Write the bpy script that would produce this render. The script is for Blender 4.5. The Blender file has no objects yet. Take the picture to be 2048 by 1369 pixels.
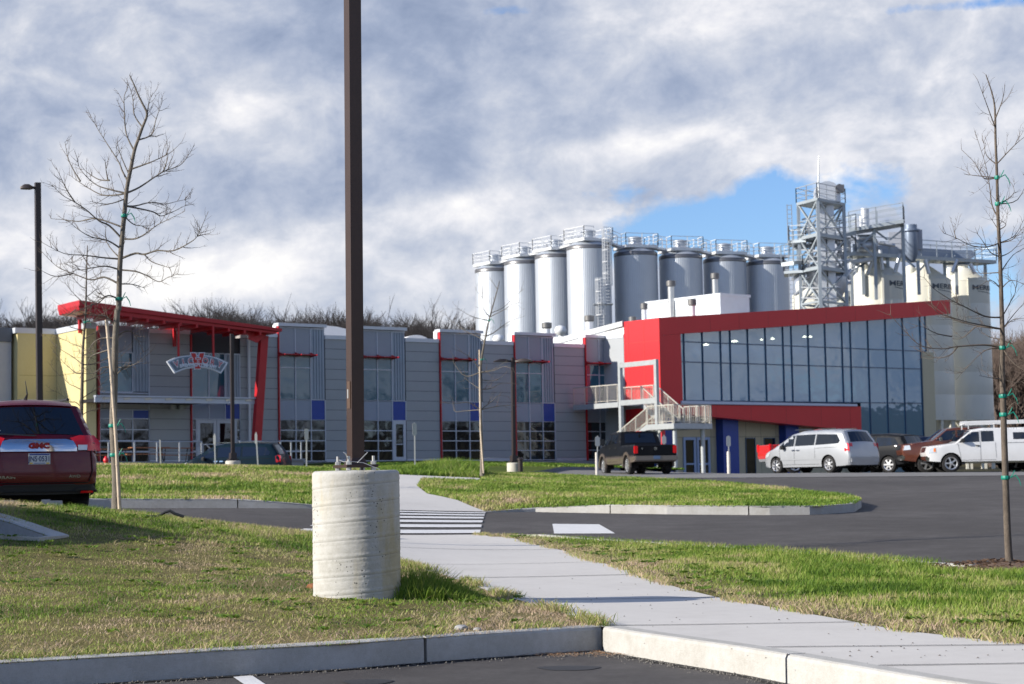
import bpy, bmesh, math, random
import numpy as np
from mathutils import Vector, Matrix
from mathutils.geometry import delaunay_2d_cdt
R_=math.radians
sc=bpy.context.scene
# ------------------------------------------------------------ camera, sky, sun, exposure
FPX=3820.; ROLL=.018
pit=math.atan((965-684.5)/FPX)
Fw=np.array([0,math.cos(pit),math.sin(pit)]); _u=np.array([0,-math.sin(pit),math.cos(pit)]); _r=np.array([1.,0,0])
_c,_s=math.cos(ROLL),math.sin(ROLL)
Rt=_c*_r-_s*_u; Up=_s*_r+_c*_u
CAM=np.array([0,0,1.3])
cam=bpy.data.objects.new('camera',bpy.data.cameras.new('camera')); sc.collection.objects.link(cam); sc.camera=cam
cam.matrix_world=Matrix(((Rt[0],Up[0],-Fw[0],CAM[0]),(Rt[1],Up[1],-Fw[1],CAM[1]),(Rt[2],Up[2],-Fw[2],CAM[2]),(0,0,0,1)))
cam.data.sensor_width=36; cam.data.lens=36*FPX/2048; cam.data.clip_start=.5; cam.data.clip_end=6000
cam.data.dof.use_dof=True; cam.data.dof.focus_distance=17.5; cam.data.dof.aperture_fstop=5.0
SUN_EL=R_(23); SUN_DIR=Vector((-1,-.36,math.tan(SUN_EL)*1.063)).normalized()   # towards the sun
sun=bpy.data.objects.new('sun',bpy.data.lights.new('sun','SUN')); sc.collection.objects.link(sun)
sun.data.energy=5.0; sun.data.angle=R_(.55); sun.data.color=(1,.93,.82)
sun.rotation_euler=SUN_DIR.to_track_quat('Z','Y').to_euler()
sc.view_settings.view_transform='Standard'; sc.view_settings.look='None'; sc.view_settings.exposure=.48; sc.view_settings.gamma=1
wd=bpy.data.worlds.new('World'); sc.world=wd; wd.use_nodes=True
def build_sky():
    nt=wd.node_tree; N=nt.nodes; L=nt.links; N.clear()
    def nd(t,**k):
        n=N.new(t)
        for a,b in k.items():
            if a in n.inputs: n.inputs[a].default_value=b
            else: setattr(n,a,b)
        return n
    def mt(op,a,b=None,c=None,cl=False):
        n=N.new('ShaderNodeMath'); n.operation=op; n.use_clamp=cl
        for i,v in enumerate((a,b,c)):
            if v is None: continue
            if isinstance(v,(int,float)): n.inputs[i].default_value=v
            else: L.new(v,n.inputs[i])
        return n.outputs[0]
    out=nd('ShaderNodeOutputWorld')
    sky=nd('ShaderNodeTexSky'); sky.sky_type='NISHITA'; sky.sun_disc=False; sky.sun_elevation=SUN_EL
    sky.sun_rotation=math.atan2(SUN_DIR.x,SUN_DIR.y); sky.air_density=1.0; sky.dust_density=.25; sky.ozone_density=3
    bg=nd('ShaderNodeBackground',Strength=.10); tn=nd('ShaderNodeMix'); tn.data_type='RGBA'; tn.blend_type='MULTIPLY'; tn.inputs[0].default_value=1; tn.inputs[7].default_value=(.82,.95,1.20,1)
    L.new(sky.outputs[0],tn.inputs[6]); L.new(tn.outputs[2],bg.inputs[0])
    tc=nd('ShaderNodeTexCoord'); sep=nd('ShaderNodeSeparateXYZ'); L.new(tc.outputs['Generated'],sep.inputs[0])
    az=mt('ARCTAN2',sep.outputs[0],sep.outputs[1]); el=mt('ARCSINE',sep.outputs[2])
    # shear so that cloud banks climb slightly to the right, stretch the bands sideways
    cmb=nd('ShaderNodeCombineXYZ'); L.new(az,cmb.inputs[0]); L.new(mt('MULTIPLY',mt('ADD',el,mt('MULTIPLY',az,-.06)),1.35),cmb.inputs[1])
    def noise(scale,det,rough,off,dist=0.):
        mp=nd('ShaderNodeMapping'); mp.inputs['Location'].default_value=off; L.new(cmb.outputs[0],mp.inputs[0])
        n=nd('ShaderNodeTexNoise',Scale=scale,Detail=det,Roughness=rough,Distortion=dist); L.new(mp.outputs[0],n.inputs['Vector']); return n.outputs['Fac']
    def blob(a0,e0,sa,se,amp,tilt=0.):
        da=mt('SUBTRACT',az,a0); de=mt('SUBTRACT',mt('SUBTRACT',el,e0),mt('MULTIPLY',da,tilt))
        q=mt('ADD',mt('POWER',mt('ABSOLUTE',mt('MULTIPLY',da,1/sa)),2.),mt('POWER',mt('ABSOLUTE',mt('MULTIPLY',de,1/se)),2.))
        return mt('MULTIPLY',mt('EXPONENT',mt('MULTIPLY',q,-1.)),amp)
    def px(x,y): # picture position -> azimuth, elevation of that part of the sky
        d=Fw*FPX+Rt*(x-1024)-Up*(y-684.5); d=d/np.linalg.norm(d); return math.atan2(d[0],d[1]),math.asin(d[2])
    def at(x,y,sx,sy,amp,tilt=0.):
        a,e=px(x,y); return blob(a,e,sx/FPX,sy/FPX,amp,tilt)
    def total(lst):
        r=lst[0]
        for q in lst[1:]: r=mt('ADD',r,q)
        return r
    n1=noise(5.5,7,.52,(3.1,1.7,0),.35); n2=noise(19,8,.60,(7.3,2.2,0),.35); n3=noise(45,6,.65,(1.3,5.2,0),.2)
    # coverage: holes of open sky
    n2s=noise(19,8,.60,(7.3-.014,2.2+.028,0),.35); n1s=noise(5.5,7,.52,(3.1-.04,1.7+.08,0),.35); relief=mt('ADD',mt('MULTIPLY',mt('SUBTRACT',n2,n2s),-1.0),mt('MULTIPLY',mt('SUBTRACT',n1,n1s),-1.1))
    cov=total([mt('MULTIPLY',n2,.8),mt('MULTIPLY',n3,.30),mt('MULTIPLY',n1,.35)])
    hole=total([at(1440,455,250,62,.75,.14),at(1560,520,110,70,.35),at(1230,385,100,30,.22,.1),at(1930,10,260,16,.30),at(1010,22,180,16,.2),at(100,415,200,12,.10),at(1560,360,70,40,.20),at(1640,640,80,60,.16),at(1990,560,90,110,.40),at(1440,260,60,20,.1)])
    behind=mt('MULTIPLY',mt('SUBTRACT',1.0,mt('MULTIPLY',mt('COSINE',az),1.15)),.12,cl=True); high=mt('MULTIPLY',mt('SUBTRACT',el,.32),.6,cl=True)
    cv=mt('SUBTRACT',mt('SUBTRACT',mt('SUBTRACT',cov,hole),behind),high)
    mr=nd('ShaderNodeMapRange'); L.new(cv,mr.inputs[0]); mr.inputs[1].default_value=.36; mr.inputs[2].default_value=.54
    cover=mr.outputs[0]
    # brightness of the cloud
    br=total([relief,mt('MULTIPLY',n1,.85),mt('MULTIPLY',n2,.95),mt('MULTIPLY',n3,.42),
        at(1180,200,430,70,-.20,.12),at(880,320,280,60,-.10,.1),at(250,420,360,70,-.12),at(700,110,420,50,-.05),at(60,300,260,70,-.06),at(1290,455,110,30,-.16),
        at(500,530,330,60,.26,.25),at(900,420,260,40,.26,.15),at(1250,290,230,26,.24,.1),at(600,560,420,60,.18),at(1750,330,330,70,.17,.2),at(420,235,120,60,.20),at(1900,430,200,70,.18),
        at(1880,150,260,60,.10),at(1000,480,220,50,.14),at(1200,440,120,30,.14),at(60,560,200,60,.05),at(1400,80,200,40,.05),at(60,60,180,70,.05)])
    rp=nd('ShaderNodeValToRGB'); L.new(mt('MULTIPLY',br,.5),rp.inputs[0]); cr=rp.color_ramp
    cr.elements[0].position=.33; cr.elements[0].color=(.25,.31,.45,1)
    cr.elements[1].position=.76; cr.elements[1].color=(1.0,.98,.96,1)
    for p,c in ((.44,(.35,.41,.55,1)),(.52,(.47,.52,.64,1)),(.60,(.62,.65,.73,1)),(.68,(.82,.82,.86,1))):
        e=cr.elements.new(p); e.color=c
    b2=nd('ShaderNodeBackground',Strength=.76); L.new(rp.outputs[0],b2.inputs[0])
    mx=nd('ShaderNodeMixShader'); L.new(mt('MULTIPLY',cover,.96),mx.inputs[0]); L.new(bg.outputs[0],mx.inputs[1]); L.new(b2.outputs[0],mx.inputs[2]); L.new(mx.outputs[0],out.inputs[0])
build_sky()
def ray(px,py): return Fw*FPX+Rt*(px-1024)-Up*(py-684.5)
def P(px,py,Y):
    d=ray(px,py); return Vector(CAM+d*(Y/d[1]))
# ------------------------------------------------------------ materials
MT={}
def mat(name,col,rough=.6,metal=0.,var=0.,vscale=3.,bump=0.,bscale=40.,spec=.5,coat=0.,emit=None,streak=False,col2=None,trans=0.):
    if name in MT: return MT[name]
    m=bpy.data.materials.new(name); m.use_nodes=True; nt=m.node_tree; b=nt.nodes['Principled BSDF']
    b.inputs['Base Color'].default_value=(*col,1); b.inputs['Roughness'].default_value=rough; b.inputs['Metallic'].default_value=metal
    b.inputs['Specular IOR Level'].default_value=spec; b.inputs['Coat Weight'].default_value=coat; b.inputs['Coat Roughness'].default_value=.04
    if emit: b.inputs['Emission Color'].default_value=(*emit[0],1); b.inputs['Emission Strength'].default_value=emit[1]
    tc=nt.nodes.new('ShaderNodeTexCoord')
    if var or col2:
        n=nt.nodes.new('ShaderNodeTexNoise'); n.inputs['Scale'].default_value=vscale; n.inputs['Detail'].default_value=8; n.inputs['Roughness'].default_value=.65
        if streak:
            mp=nt.nodes.new('ShaderNodeMapping'); mp.inputs['Scale'].default_value=(1,1,.12); nt.links.new(tc.outputs['Object'],mp.inputs[0]); nt.links.new(mp.outputs[0],n.inputs['Vector'])
        else: nt.links.new(tc.outputs['Object'],n.inputs['Vector'])
        r=nt.nodes.new('ShaderNodeValToRGB'); r.color_ramp.elements[0].position=.3; r.color_ramp.elements[1].position=.72
        c2=col2 or tuple(min(1,c*(1+var)) for c in col)
        r.color_ramp.elements[0].color=(*[c*(1-var) for c in col],1); r.color_ramp.elements[1].color=(*c2,1)
        nt.links.new(n.outputs['Fac'],r.inputs[0]); nt.links.new(r.outputs[0],b.inputs['Base Color'])
    if bump:
        n=nt.nodes.new('ShaderNodeTexNoise'); n.inputs['Scale'].default_value=bscale; n.inputs['Detail'].default_value=6
        nt.links.new(tc.outputs['Object'],n.inputs['Vector']); bp=nt.nodes.new('ShaderNodeBump'); bp.inputs['Strength'].default_value=bump; bp.inputs['Distance'].default_value=.02
        nt.links.new(n.outputs['Fac'],bp.inputs['Height']); nt.links.new(bp.outputs[0],b.inputs['Normal'])
    MT[name]=m; return m
def glass(name,col,rough=.03,tr=.0,refl=.3):
    # tinted facade glass: a fresnel-boosted mirror over a dark body that can let part of the light through
    if name in MT: return MT[name]
    m=bpy.data.materials.new(name); m.use_nodes=True; nt=m.node_tree; N=nt.nodes; L=nt.links; N.clear()
    o=N.new('ShaderNodeOutputMaterial'); g=N.new('ShaderNodeBsdfGlossy'); g.inputs['Roughness'].default_value=rough; g.inputs['Color'].default_value=(.80,.88,1,1)
    d=N.new('ShaderNodeBsdfDiffuse'); d.inputs['Color'].default_value=(*col,1)
    t=N.new('ShaderNodeBsdfTransparent'); t.inputs['Color'].default_value=(.50,.68,.86,1)
    m1=N.new('ShaderNodeMixShader'); m1.inputs[0].default_value=tr; L.new(d.outputs[0],m1.inputs[1]); L.new(t.outputs[0],m1.inputs[2])
    lw=N.new('ShaderNodeLayerWeight'); lw.inputs['Blend'].default_value=.25
    mr=N.new('ShaderNodeMapRange'); mr.inputs[3].default_value=refl; mr.inputs[4].default_value=1.; L.new(lw.outputs['Fresnel'],mr.inputs[0])
    tc=N.new('ShaderNodeTexCoord'); n=N.new('ShaderNodeTexNoise'); n.inputs['Scale'].default_value=.8; L.new(tc.outputs['Object'],n.inputs['Vector'])
    bp=N.new('ShaderNodeBump'); bp.inputs['Strength'].default_value=.03; bp.inputs['Distance'].default_value=.3; L.new(n.outputs['Fac'],bp.inputs['Height']); L.new(bp.outputs[0],g.inputs['Normal'])
    m2=N.new('ShaderNodeMixShader'); L.new(mr.outputs[0],m2.inputs[0]); L.new(m1.outputs[0],m2.inputs[1]); L.new(g.outputs[0],m2.inputs[2]); L.new(m2.outputs[0],o.inputs[0])
    MT[name]=m; return m
def paint(name,col,flake=.0,rough=.32):
    dk_=max(col)<.1
    return mat(name,col,.45 if dk_ else rough,0 if dk_ else flake,coat=.2 if dk_ else .8,spec=.06 if dk_ else .5,var=.05,vscale=2.)
# ------------------------------------------------------------ mesh building
COL=sc.collection
class MB:
    def __init__(s): s.v=[]; s.f=[]; s.m=[]; s.cur=0
    def add(s,vs,fs):
        o=len(s.v); s.v+= [tuple(v) for v in vs]; s.f+=[tuple(o+i for i in f) for f in fs]; s.m+=[s.cur]*len(fs); return s
    def box(s,x0,x1,y0,y1,z0,z1,M=None):
        vs=[Vector((x,y,z)) for z in (z0,z1) for y in (y0,y1) for x in (x0,x1)]
        if M is not None: vs=[M@v for v in vs]
        return s.add(vs,[(0,2,3,1),(4,5,7,6),(0,1,5,4),(2,6,7,3),(0,4,6,2),(1,3,7,5)])
    def bar(s,a,b,w,h=None,up=(0,0,1)):
        a=Vector(a); b=Vector(b); h=h or w; d=(b-a).normalized(); up=Vector(up)
        if abs(d.dot(up))>.98: up=Vector((1,0,0))
        x=d.cross(up).normalized()*w/2; y=x.cross(d).normalized()*h/2
        vs=[a-x-y,a+x-y,a+x+y,a-x+y,b-x-y,b+x-y,b+x+y,b-x+y]
        return s.add(vs,[(3,2,1,0),(4,5,6,7),(0,1,5,4),(1,2,6,5),(2,3,7,6),(3,0,4,7)])
    def tube(s,pts,rad,n=6,caps=True):
        pts=[Vector(p) for p in pts]; m=len(pts)
        if isinstance(rad,(int,float)): rad=[rad]*m
        o=len(s.v); ref=Vector((.31,.27,.91))
        for i,p in enumerate(pts):
            d=(pts[min(i+1,m-1)]-pts[max(i-1,0)])
            d=d.normalized() if d.length>1e-9 else Vector((0,0,1))
            x=d.cross(ref)
            if x.length<.05: x=d.cross(Vector((1,0,0)))
            x.normalize(); y=d.cross(x)
            for k in range(n):
                a=2*math.pi*k/n; s.v.append(tuple(p+(x*math.cos(a)+y*math.sin(a))*rad[i]))
        fs=[]
        for i in range(m-1):
            for k in range(n):
                k2=(k+1)%n; fs.append((o+i*n+k,o+i*n+k2,o+(i+1)*n+k2,o+(i+1)*n+k))
        if caps: fs.append(tuple(o+k for k in range(n))[::-1]); fs.append(tuple(o+(m-1)*n+k for k in range(n)))
        s.f+=fs; s.m+=[s.cur]*len(fs); return s
    def lathe(s,c,prof,n=24,M=None,cap=True):
        # prof: (r,z) from bottom to top round the vertical axis at c
        o=len(s.v); c=Vector(c)
        for r,z in prof:
            for k in range(n):
                a=2*math.pi*k/n; v=Vector((r*math.cos(a),r*math.sin(a),z))
                if M is not None: v=M@v
                s.v.append(tuple(c+v))
        fs=[]
        for i in range(len(prof)-1):
            for k in range(n):
                k2=(k+1)%n; fs.append((o+i*n+k,o+i*n+k2,o+(i+1)*n+k2,o+(i+1)*n+k))
        if cap:
            fs.append(tuple(o+k for k in range(n))[::-1]); fs.append(tuple(o+(len(prof)-1)*n+k for k in range(n)))
        s.f+=fs; s.m+=[s.cur]*len(fs); return s
    def prism(s,a,b):
        # a,b: matching loops
        n=len(a); s.add(list(a)+list(b),[tuple(range(n))[::-1],tuple(range(n,2*n))]+[(i,(i+1)%n,n+(i+1)%n,n+i) for i in range(n)]); return s
def obj(name,mb,m,parent=None,smooth=None,loc=None):
    me=bpy.data.meshes.new(name); me.from_pydata(mb.v,[],mb.f); 
    ms=m if isinstance(m,(list,tuple)) else [m]
    for q in ms: me.materials.append(q)
    if len(ms)>1: me.polygons.foreach_set('material_index',mb.m)
    me.validate(); bm=bmesh.new(); bm.from_mesh(me); 
    if 1<len(bm.faces)<60000: bmesh.ops.recalc_face_normals(bm,faces=bm.faces)
    bm.to_mesh(me); bm.free()
    if smooth is not None:
        me.shade_smooth(); me.set_sharp_from_angle(angle=R_(smooth))
    o=bpy.data.objects.new(name,me); COL.objects.link(o)
    if parent: o.parent=parent
    if loc is not None: o.location=loc
    return o
def root(name,label,cat,loc,rz=0.,group=None):
    o=bpy.data.objects.new(name,None); COL.objects.link(o); o.location=loc; o.rotation_euler=(0,0,rz); o.empty_display_size=.3
    return tag(o,label,cat,group)
def tag(o,label=None,cat=None,group=None,kind=None):
    if label: o['label']=label
    if cat: o['category']=cat
    if group: o['group']=group
    if kind: o['kind']=kind
    return o
def struct(name,mb,m,smooth=None): return tag(obj(name,mb,m,smooth=smooth),kind='structure')
class Part:
    # a mesh given in world coordinates, hung under a root: stored relative to that root
    def __init__(s,r): s.r=r; bpy.context.view_layer.update(); s.inv=(Matrix.Translation(r.location)@Matrix.Rotation(r.rotation_euler.z,4,'Z')).inverted()
    def __call__(s,name,mb,m,parent=None,smooth=None,label=None):
        mb.v=[tuple(s.inv@Vector(v)) for v in mb.v]
        o=obj(name,mb,m,parent or s.r,smooth)
        if label: o['label']=label
        return o
def text_faces(txt,size=1.,extrude=0.,bold=0.,spacing=1.):
    cu=bpy.data.curves.new('t','FONT'); cu.body=txt; cu.size=size; cu.extrude=extrude; cu.offset=bold; cu.align_x='CENTER'; cu.space_character=spacing; cu.resolution_u=3
    ob=bpy.data.objects.new('t',cu); COL.objects.link(ob); dg=bpy.context.evaluated_depsgraph_get(); me=bpy.data.meshes.new_from_object(ob.evaluated_get(dg))
    vs=[v.co.copy() for v in me.vertices]; fs=[tuple(p.vertices) for p in me.polygons]
    bpy.data.objects.remove(ob); bpy.data.curves.remove(cu); bpy.data.meshes.remove(me); return vs,fs
def vnoise(x,y,seed=0):
    xi=np.floor(x).astype(np.int64); yi=np.floor(y).astype(np.int64); fx=x-xi; fy=y-yi
    def h(a,b):
        n=(a*374761393+b*668265263+seed*1442695041)&0x7fffffff; n=((n^(n>>13))*1274126177)&0x7fffffff; return ((n^(n>>16))&0xffff)/65535.
    u=fx*fx*(3-2*fx); v=fy*fy*(3-2*fy)
    return (h(xi,yi)*(1-u)+h(xi+1,yi)*u)*(1-v)+(h(xi,yi+1)*(1-u)+h(xi+1,yi+1)*u)*v
def fbm(x,y,seed=0,o=4):
    s=0;a=.5
    for i in range(o): s=s+a*vnoise(x*2**i,y*2**i,seed+i); a*=.5
    return s
rng=np.random.default_rng(7); random.seed(11)
# ------------------------------------------------------------ terrain: asphalt-level height field through measured points
K=.175
_cp=[(707,1188,16.5,K),(235,1026,26,K),(100,1022,23.5,K),(0,1110,20,K),(135,1086,21.5,K),(560,1066,26,K),(81,1041,27,0),(0,1250,15,K),
(1205,1257,14.6,K),(1050,1205,17.8,K),(795,1130,23.5,K),(955,1072,31,K),(584,1073,30,K),(1560,1225,15.8,K),(2048,1290,12.6,K),(2020,1142,23,K),(1500,1093,27,K),(1250,1130,22,K),
(620,1050,34,0),(965,1024,41,.02),(200,1017,38,0),(600,1013,40,0),(300,995,42,K),(300,933,58,K),(600,938,58,K),(850,950,57,K),(50,930,58,K),
(1340,1030,40,0),(1700,1026,41,0),(2048,1105,26.5,0),(1900,1060,33,0),(1900,1000,46,0),(1900,957,64,0),(1400,957,66,0),(1150,955,62,K),(1600,985,50,K),(950,990,46,K),
(1200,949,88,0),(1600,947,80,0),(2040,945,80,0),(500,964,88,0),(1000,935,90,K),(653,926,105,K),(1100,926,112,K),(1365,946,113,K),(1700,946,123,K)]
_ex=[(-15,5,0),(0,5,0),(15,5,0),(0,12,0),(-4,11,0),(5,9.5,0),(0,-20,0),(-40,-20,.5),(40,-20,-.5),(-40,30,1.2),(-35,90,2.0),(35,35,.2),(45,80,1.2),(-10,150,2.4),(40,160,1.8),(-60,160,2.4),(90,160,1.6),(-80,60,2),(90,60,.8)]
_pt=np.array([(lambda p:(p[0],p[1],p[2]-o))(P(a,b,Y)) for a,b,Y,o in _cp]+_ex)
def _phi(r2): return np.where(r2>0,r2*.5*np.log(r2+1e-12),0)
_n=len(_pt); _X=_pt[:,:2]/10.; _A=np.zeros((_n+3,_n+3)); _A[:_n,:_n]=_phi(((_X[:,None]-_X[None])**2).sum(-1))+.03*np.eye(_n); _A[:_n,_n]=1; _A[:_n,_n+1:]=_X; _A[_n,:_n]=1; _A[_n+1:,:_n]=_X.T
_w=np.linalg.solve(_A,np.r_[_pt[:,2],0,0,0])
def T(x,y):
    x=np.clip(np.asarray(x,float),-80,90); y=np.clip(np.asarray(y,float),-20,160)
    D=((x[...,None]/10-_pt[:,0]/10)**2+(y[...,None]/10-_pt[:,1]/10)**2)
    return _phi(D)@_w[:_n]+_w[_n]+_w[_n+1]*x/10+_w[_n+2]*y/10
def Tz(x,y): return float(T(x,y))
def G(px,py,off=0.,y0=8,y1=150):
    d=ray(px,py); d=d/d[1]; Y=np.arange(y0,y1,.05); q=CAM+d*Y[:,None]; h=q[:,2]-T(q[:,0],q[:,1])-off; i=int(np.argmax(h<0)); return Vector(q[i])
# crosswalk: near-left, near-right, far-right, far-left
CW=[(-3.75,32.2),(-.62,33.2),(-.62,40.95),(-3.1,39.6)]
def segd(x,y,a,b):
    ax,ay=a; bx,by=b; dx,dy=bx-ax,by-ay; t=np.clip(((x-ax)*dx+(y-ay)*dy)/(dx*dx+dy*dy),0,1); return np.hypot(x-ax-t*dx,y-ay-t*dy)
def inpoly(x,y,poly):
    r=np.zeros(np.shape(x),bool); n=len(poly)
    for i in range(n):
        (x0,y0),(x1,y1)=poly[i],poly[(i+1)%n]
        c=((y0>y)!=(y1>y)); xx=(x1-x0)*(y-y0)/((y1-y0) if y1!=y0 else 1e-9)+x0; r^=(c&(x<xx))
    return r
def koff(x,y):
    x=np.asarray(x,float); y=np.asarray(y,float)
    d=np.minimum(segd(x,y,CW[0],CW[1]),segd(x,y,CW[3],CW[2])); d=np.where(inpoly(x,y,CW),0,d)
    return np.maximum(.012,K*np.clip(d/2.6,0,1))
def drape(poly,off,step=.5,ko=True,maxe=1.):
    # triangulated sheet over the polygon, lying on the terrain
    pts=[]; n=len(poly)
    for i in range(n):
        a=Vector(poly[i]); b=Vector(poly[(i+1)%n]); m=max(1,int((b-a).length/maxe))
        for k in range(m): pts.append(a.lerp(b,k/m))
    nb=len(pts); xs=[p.x for p in pts]; ys=[p.y for p in pts]
    gx,gy=np.meshgrid(np.arange(min(xs),max(xs),step),np.arange(min(ys),max(ys),step)); gx=gx.ravel(); gy=gy.ravel()+(np.arange(gx.size)%2)*step*.3
    ok=inpoly(gx,gy,poly)
    for i in range(n): ok&=segd(gx,gy,poly[i],poly[(i+1)%n])>step*.4
    allp=pts+[Vector((a,b)) for a,b in zip(gx[ok],gy[ok])]
    v,e,f,_,_,_=delaunay_2d_cdt(allp,[],[tuple(range(nb))],1,1e-5)
    v=np.array([(q.x,q.y) for q in v]); z=T(v[:,0],v[:,1])+off+(koff(v[:,0],v[:,1]) if ko else 0)
    mb=MB(); mb.add([(a,b,c) for (a,b),c in zip(v,z)],[tuple(q) for q in f]); return mb
def kerb(name,line,label,side=1,w=.15,h0=0.,joint=3.0,m=None,cat='kerb',rise=.012):
    # a run of kerb stones along the line, the outer face on the line, stone body to its left (side=1) or right
    mb=MB(); pts=[Vector(p) for p in line]; L=[0]
    for a,b in zip(pts,pts[1:]): L.append(L[-1]+(b-a).length)
    def at(s):
        s=min(max(s,0),L[-1])
        for i in range(len(L)-1):
            if s<=L[i+1] or i==len(L)-2:
                t=(s-L[i])/(L[i+1]-L[i]); return pts[i].lerp(pts[i+1],t)
    def nrm(s):
        d=(at(s+.25)-at(s-.25)).normalized(); return Vector((-d.y,d.x))*side
    s=0
    while s<L[-1]-.05:
        e=min(s+joint,L[-1]); k=max(2,int((e-s-.012)/.4)+1); o=len(mb.v); ss=np.linspace(s,e-.026,k)
        for q in ss:
            p=at(q); n=nrm(q); z=Tz(p.x,p.y); t=z+float(koff(p.x,p.y))+h0+rise
            for dd,zz in ((0,z-.15),(0.004,t-.028),(.012,t-.009),(.03,t),(w,t),(w,z-.15)): mb.v.append((p.x+n.x*dd,p.y+n.y*dd,zz))
        for i in range(k-1):
            for j in range(5): mb.f.append((o+i*6+j,o+i*6+j+1,o+(i+1)*6+j+1,o+(i+1)*6+j))
        mb.f.append(tuple(o+j for j in range(6))); mb.f.append(tuple(o+(k-1)*6+j for j in range(6))[::-1]); mb.m+=[0]*(len(mb.f)-len(mb.m)); s=e
    return tag(obj(name,mb,m or M_kerb),label,cat)
# --- procedural surface materials
def surf(name,stops,scales,rough=.9,bump=.4,bscale=60.,bd=.01,spec=.3,stretch=(1,1,1)):
    m=bpy.data.materials.new(name); m.use_nodes=True; nt=m.node_tree; N=nt.nodes; L=nt.links; b=N['Principled BSDF']; b.inputs['Roughness'].default_value=rough; b.inputs['Specular IOR Level'].default_value=spec
    tc=N.new('ShaderNodeTexCoord'); mp=N.new('ShaderNodeMapping'); mp.inputs['Scale'].default_value=stretch; L.new(tc.outputs['Object'],mp.inputs[0]); prev=None
    for sc_,w in scales:
        n=N.new('ShaderNodeTexNoise'); n.inputs['Scale'].default_value=sc_; n.inputs['Detail'].default_value=6; n.inputs['Roughness'].default_value=.7; L.new(mp.outputs[0],n.inputs['Vector'])
        q=N.new('ShaderNodeMath'); q.operation='MULTIPLY_ADD'; L.new(n.outputs['Fac'],q.inputs[0]); q.inputs[1].default_value=w
        if prev is None: q.inputs[2].default_value=0
        else: L.new(prev,q.inputs[2])
        prev=q.outputs[0]
    r=N.new('ShaderNodeValToRGB'); L.new(prev,r.inputs[0]); cr=r.color_ramp; cr.elements[0].position=stops[0][0]; cr.elements[0].color=(*stops[0][1],1); cr.elements[1].position=stops[-1][0]; cr.elements[1].color=(*stops[-1][1],1)
    for p,c in stops[1:-1]: e=cr.elements.new(p); e.color=(*c,1)
    L.new(r.outputs[0],b.inputs['Base Color'])
    n=N.new('ShaderNodeTexNoise'); n.inputs['Scale'].default_value=bscale; n.inputs['Detail'].default_value=5; L.new(tc.outputs['Object'],n.inputs['Vector']); bp=N.new('ShaderNodeBump'); bp.inputs['Strength'].default_value=bump; bp.inputs['Distance'].default_value=bd; L.new(n.outputs['Fac'],bp.inputs['Height']); L.new(bp.outputs[0],b.inputs['Normal'])
    MT[name]=m; return m
M_asph=surf('asphalt',[(.3,(.038,.034,.032)),(.5,(.056,.051,.049)),(.60,(.076,.070,.068)),(.76,(.13,.122,.118))],[(.22,.35),(1.6,.3),(14,.2),(220,.38)],rough=.82,bump=.5,bscale=260)
M_asph2=surf('asphalt_weathered',[(.3,(.16,.155,.15)),(.7,(.25,.245,.24))],[(.8,.5),(30,.5)],rough=.9)
M_walk=surf('pavement_concrete',[(.3,(.50,.48,.45)),(.5,(.585,.565,.535)),(.75,(.65,.63,.60))],[(.9,.5),(7,.3),(90,.25)],rough=.88,bump=.25,bscale=120)
M_kerb=surf('kerb_concrete',[(.28,(.22,.19,.15)),(.42,(.37,.355,.32)),(.62,(.49,.485,.465)),(.8,(.56,.555,.535))],[(1.6,.5),(16,.3),(120,.3)],rough=.88,bump=.4,bscale=90)
M_soil=surf('turf_soil',[(.36,(.09,.07,.04)),(.46,(.13,.12,.045)),(.56,(.19,.165,.07)),(.70,(.32,.245,.15))],[(.7,.4),(5,.35),(60,.3)],rough=1,bump=1,bscale=45,bd=.03,spec=.1)
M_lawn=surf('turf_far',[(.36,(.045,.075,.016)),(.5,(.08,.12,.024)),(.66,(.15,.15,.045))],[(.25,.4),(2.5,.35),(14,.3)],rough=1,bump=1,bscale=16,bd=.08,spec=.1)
M_white=surf('road_paint',[(.3,(.60,.60,.60)),(.6,(.74,.74,.74))],[(5,.5),(60,.5)],rough=.7)
M_tar=mat('tar_joint',(.012,.012,.013),.9)
# --- ground to the horizon with the wooded ridge behind
def hillz(x,y):
    pr=np.where(x<-20,1.,np.where(x>95,1.,.62)); a=np.interp(x,[-400,-160,-90,-40,0,60,110,150,250,600],[17,20,21,18,15,5,8,13,20,24])
    back=12*np.clip((-y-95)/60,0,1)+12*np.clip((x-185)/50,0,1)*(y<190)+12*np.clip((-x-185)/50,0,1)*(y<190)
    return a*np.clip((y-200)/170,0,1)**1.3+np.minimum(back,12)
gx=np.unique(np.r_[np.linspace(-3000,-300,7),np.linspace(-300,-160,8),np.linspace(-160,200,46),np.linspace(200,300,6),np.linspace(300,3000,8)]); gy=np.unique(np.r_[np.linspace(-2500,-200,7),np.linspace(-200,-60,9),np.linspace(-60,170,47),np.linspace(170,460,16),np.linspace(460,4500,8)])
X,Y=np.meshgrid(gx,gy); Z=T(X,Y)-np.where((np.abs(X)<60)&(Y<128)&(Y>-15),.45,.12)+hillz(X,Y)
mb=MB(); nx=len(gx); mb.add(zip(X.ravel(),Y.ravel(),Z.ravel()),[(j*nx+i,j*nx+i+1,(j+1)*nx+i+1,(j+1)*nx+i) for j in range(len(gy)-1) for i in range(nx-1)])
M_ground=surf('field_ground',[(.36,(.05,.05,.03)),(.55,(.085,.075,.045)),(.7,(.12,.11,.06))],[(.05,.5),(.6,.5)],rough=1,bump=.5,bscale=3,bd=.3,spec=.1)
struct('ground',mb,M_ground,smooth=80)
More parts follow.
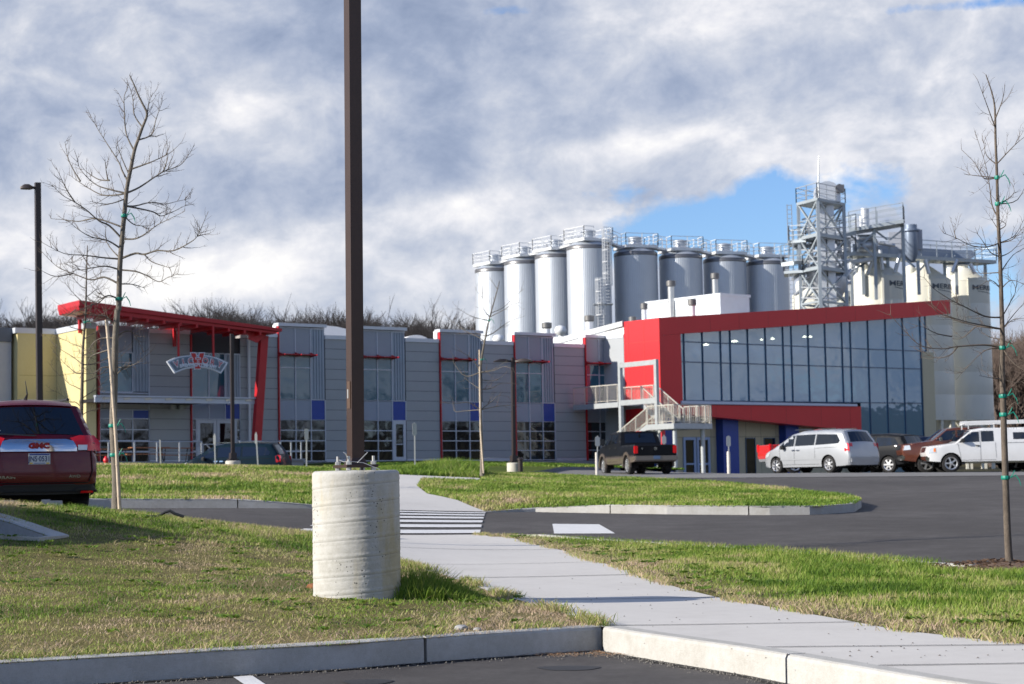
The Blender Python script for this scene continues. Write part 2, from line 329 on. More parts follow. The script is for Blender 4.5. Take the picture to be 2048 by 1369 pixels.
# asphalt lot
struct('parking_lot',drape([(-34,-8),(30,-8),(45,30),(42,67.0),(20,66.6),(5,66.2),(1.5,66.2),(-5,69),(-5,100),(-34,92)],0.,step=1.2,ko=False,maxe=2.),M_asph,smooth=80)
struct('service_road',drape([(1.5,66.2),(5,66.2),(20,66.6),(42,67.0),(70,70),(70,122),(30,124),(24,121),(9,109),(9,101),(2.5,95),(.5,80),(1.5,67)],.012,step=1.2,ko=False,maxe=2.),M_asph2,smooth=80)
# islands
swl=[(.64,14.55),(.07,17.15),(-.53,19.7),(-1.39,22.8),(-2.3,26.3),(-3.75,32.2)]
swr=[(5.2,9.0),(3.32,12.65),(2.77,13.95),(1.93,17.8),(1.36,20.6),(.68,26.4),(-.1,30.6),(-.62,33.2)]
front=[(-14,6.9),(-3.34,12.45),(-1.16,13.35),(.66,14.56)]
IS_A=front[:-1]+[(.50,14.47),(.64,14.55)]+swl[1:]+[(-4.5,31.2),(-5.0,29.0),(-5.5,26.95),(-7,25.7),(-8.2,25.0),(-5.15,21.55),(-9,20.6),(-14,19.6)]
IS_C=list(swr)[::-1]+[(9.5,18.6),(6.1,22.8),(4.8,24.1),(3.76,25.5),(2.17,28.0),(1.0,29.9),(-.1,31.9)]
IS_D=[(-.62,40.95),(.33,41.6),(1.6,41.1),(3.24,40.35),(5.2,39.95),(6.35,40.05),(7.3,41.2),(7.9,43.6),(8.0,47),(7.5,53),(5.9,58.5),(3,62.5),(.9,65.2),(-.9,65.6),(-1.0,56.0),(-1.0,54.3),(-2.62,54.1),(-2.55,50),(-2.1,46),(-1.3,43.2)]
IS_E=[(-30,27.5),(-10.05,37.3),(-8.3,38.3),(-4.6,39.2),(-3.2,39.6),(-3.5,42),(-4.6,56),(-4.6,69),(-9,69.6),(-20,68),(-30,66)]
IS_F=[(-4.6,56.2),(-1.0,56.2),(-.95,65.6),(-5,68.8)]
grassA=struct('lawn_front_left',drape(IS_A,0,.4),M_soil,80)
grassC=struct('lawn_front_right',drape(IS_C,0,.4),M_soil,80)
struct('lawn_middle',drape(IS_D,0,.8),M_soil,80); struct('lawn_back_left',drape(IS_E,0,1.),M_soil,80); struct('lawn_back',drape(IS_F,0,.8),M_soil,80)
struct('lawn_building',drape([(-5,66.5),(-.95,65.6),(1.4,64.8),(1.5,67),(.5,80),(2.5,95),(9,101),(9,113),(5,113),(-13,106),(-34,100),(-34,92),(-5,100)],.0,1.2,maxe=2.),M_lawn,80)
walk=struct('sidewalk',drape(swl+[(-.62,33.2)]+swr[::-1][1:]+[(4.2,6.6),(2.45,10.45),(1.62,12.75),(.80,14.5)],.004,.5),M_walk,80)
struct('sidewalk_far',drape([(-.62,40.95),(-1.3,43.2),(-2.1,46),(-2.55,50),(-2.62,54.1),(-1.0,54.3),(1.5,54.6),(1.5,56.2),(-1.0,56.0),(-4.6,56.2),(-3.5,42),(-3.1,39.6)],.006,.8),M_walk,80)
# contraction joints across the sidewalk, as thin grooves of dirt
mb=MB()
for a,b in (((-.02,17.6),(1.88,18.05)),((.66,14.62),(2.73,14.75)),((-.66,20.2),(1.36,20.9)),((1.60,12.75),(3.45,12.55)),((-1.2,22.9),(1.1,23.6)),((2.1,11.4),(4.05,11.3)),((-1.95,25.6),(.62,26.8))):
    a=Vector(a); b=Vector(b)
    n=8
    for i in range(n):
        p=a.lerp(b,i/n); q=a.lerp(b,(i+1)/n); d=(b-a).normalized(); s=Vector((-d.y,d.x))*.013
        mb.add([(r.x,r.y,Tz(r.x,r.y)+float(koff(r.x,r.y))+.0095) for r in (p-s,q-s,q+s,p+s)],[(0,1,2,3)])
struct('sidewalk_joint',mb,M_tar)
kerb('kerb',front,'long concrete kerb in front of the round lamp base, its face in shade')
kerb('kerb',[(.64,14.47),(1.48,12.75),(2.3,10.45),(3.4,8.2),(4.2,6.4)],'sunlit cream concrete kerb bordering the near sidewalk',side=1,joint=2.55)
kerb('kerb',[(-14,19.6),(-9,20.6),(-5.15,21.55),(-8.2,25.0)][::-1],'short L-shaped kerb corner at the left edge, below the red car',side=1,joint=30,w=.24)
kerb('kerb',[(-.62,40.95),(.33,41.6),(1.6,41.1),(3.24,40.35),(5.2,39.95),(6.35,40.05),(7.3,41.2),(7.9,43.6),(8.0,47),(7.5,53),(5.9,58.5),(3,62.5)],'rounded concrete kerb around the middle grass island',side=1)
kerb('kerb',[(-30,27.5),(-10.05,37.3),(-8.3,38.3),(-4.6,39.2),(-3.2,39.6)],'straight concrete kerb along the grass bank behind the red car',side=1)
kerb('kerb',[(-.1,31.9),(1.0,29.9),(2.17,28.0),(3.76,25.5),(4.8,24.1),(6.1,22.8),(9.5,18.6)],'low kerb half hidden behind the right grass verge',side=-1,rise=.03)
# tar seam along the foot of the front kerbs
mb=MB()
for line,sg in ((front,-1),([(.64,14.47),(1.48,12.75),(2.3,10.45),(3.4,8.2)],-1)):
    for (a,b) in zip(line,line[1:]):
        a=Vector(a); b=Vector(b); m=max(2,int((b-a).length/.12))
        for i in range(m):
            p=a.lerp(b,i/m); q=a.lerp(b,(i+1)/m); d=(b-a).normalized(); s=Vector((-d.y,d.x))*sg
            w0=.03+.07*float(vnoise(np.array(p.x*6),np.array(p.y*6),3)); w1=.03+.07*float(vnoise(np.array(q.x*6),np.array(q.y*6),3))
            mb.add([(p.x,p.y,Tz(p.x,p.y)+.006),(q.x,q.y,Tz(q.x,q.y)+.006),(q.x+s.x*w1,q.y+s.y*w1,Tz(q.x,q.y)+.006),(p.x+s.x*w0,p.y+s.y*w0,Tz(p.x,p.y)+.006)],[(0,1,2,3)])
struct('road_tar_seam',mb,M_tar)
for (x_,y_,a_,b_) in ((1138,1338,.21,.055),(735,1366,.16,.05)):
    c_=G(x_,y_,0); mbs=MB(); mbs.v=[(c_.x+a_*math.cos(t)*(1+.12*math.sin(3*t)),c_.y+b_*3*math.sin(t)*(1+.1*math.cos(2*t)),Tz(c_.x+a_*math.cos(t),c_.y+b_*3*math.sin(t))+.006) for t in np.linspace(0,math.tau,24,endpoint=False)]; mbs.v.append((c_.x,c_.y,Tz(c_.x,c_.y)+.012)); mbs.f=[(i,(i+1)%24,24) for i in range(24)]; mbs.m=[0]*24; struct('road_oil_stain',mbs,mat('oil_stain',(.022,.021,.023),.6))
# crosswalk stripes, painted block, stall line
def stripe(q,off=.006,n=8):
    mb=MB(); 
    for i in range(n):
        a=Vector(q[0]).lerp(Vector(q[1]),i/n); b=Vector(q[0]).lerp(Vector(q[1]),(i+1)/n); c=Vector(q[3]).lerp(Vector(q[2]),(i+1)/n); d=Vector(q[3]).lerp(Vector(q[2]),i/n)
        mb.add([(p.x,p.y,Tz(p.x,p.y)+off) for p in (a,b,c,d)],[(0,1,2,3)])
    return mb
cw=[Vector(p) for p in CW]
mb=MB()
for i in range(6):
    t0=.045+i*.162; t1=t0+.088
    L0=cw[0].lerp(cw[3],t0); R0=cw[1].lerp(cw[2],t0); R1=cw[1].lerp(cw[2],t1); L1=cw[0].lerp(cw[3],t1); m2=stripe([L0,R0,R1,L1],.016); mb.add(m2.v,m2.f)
struct('road_crosswalk',mb,M_white)
struct('road_marking',stripe([(.68,33.7),(1.75,33.7),(1.58,36.2),(.70,36.2)],.006),M_white)
mb=stripe([(-1.95,11.2),(-1.75,11.2),(-2.5,13.0),(-2.7,13.0)],.006)
g0=G(462,1360,0); g1=G(496,1358,0); struct('road_stall_line',stripe([(g0.x,g0.y+.1),(g1.x,g1.y+.15),(g1.x+.95,g1.y-3),(g0.x+.95,g0.y-3)],.006),M_white)
# ------------------------------------------------------------ facade frames
class Frame:
    def __init__(s,O,U,n): s.O=Vector(O); s.U=Vector(U); s.n=Vector(n); s.Z=Vector((0,0,1))
    @staticmethod
    def fit(pxL,yTL,yBL,pxR,yTR,yBR,H,H2=None):
        def dep(px,yt,yb,H):
            a=ray(px,yt); b=ray(px,yb); return H/(a[2]/a[1]-b[2]/b[1])
        A=P(pxL,yBL,dep(pxL,yTL,yBL,H)); B=P(pxR,yBR,dep(pxR,yTR,yBR,H2 or H)); U=B-A; hl=math.hypot(U.x,U.y); U=U/hl
        return Frame(A,U,Vector((U.y,-U.x,0)).normalized())
    def off(s,n): return Frame(s.O+s.n*n,s.U,s.n)
    def pt(s,u,v,n=0.): return s.O+s.U*u+s.Z*v+s.n*n
    def uv(s,px,py,n=0.):
        d=Vector(ray(px,py)); o=s.O+s.n*n; c=Vector(CAM); t=(o-c).dot(s.n)/d.dot(s.n); q=c+d*t-o
        u=(q.x*s.U.x+q.y*s.U.y); return u,q.z-u*s.U.z
    def box(s,mb,u0,u1,v0,v1,n0,n1):
        vs=[s.pt(u,v,n) for v in (v0,v1) for n in (n0,n1) for u in (u0,u1)]
        return mb.add(vs,[(0,2,3,1),(4,5,7,6),(0,1,5,4),(2,6,7,3),(0,4,6,2),(1,3,7,5)])
    def poly(s,mb,uvs,n0,n1): return mb.prism([s.pt(u,v,n0) for u,v in uvs],[s.pt(u,v,n1) for u,v in uvs])
    def pxpoly(s,mb,pxs,n0,n1): return s.poly(mb,[s.uv(x,y,n1) for x,y in pxs],n0,n1)
    def face(s,mb,uvs,n): return mb.add([s.pt(u,v,n) for u,v in uvs],[tuple(range(len(uvs)))])
F1=Frame.fit(556,648.1,923.2,1171.5,671.6,919.6,7.5)
uA=F1.uv(556.3,842)[0]; uE=F1.uv(1171.6,842)[0]; PITCH=(uE-uA)/4; BW=PITCH*.566
def bu(k): return uA+k*PITCH
print('F1',F1.O,F1.U,'pitch',PITCH,'C err',F1.uv(880,842)[0]-bu(2),'D',F1.uv(1030,842)[0]-bu(3))
M_side=surf('siding_grey',[(.3,(.35,.375,.40)),(.7,(.40,.425,.45))],[(.6,.6),(9,.4)],rough=.6,bump=.1,bscale=20)
M_gap=mat('siding_groove',(.06,.065,.075),.8)
M_alu=mat('aluminium_frame',(.50,.55,.64),.42,.25,var=.06)
M_cap=mat('parapet_cap',(.60,.64,.70),.4,.2,var=.04)
M_capw=mat('roof_membrane',(.80,.80,.80),.6,var=.04,vscale=.8)
M_corr=mat('corrugated_metal',(.30,.36,.44),.42,.35,var=.06,vscale=1.5)
M_pan=mat('composite_panel',(.27,.305,.37),.4,.25,var=.05,vscale=.7)
M_span=mat('spandrel_panel',(.27,.32,.42),.35,.1,var=.05,vscale=.6)
M_blue=mat('blue_panel',(.012,.055,.34),.35,var=.1)
M_red=mat('red_cladding',(.66,.016,.024),.38,var=.05,vscale=.5)
M_redst=mat('red_steel',(.46,.010,.018),.42,var=.08,vscale=1.)
M_yel=surf('yellow_stucco',[(.3,(.58,.50,.25)),(.7,(.68,.60,.33))],[(.5,.5),(12,.4)],rough=.9,bump=.2)
M_yelg=surf('tan_panel',[(.3,(.52,.48,.34)),(.7,(.58,.54,.39))],[(.4,.5),(9,.4)],rough=.8,bump=.1)
M_gl1=glass('window_glass',(.02,.10,.15),refl=.09)
M_gl0=glass('dark_window_glass',(.006,.007,.009),refl=.09)
M_gl2=glass('curtain_wall_glass',(.12,.31,.46),tr=.34,refl=.18)
M_mull=mat('dark_mullion',(.06,.11,.19),.4,.4)
M_galv=mat('galvanised_steel',(.44,.47,.50),.45,.55,var=.12,vscale=3)
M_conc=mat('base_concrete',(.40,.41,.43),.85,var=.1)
M_dark=mat('dark_void',(.008,.008,.010),.9)
M_black=mat('black_paint',(.02,.02,.022),.5)
# ------------------------------------------------------------ grey taproom building
B1=root('brewery_building','long grey panelled building with tall window bays edged in red, left of the red hall','building',F1.pt(0,-.2,-3)); p1=Part(B1)
WT=F1.uv(675,679.5)[1]; WC=F1.uv(675,671.5)[1]; CO=.565
def siding(u0,u1,top,v0=.13,n=0.,lines=True):
    mb=MB(); F1.box(mb,u0,u1,v0,top,n-.30,n-.02); k=0; mb2=MB(); v=v0
    while v<top-.02:
        nv=min(top,(math.floor(v/CO+1e-4)+1)*CO); F1.box(mb2,u0,u1,v+.011,nv-.011,n-.021,n); v=nv
    p1('siding',mb,M_gap); p1('wall',mb2,M_side)
base=MB(); F1.box(base,bu(-2)-.2,bu(4)+5.2,-.75,-.07,-.5,.05); p1('base',base,M_conc)
roof=MB(); F1.box(roof,bu(-2),bu(4)+5.5,WC-.6,WC-.5,-14,-.25); p1('roof',roof,M_capw)
def grid(us,vs,skip=(),t=.05,d=.06,n=.0):
    # frame members of a window, drawn as one mesh
    mb=MB()
    for i,u in enumerate(us): F1.box(mb,u-t/2,u+t/2,vs[0],vs[-1],n-d,n+.03)
    for v in vs: F1.box(mb,us[0]+t/2,us[-1]-t/2,v-t/2,v+t/2,n-d,n+.024)
    return mb
def pane(u0,u1,v0,v1,par,m=None,n=-.03,name='pane'):
    mb=MB(); F1.face(mb,[(u0,v0),(u1,v0),(u1,v1),(u0,v1)],n); mb.v=[tuple(p1.inv@Vector(v)) for v in mb.v]; o=obj(name,mb,m or M_gl1,par); return o
def corr(u0,u1,v0,v1,name='corrugated_panel'):
    mb=MB(); n=max(3,int((u1-u0)/.15)); w=(u1-u0)/n
    F1.box(mb,u0,u1,v0,v1,-.12,-.03)
    for i in range(n):
        a=u0+i*w; F1.poly(mb,[(a+.01,v0),(a+w*.5,v0),(a+w*.5,v1),(a+.01,v1)],-.03,.015)
    p1(name,mb,M_corr)
C0=.11; C1=C0+BW*.329; C2=C0+BW*.652; C3=BW-.03
ROWS=[0,.56,1.12,1.69,2.26]
def bay(k,kind='std'):
    u=bu(k); top=7.34; cu=[u+C0,u+C1,u+C2,u+C3]
    tall=kind not in ('entry',)
    tr=MB(); F1.box(tr,u+.01,u+.08,-.05,(7.42 if tall else WT),-.1,.10); p1('corner_trim',tr,M_redst)
    bk=MB(); F1.box(bk,u+.09,u+BW,-.07,top-.02,-.5,-.13); p1('bay_wall',bk,M_gap)
    if tall:
        c=MB(); F1.box(c,u-.02,u+BW+.04,7.38,7.55,-.42,.17); p1('parapet_cap',c,M_cap)
        sd=MB(); 
        vs=[(-.1,0),(-.1,.05),(-.16,.12),(-.32,.14),(-.5,.10),(-.55,-.05),(-.55,-.55),(-.1,-.55)]
        a=[F1.pt(u-.02,7.42+b,n) for n,b in vs]; q=[F1.pt(u+BW+.02,7.42+b,n) for n,b in vs]
        a=[F1.pt(u-.015,(7.40 if b>-.2 else WT) if b<=0.05 else 7.43+b*.6,n) for n,b in vs]; 
        F1.box(sd,u-.015,u+BW+.03,WC-.1,7.46,-.55,-.17); p1('parapet_back',sd,M_capw)
        # upper flat panels, corrugated strip
        f=MB()
        for i in range(2): F1.box(f,cu[i]+.025,cu[i+1]-.025,5.92,top-.05,-.10,-.005)
        p1('panel',f,M_pan)
        fr=grid(cu[:3],[5.88,top-.02]); fr.v=[tuple(p1.inv@Vector(v)) for v in fr.v]; obj('panel_frame',fr,M_alu,B1)
        sf=MB(); F1.box(sf,cu[2]+.025,cu[3],top-.08,top,-.08,.03); p1('panel_frame',sf,M_alu)
        corr(cu[2]+.03,cu[3],3.42,top-.08)
        ss=MB()   # red sun shade: a thin blade shelf on pointed brackets
        F1.poly(ss,[(u+.03,5.79),(cu[2]+.05,5.79),(cu[2]+.05,5.84),(u+.03,5.84)],.02,.62)
        for x in (u+.06,cu[1],cu[2]): 
            for sgn in (0,):
                a=[F1.pt(x-.03,5.70,.0),F1.pt(x-.03,5.98,.0),F1.pt(x-.03,5.86,.42),F1.pt(x-.03,5.82,.85),F1.pt(x-.03,5.77,.85)]; b=[q+F1.U*.06 for q in a]; ss.prism(a,b)
        p1('sunshade',ss,M_redst)
        vs=[3.38,5.12,5.74]; 
    else: vs=[3.38,5.78]
    fr=p1('window',grid(cu[:3],vs),M_alu)
    for i in range(2):
        for a,b in zip(vs,vs[1:]): pane(cu[i]+.02,cu[i+1]-.02,a+.02,b-.02,fr)
    if not tall: 
        corr(cu[2]+.03,cu[3]-.03,3.42,5.74); e=MB(); F1.box(e,cu[3]-.03,cu[3]+.02,-.05,5.80,-.06,.03); F1.box(e,cu[2]+.03,cu[3]-.03,5.74,5.80,-.06,.02); p1('panel_frame',e,M_alu)
    # spandrel row
    fr=grid(cu,[2.26,3.38]); p1('spandrel_frame',fr,M_alu)
    for i in range(2):
        f=MB(); F1.box(f,cu[i]+.025,cu[i+1]-.025,2.285,3.355,-.09,-.01); p1('spandrel_panel',f,M_span)
    f=MB(); F1.box(f,cu[2]+.025,cu[3]-.025,2.285,3.355,-.09,-.008); p1('blue_panel',f,M_blue)
    if kind in('std','upper'):
        fr=p1('window',grid(cu,ROWS),M_alu)
        for i in range(3):
            for a,b in zip(ROWS,ROWS[1:]): pane(cu[i]+.02,cu[i+1]-.02,a+.02,b-.02,fr,M_gl0)
    elif kind=='door':
        fr=p1('window',grid(cu[:3],ROWS),M_alu)
        for i in range(2):
            for a,b in zip(ROWS,ROWS[1:]): pane(cu[i]+.02,cu[i+1]-.02,a+.02,b-.02,fr,M_gl0)
        door(cu[2]+.03,cu[3]-.02,-.05,2.23)
    elif kind=='entry':
        w=.22; fr=p1('window',grid([cu[0],cu[0]+w],ROWS),M_alu); fr2=p1('window',grid([cu[3]-w,cu[3]],ROWS),M_alu)
        for a,b in zip(ROWS,ROWS[1:]):
            pane(cu[0]+.02,cu[0]+w-.02,a+.02,b-.02,fr,M_gl0); pane(cu[3]-w+.02,cu[3]-.02,a+.02,b-.02,fr2,M_gl0)
        mid=(cu[0]+cu[3])/2; door(cu[0]+w+.04,mid-.01,-.05,2.22); door(mid+.01,cu[3]-w-.04,-.05,2.22)
    if kind=='upper': door(cu[1]+.6,cu[3]-.15,3.42,5.7,prj=.06)
def door(u0,u1,v0,v1,prj=0.,rail=.95):
    w=.17; mb=MB()
    F1.box(mb,u0,u0+w,v0,v1,-.06+prj,.035+prj); F1.box(mb,u1-w,u1,v0,v1,-.06+prj,.035+prj); F1.box(mb,u0+w,u1-w,v1-w,v1,-.06+prj,.03+prj); F1.box(mb,u0+w,u1-w,v0,v0+.26,-.06+prj,.03+prj)
    F1.box(mb,u0+w,u1-w,v0+rail,v0+rail+.05,-.04+prj,.025+prj)
    d=p1('door',mb,M_alu); pane(u0+w,u1-w,v0+.26,v1-w,d,M_gl0,n=-.02+prj)
    h=MB(); a=F1.pt(u0+.08,v0+.9,.05+prj); h.tube([a,a+F1.n*.05,a+F1.n*.05+Vector((0,0,.3)),a+Vector((0,0,.3))],.014,6); h.v=[tuple(p1.inv@Vector(v)) for v in h.v]; obj('handle',h,M_galv,d)
for k,kd in ((-1,'entry'),(0,'std'),(1,'door'),(2,'std'),(3,'std'),(4,'upper')): bay(k,kd)
for k in range(-1,4):
    u0=bu(k)+BW+.01; u1=bu(k+1)-.01; siding(u0,u1,WT)
    c=MB(); F1.box(c,u0-.02,u1,WT,WC,-.35,.05); p1('parapet_cap',c,M_cap)
    b=MB(); F1.box(b,u0,u1,-.05,.12,-.2,.012); p1('base_flashing',b,M_alu)
siding(bu(4)+BW+.01,bu(4)+5.1,WT); c=MB(); F1.box(c,bu(4)+BW,bu(4)+5.1,WT,WC-.05,-.35,.05); p1('parapet_cap',c,M_cap)
# the leftmost bay (taller, wide corrugated strip)
u=bu(-2); tr=MB(); F1.box(tr,u,u+.09,-.05,WC+.05,-.1,.14); p1('corner_trim',tr,M_redst)
cu=[u+.13,F1.uv(232,780)[0],F1.uv(265,780)[0],F1.uv(298,780)[0]]; vt=F1.uv(266,706)[1]; vm=F1.uv(266,726)[1]; vb=F1.uv(266,785)[1]
bk=MB(); F1.box(bk,u+.09,cu[3],-.07,WC+.1,-.5,-.13); p1('bay_wall',bk,M_gap)
f=MB(); F1.box(f,cu[0],cu[2]-.03,vt+.03,WC+.1,-.1,-.01); p1('panel',f,M_pan); corr(cu[2]+.03,cu[3]-.02,vb+.03,WC+.05)
fr=p1('window',grid(cu[:3],[vb,vm,vt]),M_alu)
for i in range(2):
    for a,b in ((vb,vm),(vm,vt)): pane(cu[i]+.02,cu[i+1]-.02,a+.02,b-.02,fr)
e=MB(); F1.box(e,cu[0]-.03,cu[3]+.03,vb-.08,vb-.02,-.06,.05); F1.box(e,cu[3]-.03,cu[3]+.03,-.05,WC+.08,-.06,.03); p1('panel_frame',e,M_alu)
vr=[0,.56,1.12,1.69,2.26,2.72]; fr=p1('window',grid(cu,vr),M_alu)
for i in range(3):
    for a,b in zip(vr,vr[1:]):
        if b<2.5: pane(cu[i]+.02,cu[i+1]-.02,a+.02,b-.02,fr,M_gl0)
f=MB(); F1.box(f,cu[0]+.02,cu[2]-.02,2.28,2.70,-.09,-.01); p1('spandrel_panel',f,M_span); f=MB(); F1.box(f,cu[2]+.02,cu[3]-.02,2.28,2.70,-.09,-.01); p1('blue_panel',f,M_blue)
f=MB(); F1.box(f,cu[0],cu[3],2.76,vb-.1,-.1,-.02); p1('panel',f,M_side)
siding(cu[3]+.03,bu(-1)-.01,WT); c=MB(); F1.box(c,cu[3]+.03,bu(-1),WT,WC,-.35,.05); p1('parapet_cap',c,M_cap); b=MB(); F1.box(b,cu[3],bu(-1),-.05,.12,-.2,.012); p1('base_flashing',b,M_alu)
# white roof bulges behind the parapet
for (xa,xb,yt,nn) in ((560,742,648,-3.2),(740,795,656,-3.),(800,868,669,-2.6)):
    ua,vt_=F1.uv(xa,yt,nn); ub,_=F1.uv(xb,yt,nn); mb=MB(); h=vt_-WC+.3; a=[];b=[]
    for i in range(9):
        t=i/8; q=math.sin(math.pi*min(t*1.0,1))**.5 if 0<t<1 else 0; a.append(F1.pt(ua+(ub-ua)*t,WC-.3+h*q,nn)); b.append(F1.pt(ua+(ub-ua)*t+1.,WC-.3+h*q,nn-5))
    mb.prism(a,b); p1('roof_monitor',mb,M_capw)
# downpipe
d=MB(); u_,v_=F1.uv(497,690,.12); F1.box(d,u_-.06,u_+.06,-.1,v_+.6,.08,.22); p1('downpipe',d,mat('downpipe_white',(.62,.66,.72),.45))
# exterior lamps under the awning
for x in (345,362):
    u_,v_=F1.uv(x,815,.2); d=MB(); F1.box(d,u_-.12,u_+.12,v_-.1,v_+.12,.05,.3); F1.box(d,u_-.04,u_+.04,v_+.12,v_+.3,.05,.12); p1('wall_lamp',d,M_galv)
# ---- slanted red canopy roof with its sloping column and hanging rods
CN=3.2
def fu(px,py,n=CN): u,v=F1.uv(px,py,n); return F1.pt(u,v,n)
CR=root('entrance_canopy','big sloping red steel canopy roof above the entrance, with one leaning red column','canopy',fu(510,900)); pc=Part(CR)
A0=fu(157,601); A1=fu(157,612); A1b=fu(159,622); B0=fu(562,658); B1_=fu(562,664); B1b=fu(552,668)
back=-F1.n*2.9; out=F1.n*.12
mb=MB(); mb.prism([A0+out,B0+out,B1_+out,A1+out],[A0+back,B0+back,B1_+back,A1+back]); pc('roof_slab',mb,M_redst)
mb=MB(); ins=-F1.U*.0
mb.prism([A1+Vector((0,0,-.003)),B1_+Vector((0,0,-.003))-F1.U*.25,B1b,A1b],[A1+back*.97+Vector((0,0,-.003)),B1_+back*.97+Vector((0,0,-.003))-F1.U*.25,B1b+back*.97,A1b+back*.97]); pc('fascia_beam',mb,M_redst)
for i in range(1,12):
    t=i/12; a=A1b.lerp(B1b,t); mb=MB(); mb.bar(a+Vector((0,0,-.08)),a+back*.9+Vector((0,0,-.08)),.12,.16); pc('joist',mb,M_redst)
mb=MB(); c0=fu(527,672,CN-.9); c1=fu(509,905,CN-.9); mb.bar(c0,c1+Vector((0,0,-.9)),.42,.36,up=F1.n); pc('column',mb,M_redst)
mb=MB(); a=fu(535,668,CN-.5); mb.prism([a,a-F1.U*2.2+Vector((0,0,.1)),a-Vector((0,0,.5))-F1.U*.6],[q-F1.n*.1 for q in (a,a-F1.U*2.2+Vector((0,0,.1)),a-Vector((0,0,.5))-F1.U*.6)]); pc('gusset',mb,M_redst)
for x in (160,349):
    mb=MB(); a=fu(x,624 if x<200 else 652,CN-2.9); mb.bar(a+Vector((0,0,.3)),a-Vector((0,0,1.1)),.16,.16,up=F1.n); pc('post',mb,M_redst)
mb=MB(); a=F1.uv(333,655,-1.5); q=[F1.pt(*F1.uv(*c,-1.5),-1.5) for c in ((325,657),(356,655),(352,663),(330,664))]; mb.prism(q,[w-F1.n*2 for w in q]); pc('skylight_fin',mb,mat('bright_red',(.75,.03,.02),.4))
# sign
SN=root('hanging_sign','arched grey and red brewery sign hanging on two rods below the red canopy','sign',fu(395,750)); ps=Part(SN)
rodm=MB()
for x0,y0,x1,y1 in ((357,648,357,713),(426,654,427,714)): rodm.bar(fu(x0,y0,CN-.02),fu(x1,y1,CN-.02),.09,.09,up=F1.n)
ps('rod',rodm,M_redst)
sx=lambda X,Y:(320+X/8.533,690+Y/8.533)
def arc(pts,n=6):
    r=[]
    for i in range(len(pts)-1):
        p0=pts[max(i-1,0)];a=pts[i];b=pts[i+1];p3=pts[min(i+2,len(pts)-1)]
        for k in range(n):
            t=k/n; r.append(tuple(.5*((2*a[j])+(-p0[j]+b[j])*t+(2*p0[j]-5*a[j]+4*b[j]-p3[j])*t*t+(-p0[j]+3*a[j]-3*b[j]+p3[j])*t**3) for j in (0,1)))
    return r+[pts[-1]]
top=arc([(120,285),(300,210),(500,178),(650,172),(800,182),(980,225),(1165,305)]); bot=arc([(1045,490),(900,430),(760,400),(640,395),(520,402),(400,425),(255,485)])
outl=[F1.uv(*sx(*q),CN) for q in top+bot]; cx=sum(q[0] for q in outl)/len(outl); cy=sum(q[1] for q in outl)/len(outl)
mb=MB(); F1.poly(mb,outl,CN-.14,CN); ps('sign_border',mb,mat('sign_white',(.66,.72,.80),.5))
top2=arc([(155,300),(310,228),(500,198),(650,191),(800,200),(970,243),(1125,315)]); bot2=arc([(1035,462),(900,405),(760,375),(640,370),(520,377),(400,400),(268,455)])
mb=MB(); F1.poly(mb,[F1.uv(*sx(*q),CN) for q in top2+bot2],CN-.05,CN+.012); ps('sign_panel',mb,mat('sign_grey',(.17,.23,.29),.5))
V=[(505,130),(610,130),(640,255),(662,130),(765,130),(688,422),(585,422)]
mb=MB(); F1.poly(mb,[F1.uv(*sx(*q),CN) for q in V],CN-.03,CN+.05); ps('emblem_border',mb,MT['sign_white'])
V2=[(522,145),(598,145),(638,300),(674,145),(746,145),(678,410),(596,410)]
M_srd=mat('sign_red',(.50,.02,.02),.45); mb=MB(); F1.poly(mb,[F1.uv(*sx(*q),CN) for q in V2],CN,CN+.07); ps('emblem',mb,M_srd)
sc_px=abs(F1.uv(*sx(200,300),CN)[0]-F1.uv(*sx(100,300),CN)[0])/100.
def sign_text(chars,size,m,bold,n,name):
    for ch,X,Y,rot in chars:
        vs,fs=text_faces(ch,size*sc_px*1.42,bold=bold)
        x0=min(v.x for v in vs); x1=max(v.x for v in vs); y1=max(v.y for v in vs); u_,v_=F1.uv(*sx(X,Y),CN); c_,s_=math.cos(rot),math.sin(rot); w=[]
        for v in vs:
            a=(v.x-(x0+x1)/2)*.95; b=v.y-y1/2; w.append(F1.pt(u_+a*c_-b*s_,v_+a*s_+b*c_,n))
        mb=MB(); mb.add(w,fs); ps(name,mb,m)
L1=[('V',270,325,.33),('I',385,290,.2),('C',510,272,.1),('T',640,272,0),('O',765,270,-.1),('R',890,300,-.2),('Y',1015,335,-.33)]
sign_text(L1,100,MT['sign_white'],.035,CN+.074,'letter_outline'); sign_text(L1,88,M_srd,.006,CN+.08,'letter')
w1='BREWING'; w2='COMPANY'; L2=[]
for i,ch in enumerate(w1): X=345+i*43; L2.append((ch,X,352-((X-300)/340.)*12+10*(i==0),.16-.1*i/6))
for i,ch in enumerate(w2): X=675+i*44; L2.append((ch,X,345+(i/6.)*34,-.06-.12*i/6))
sign_text(L2,52,MT['sign_white'],.012,CN+.084,'small_letter')
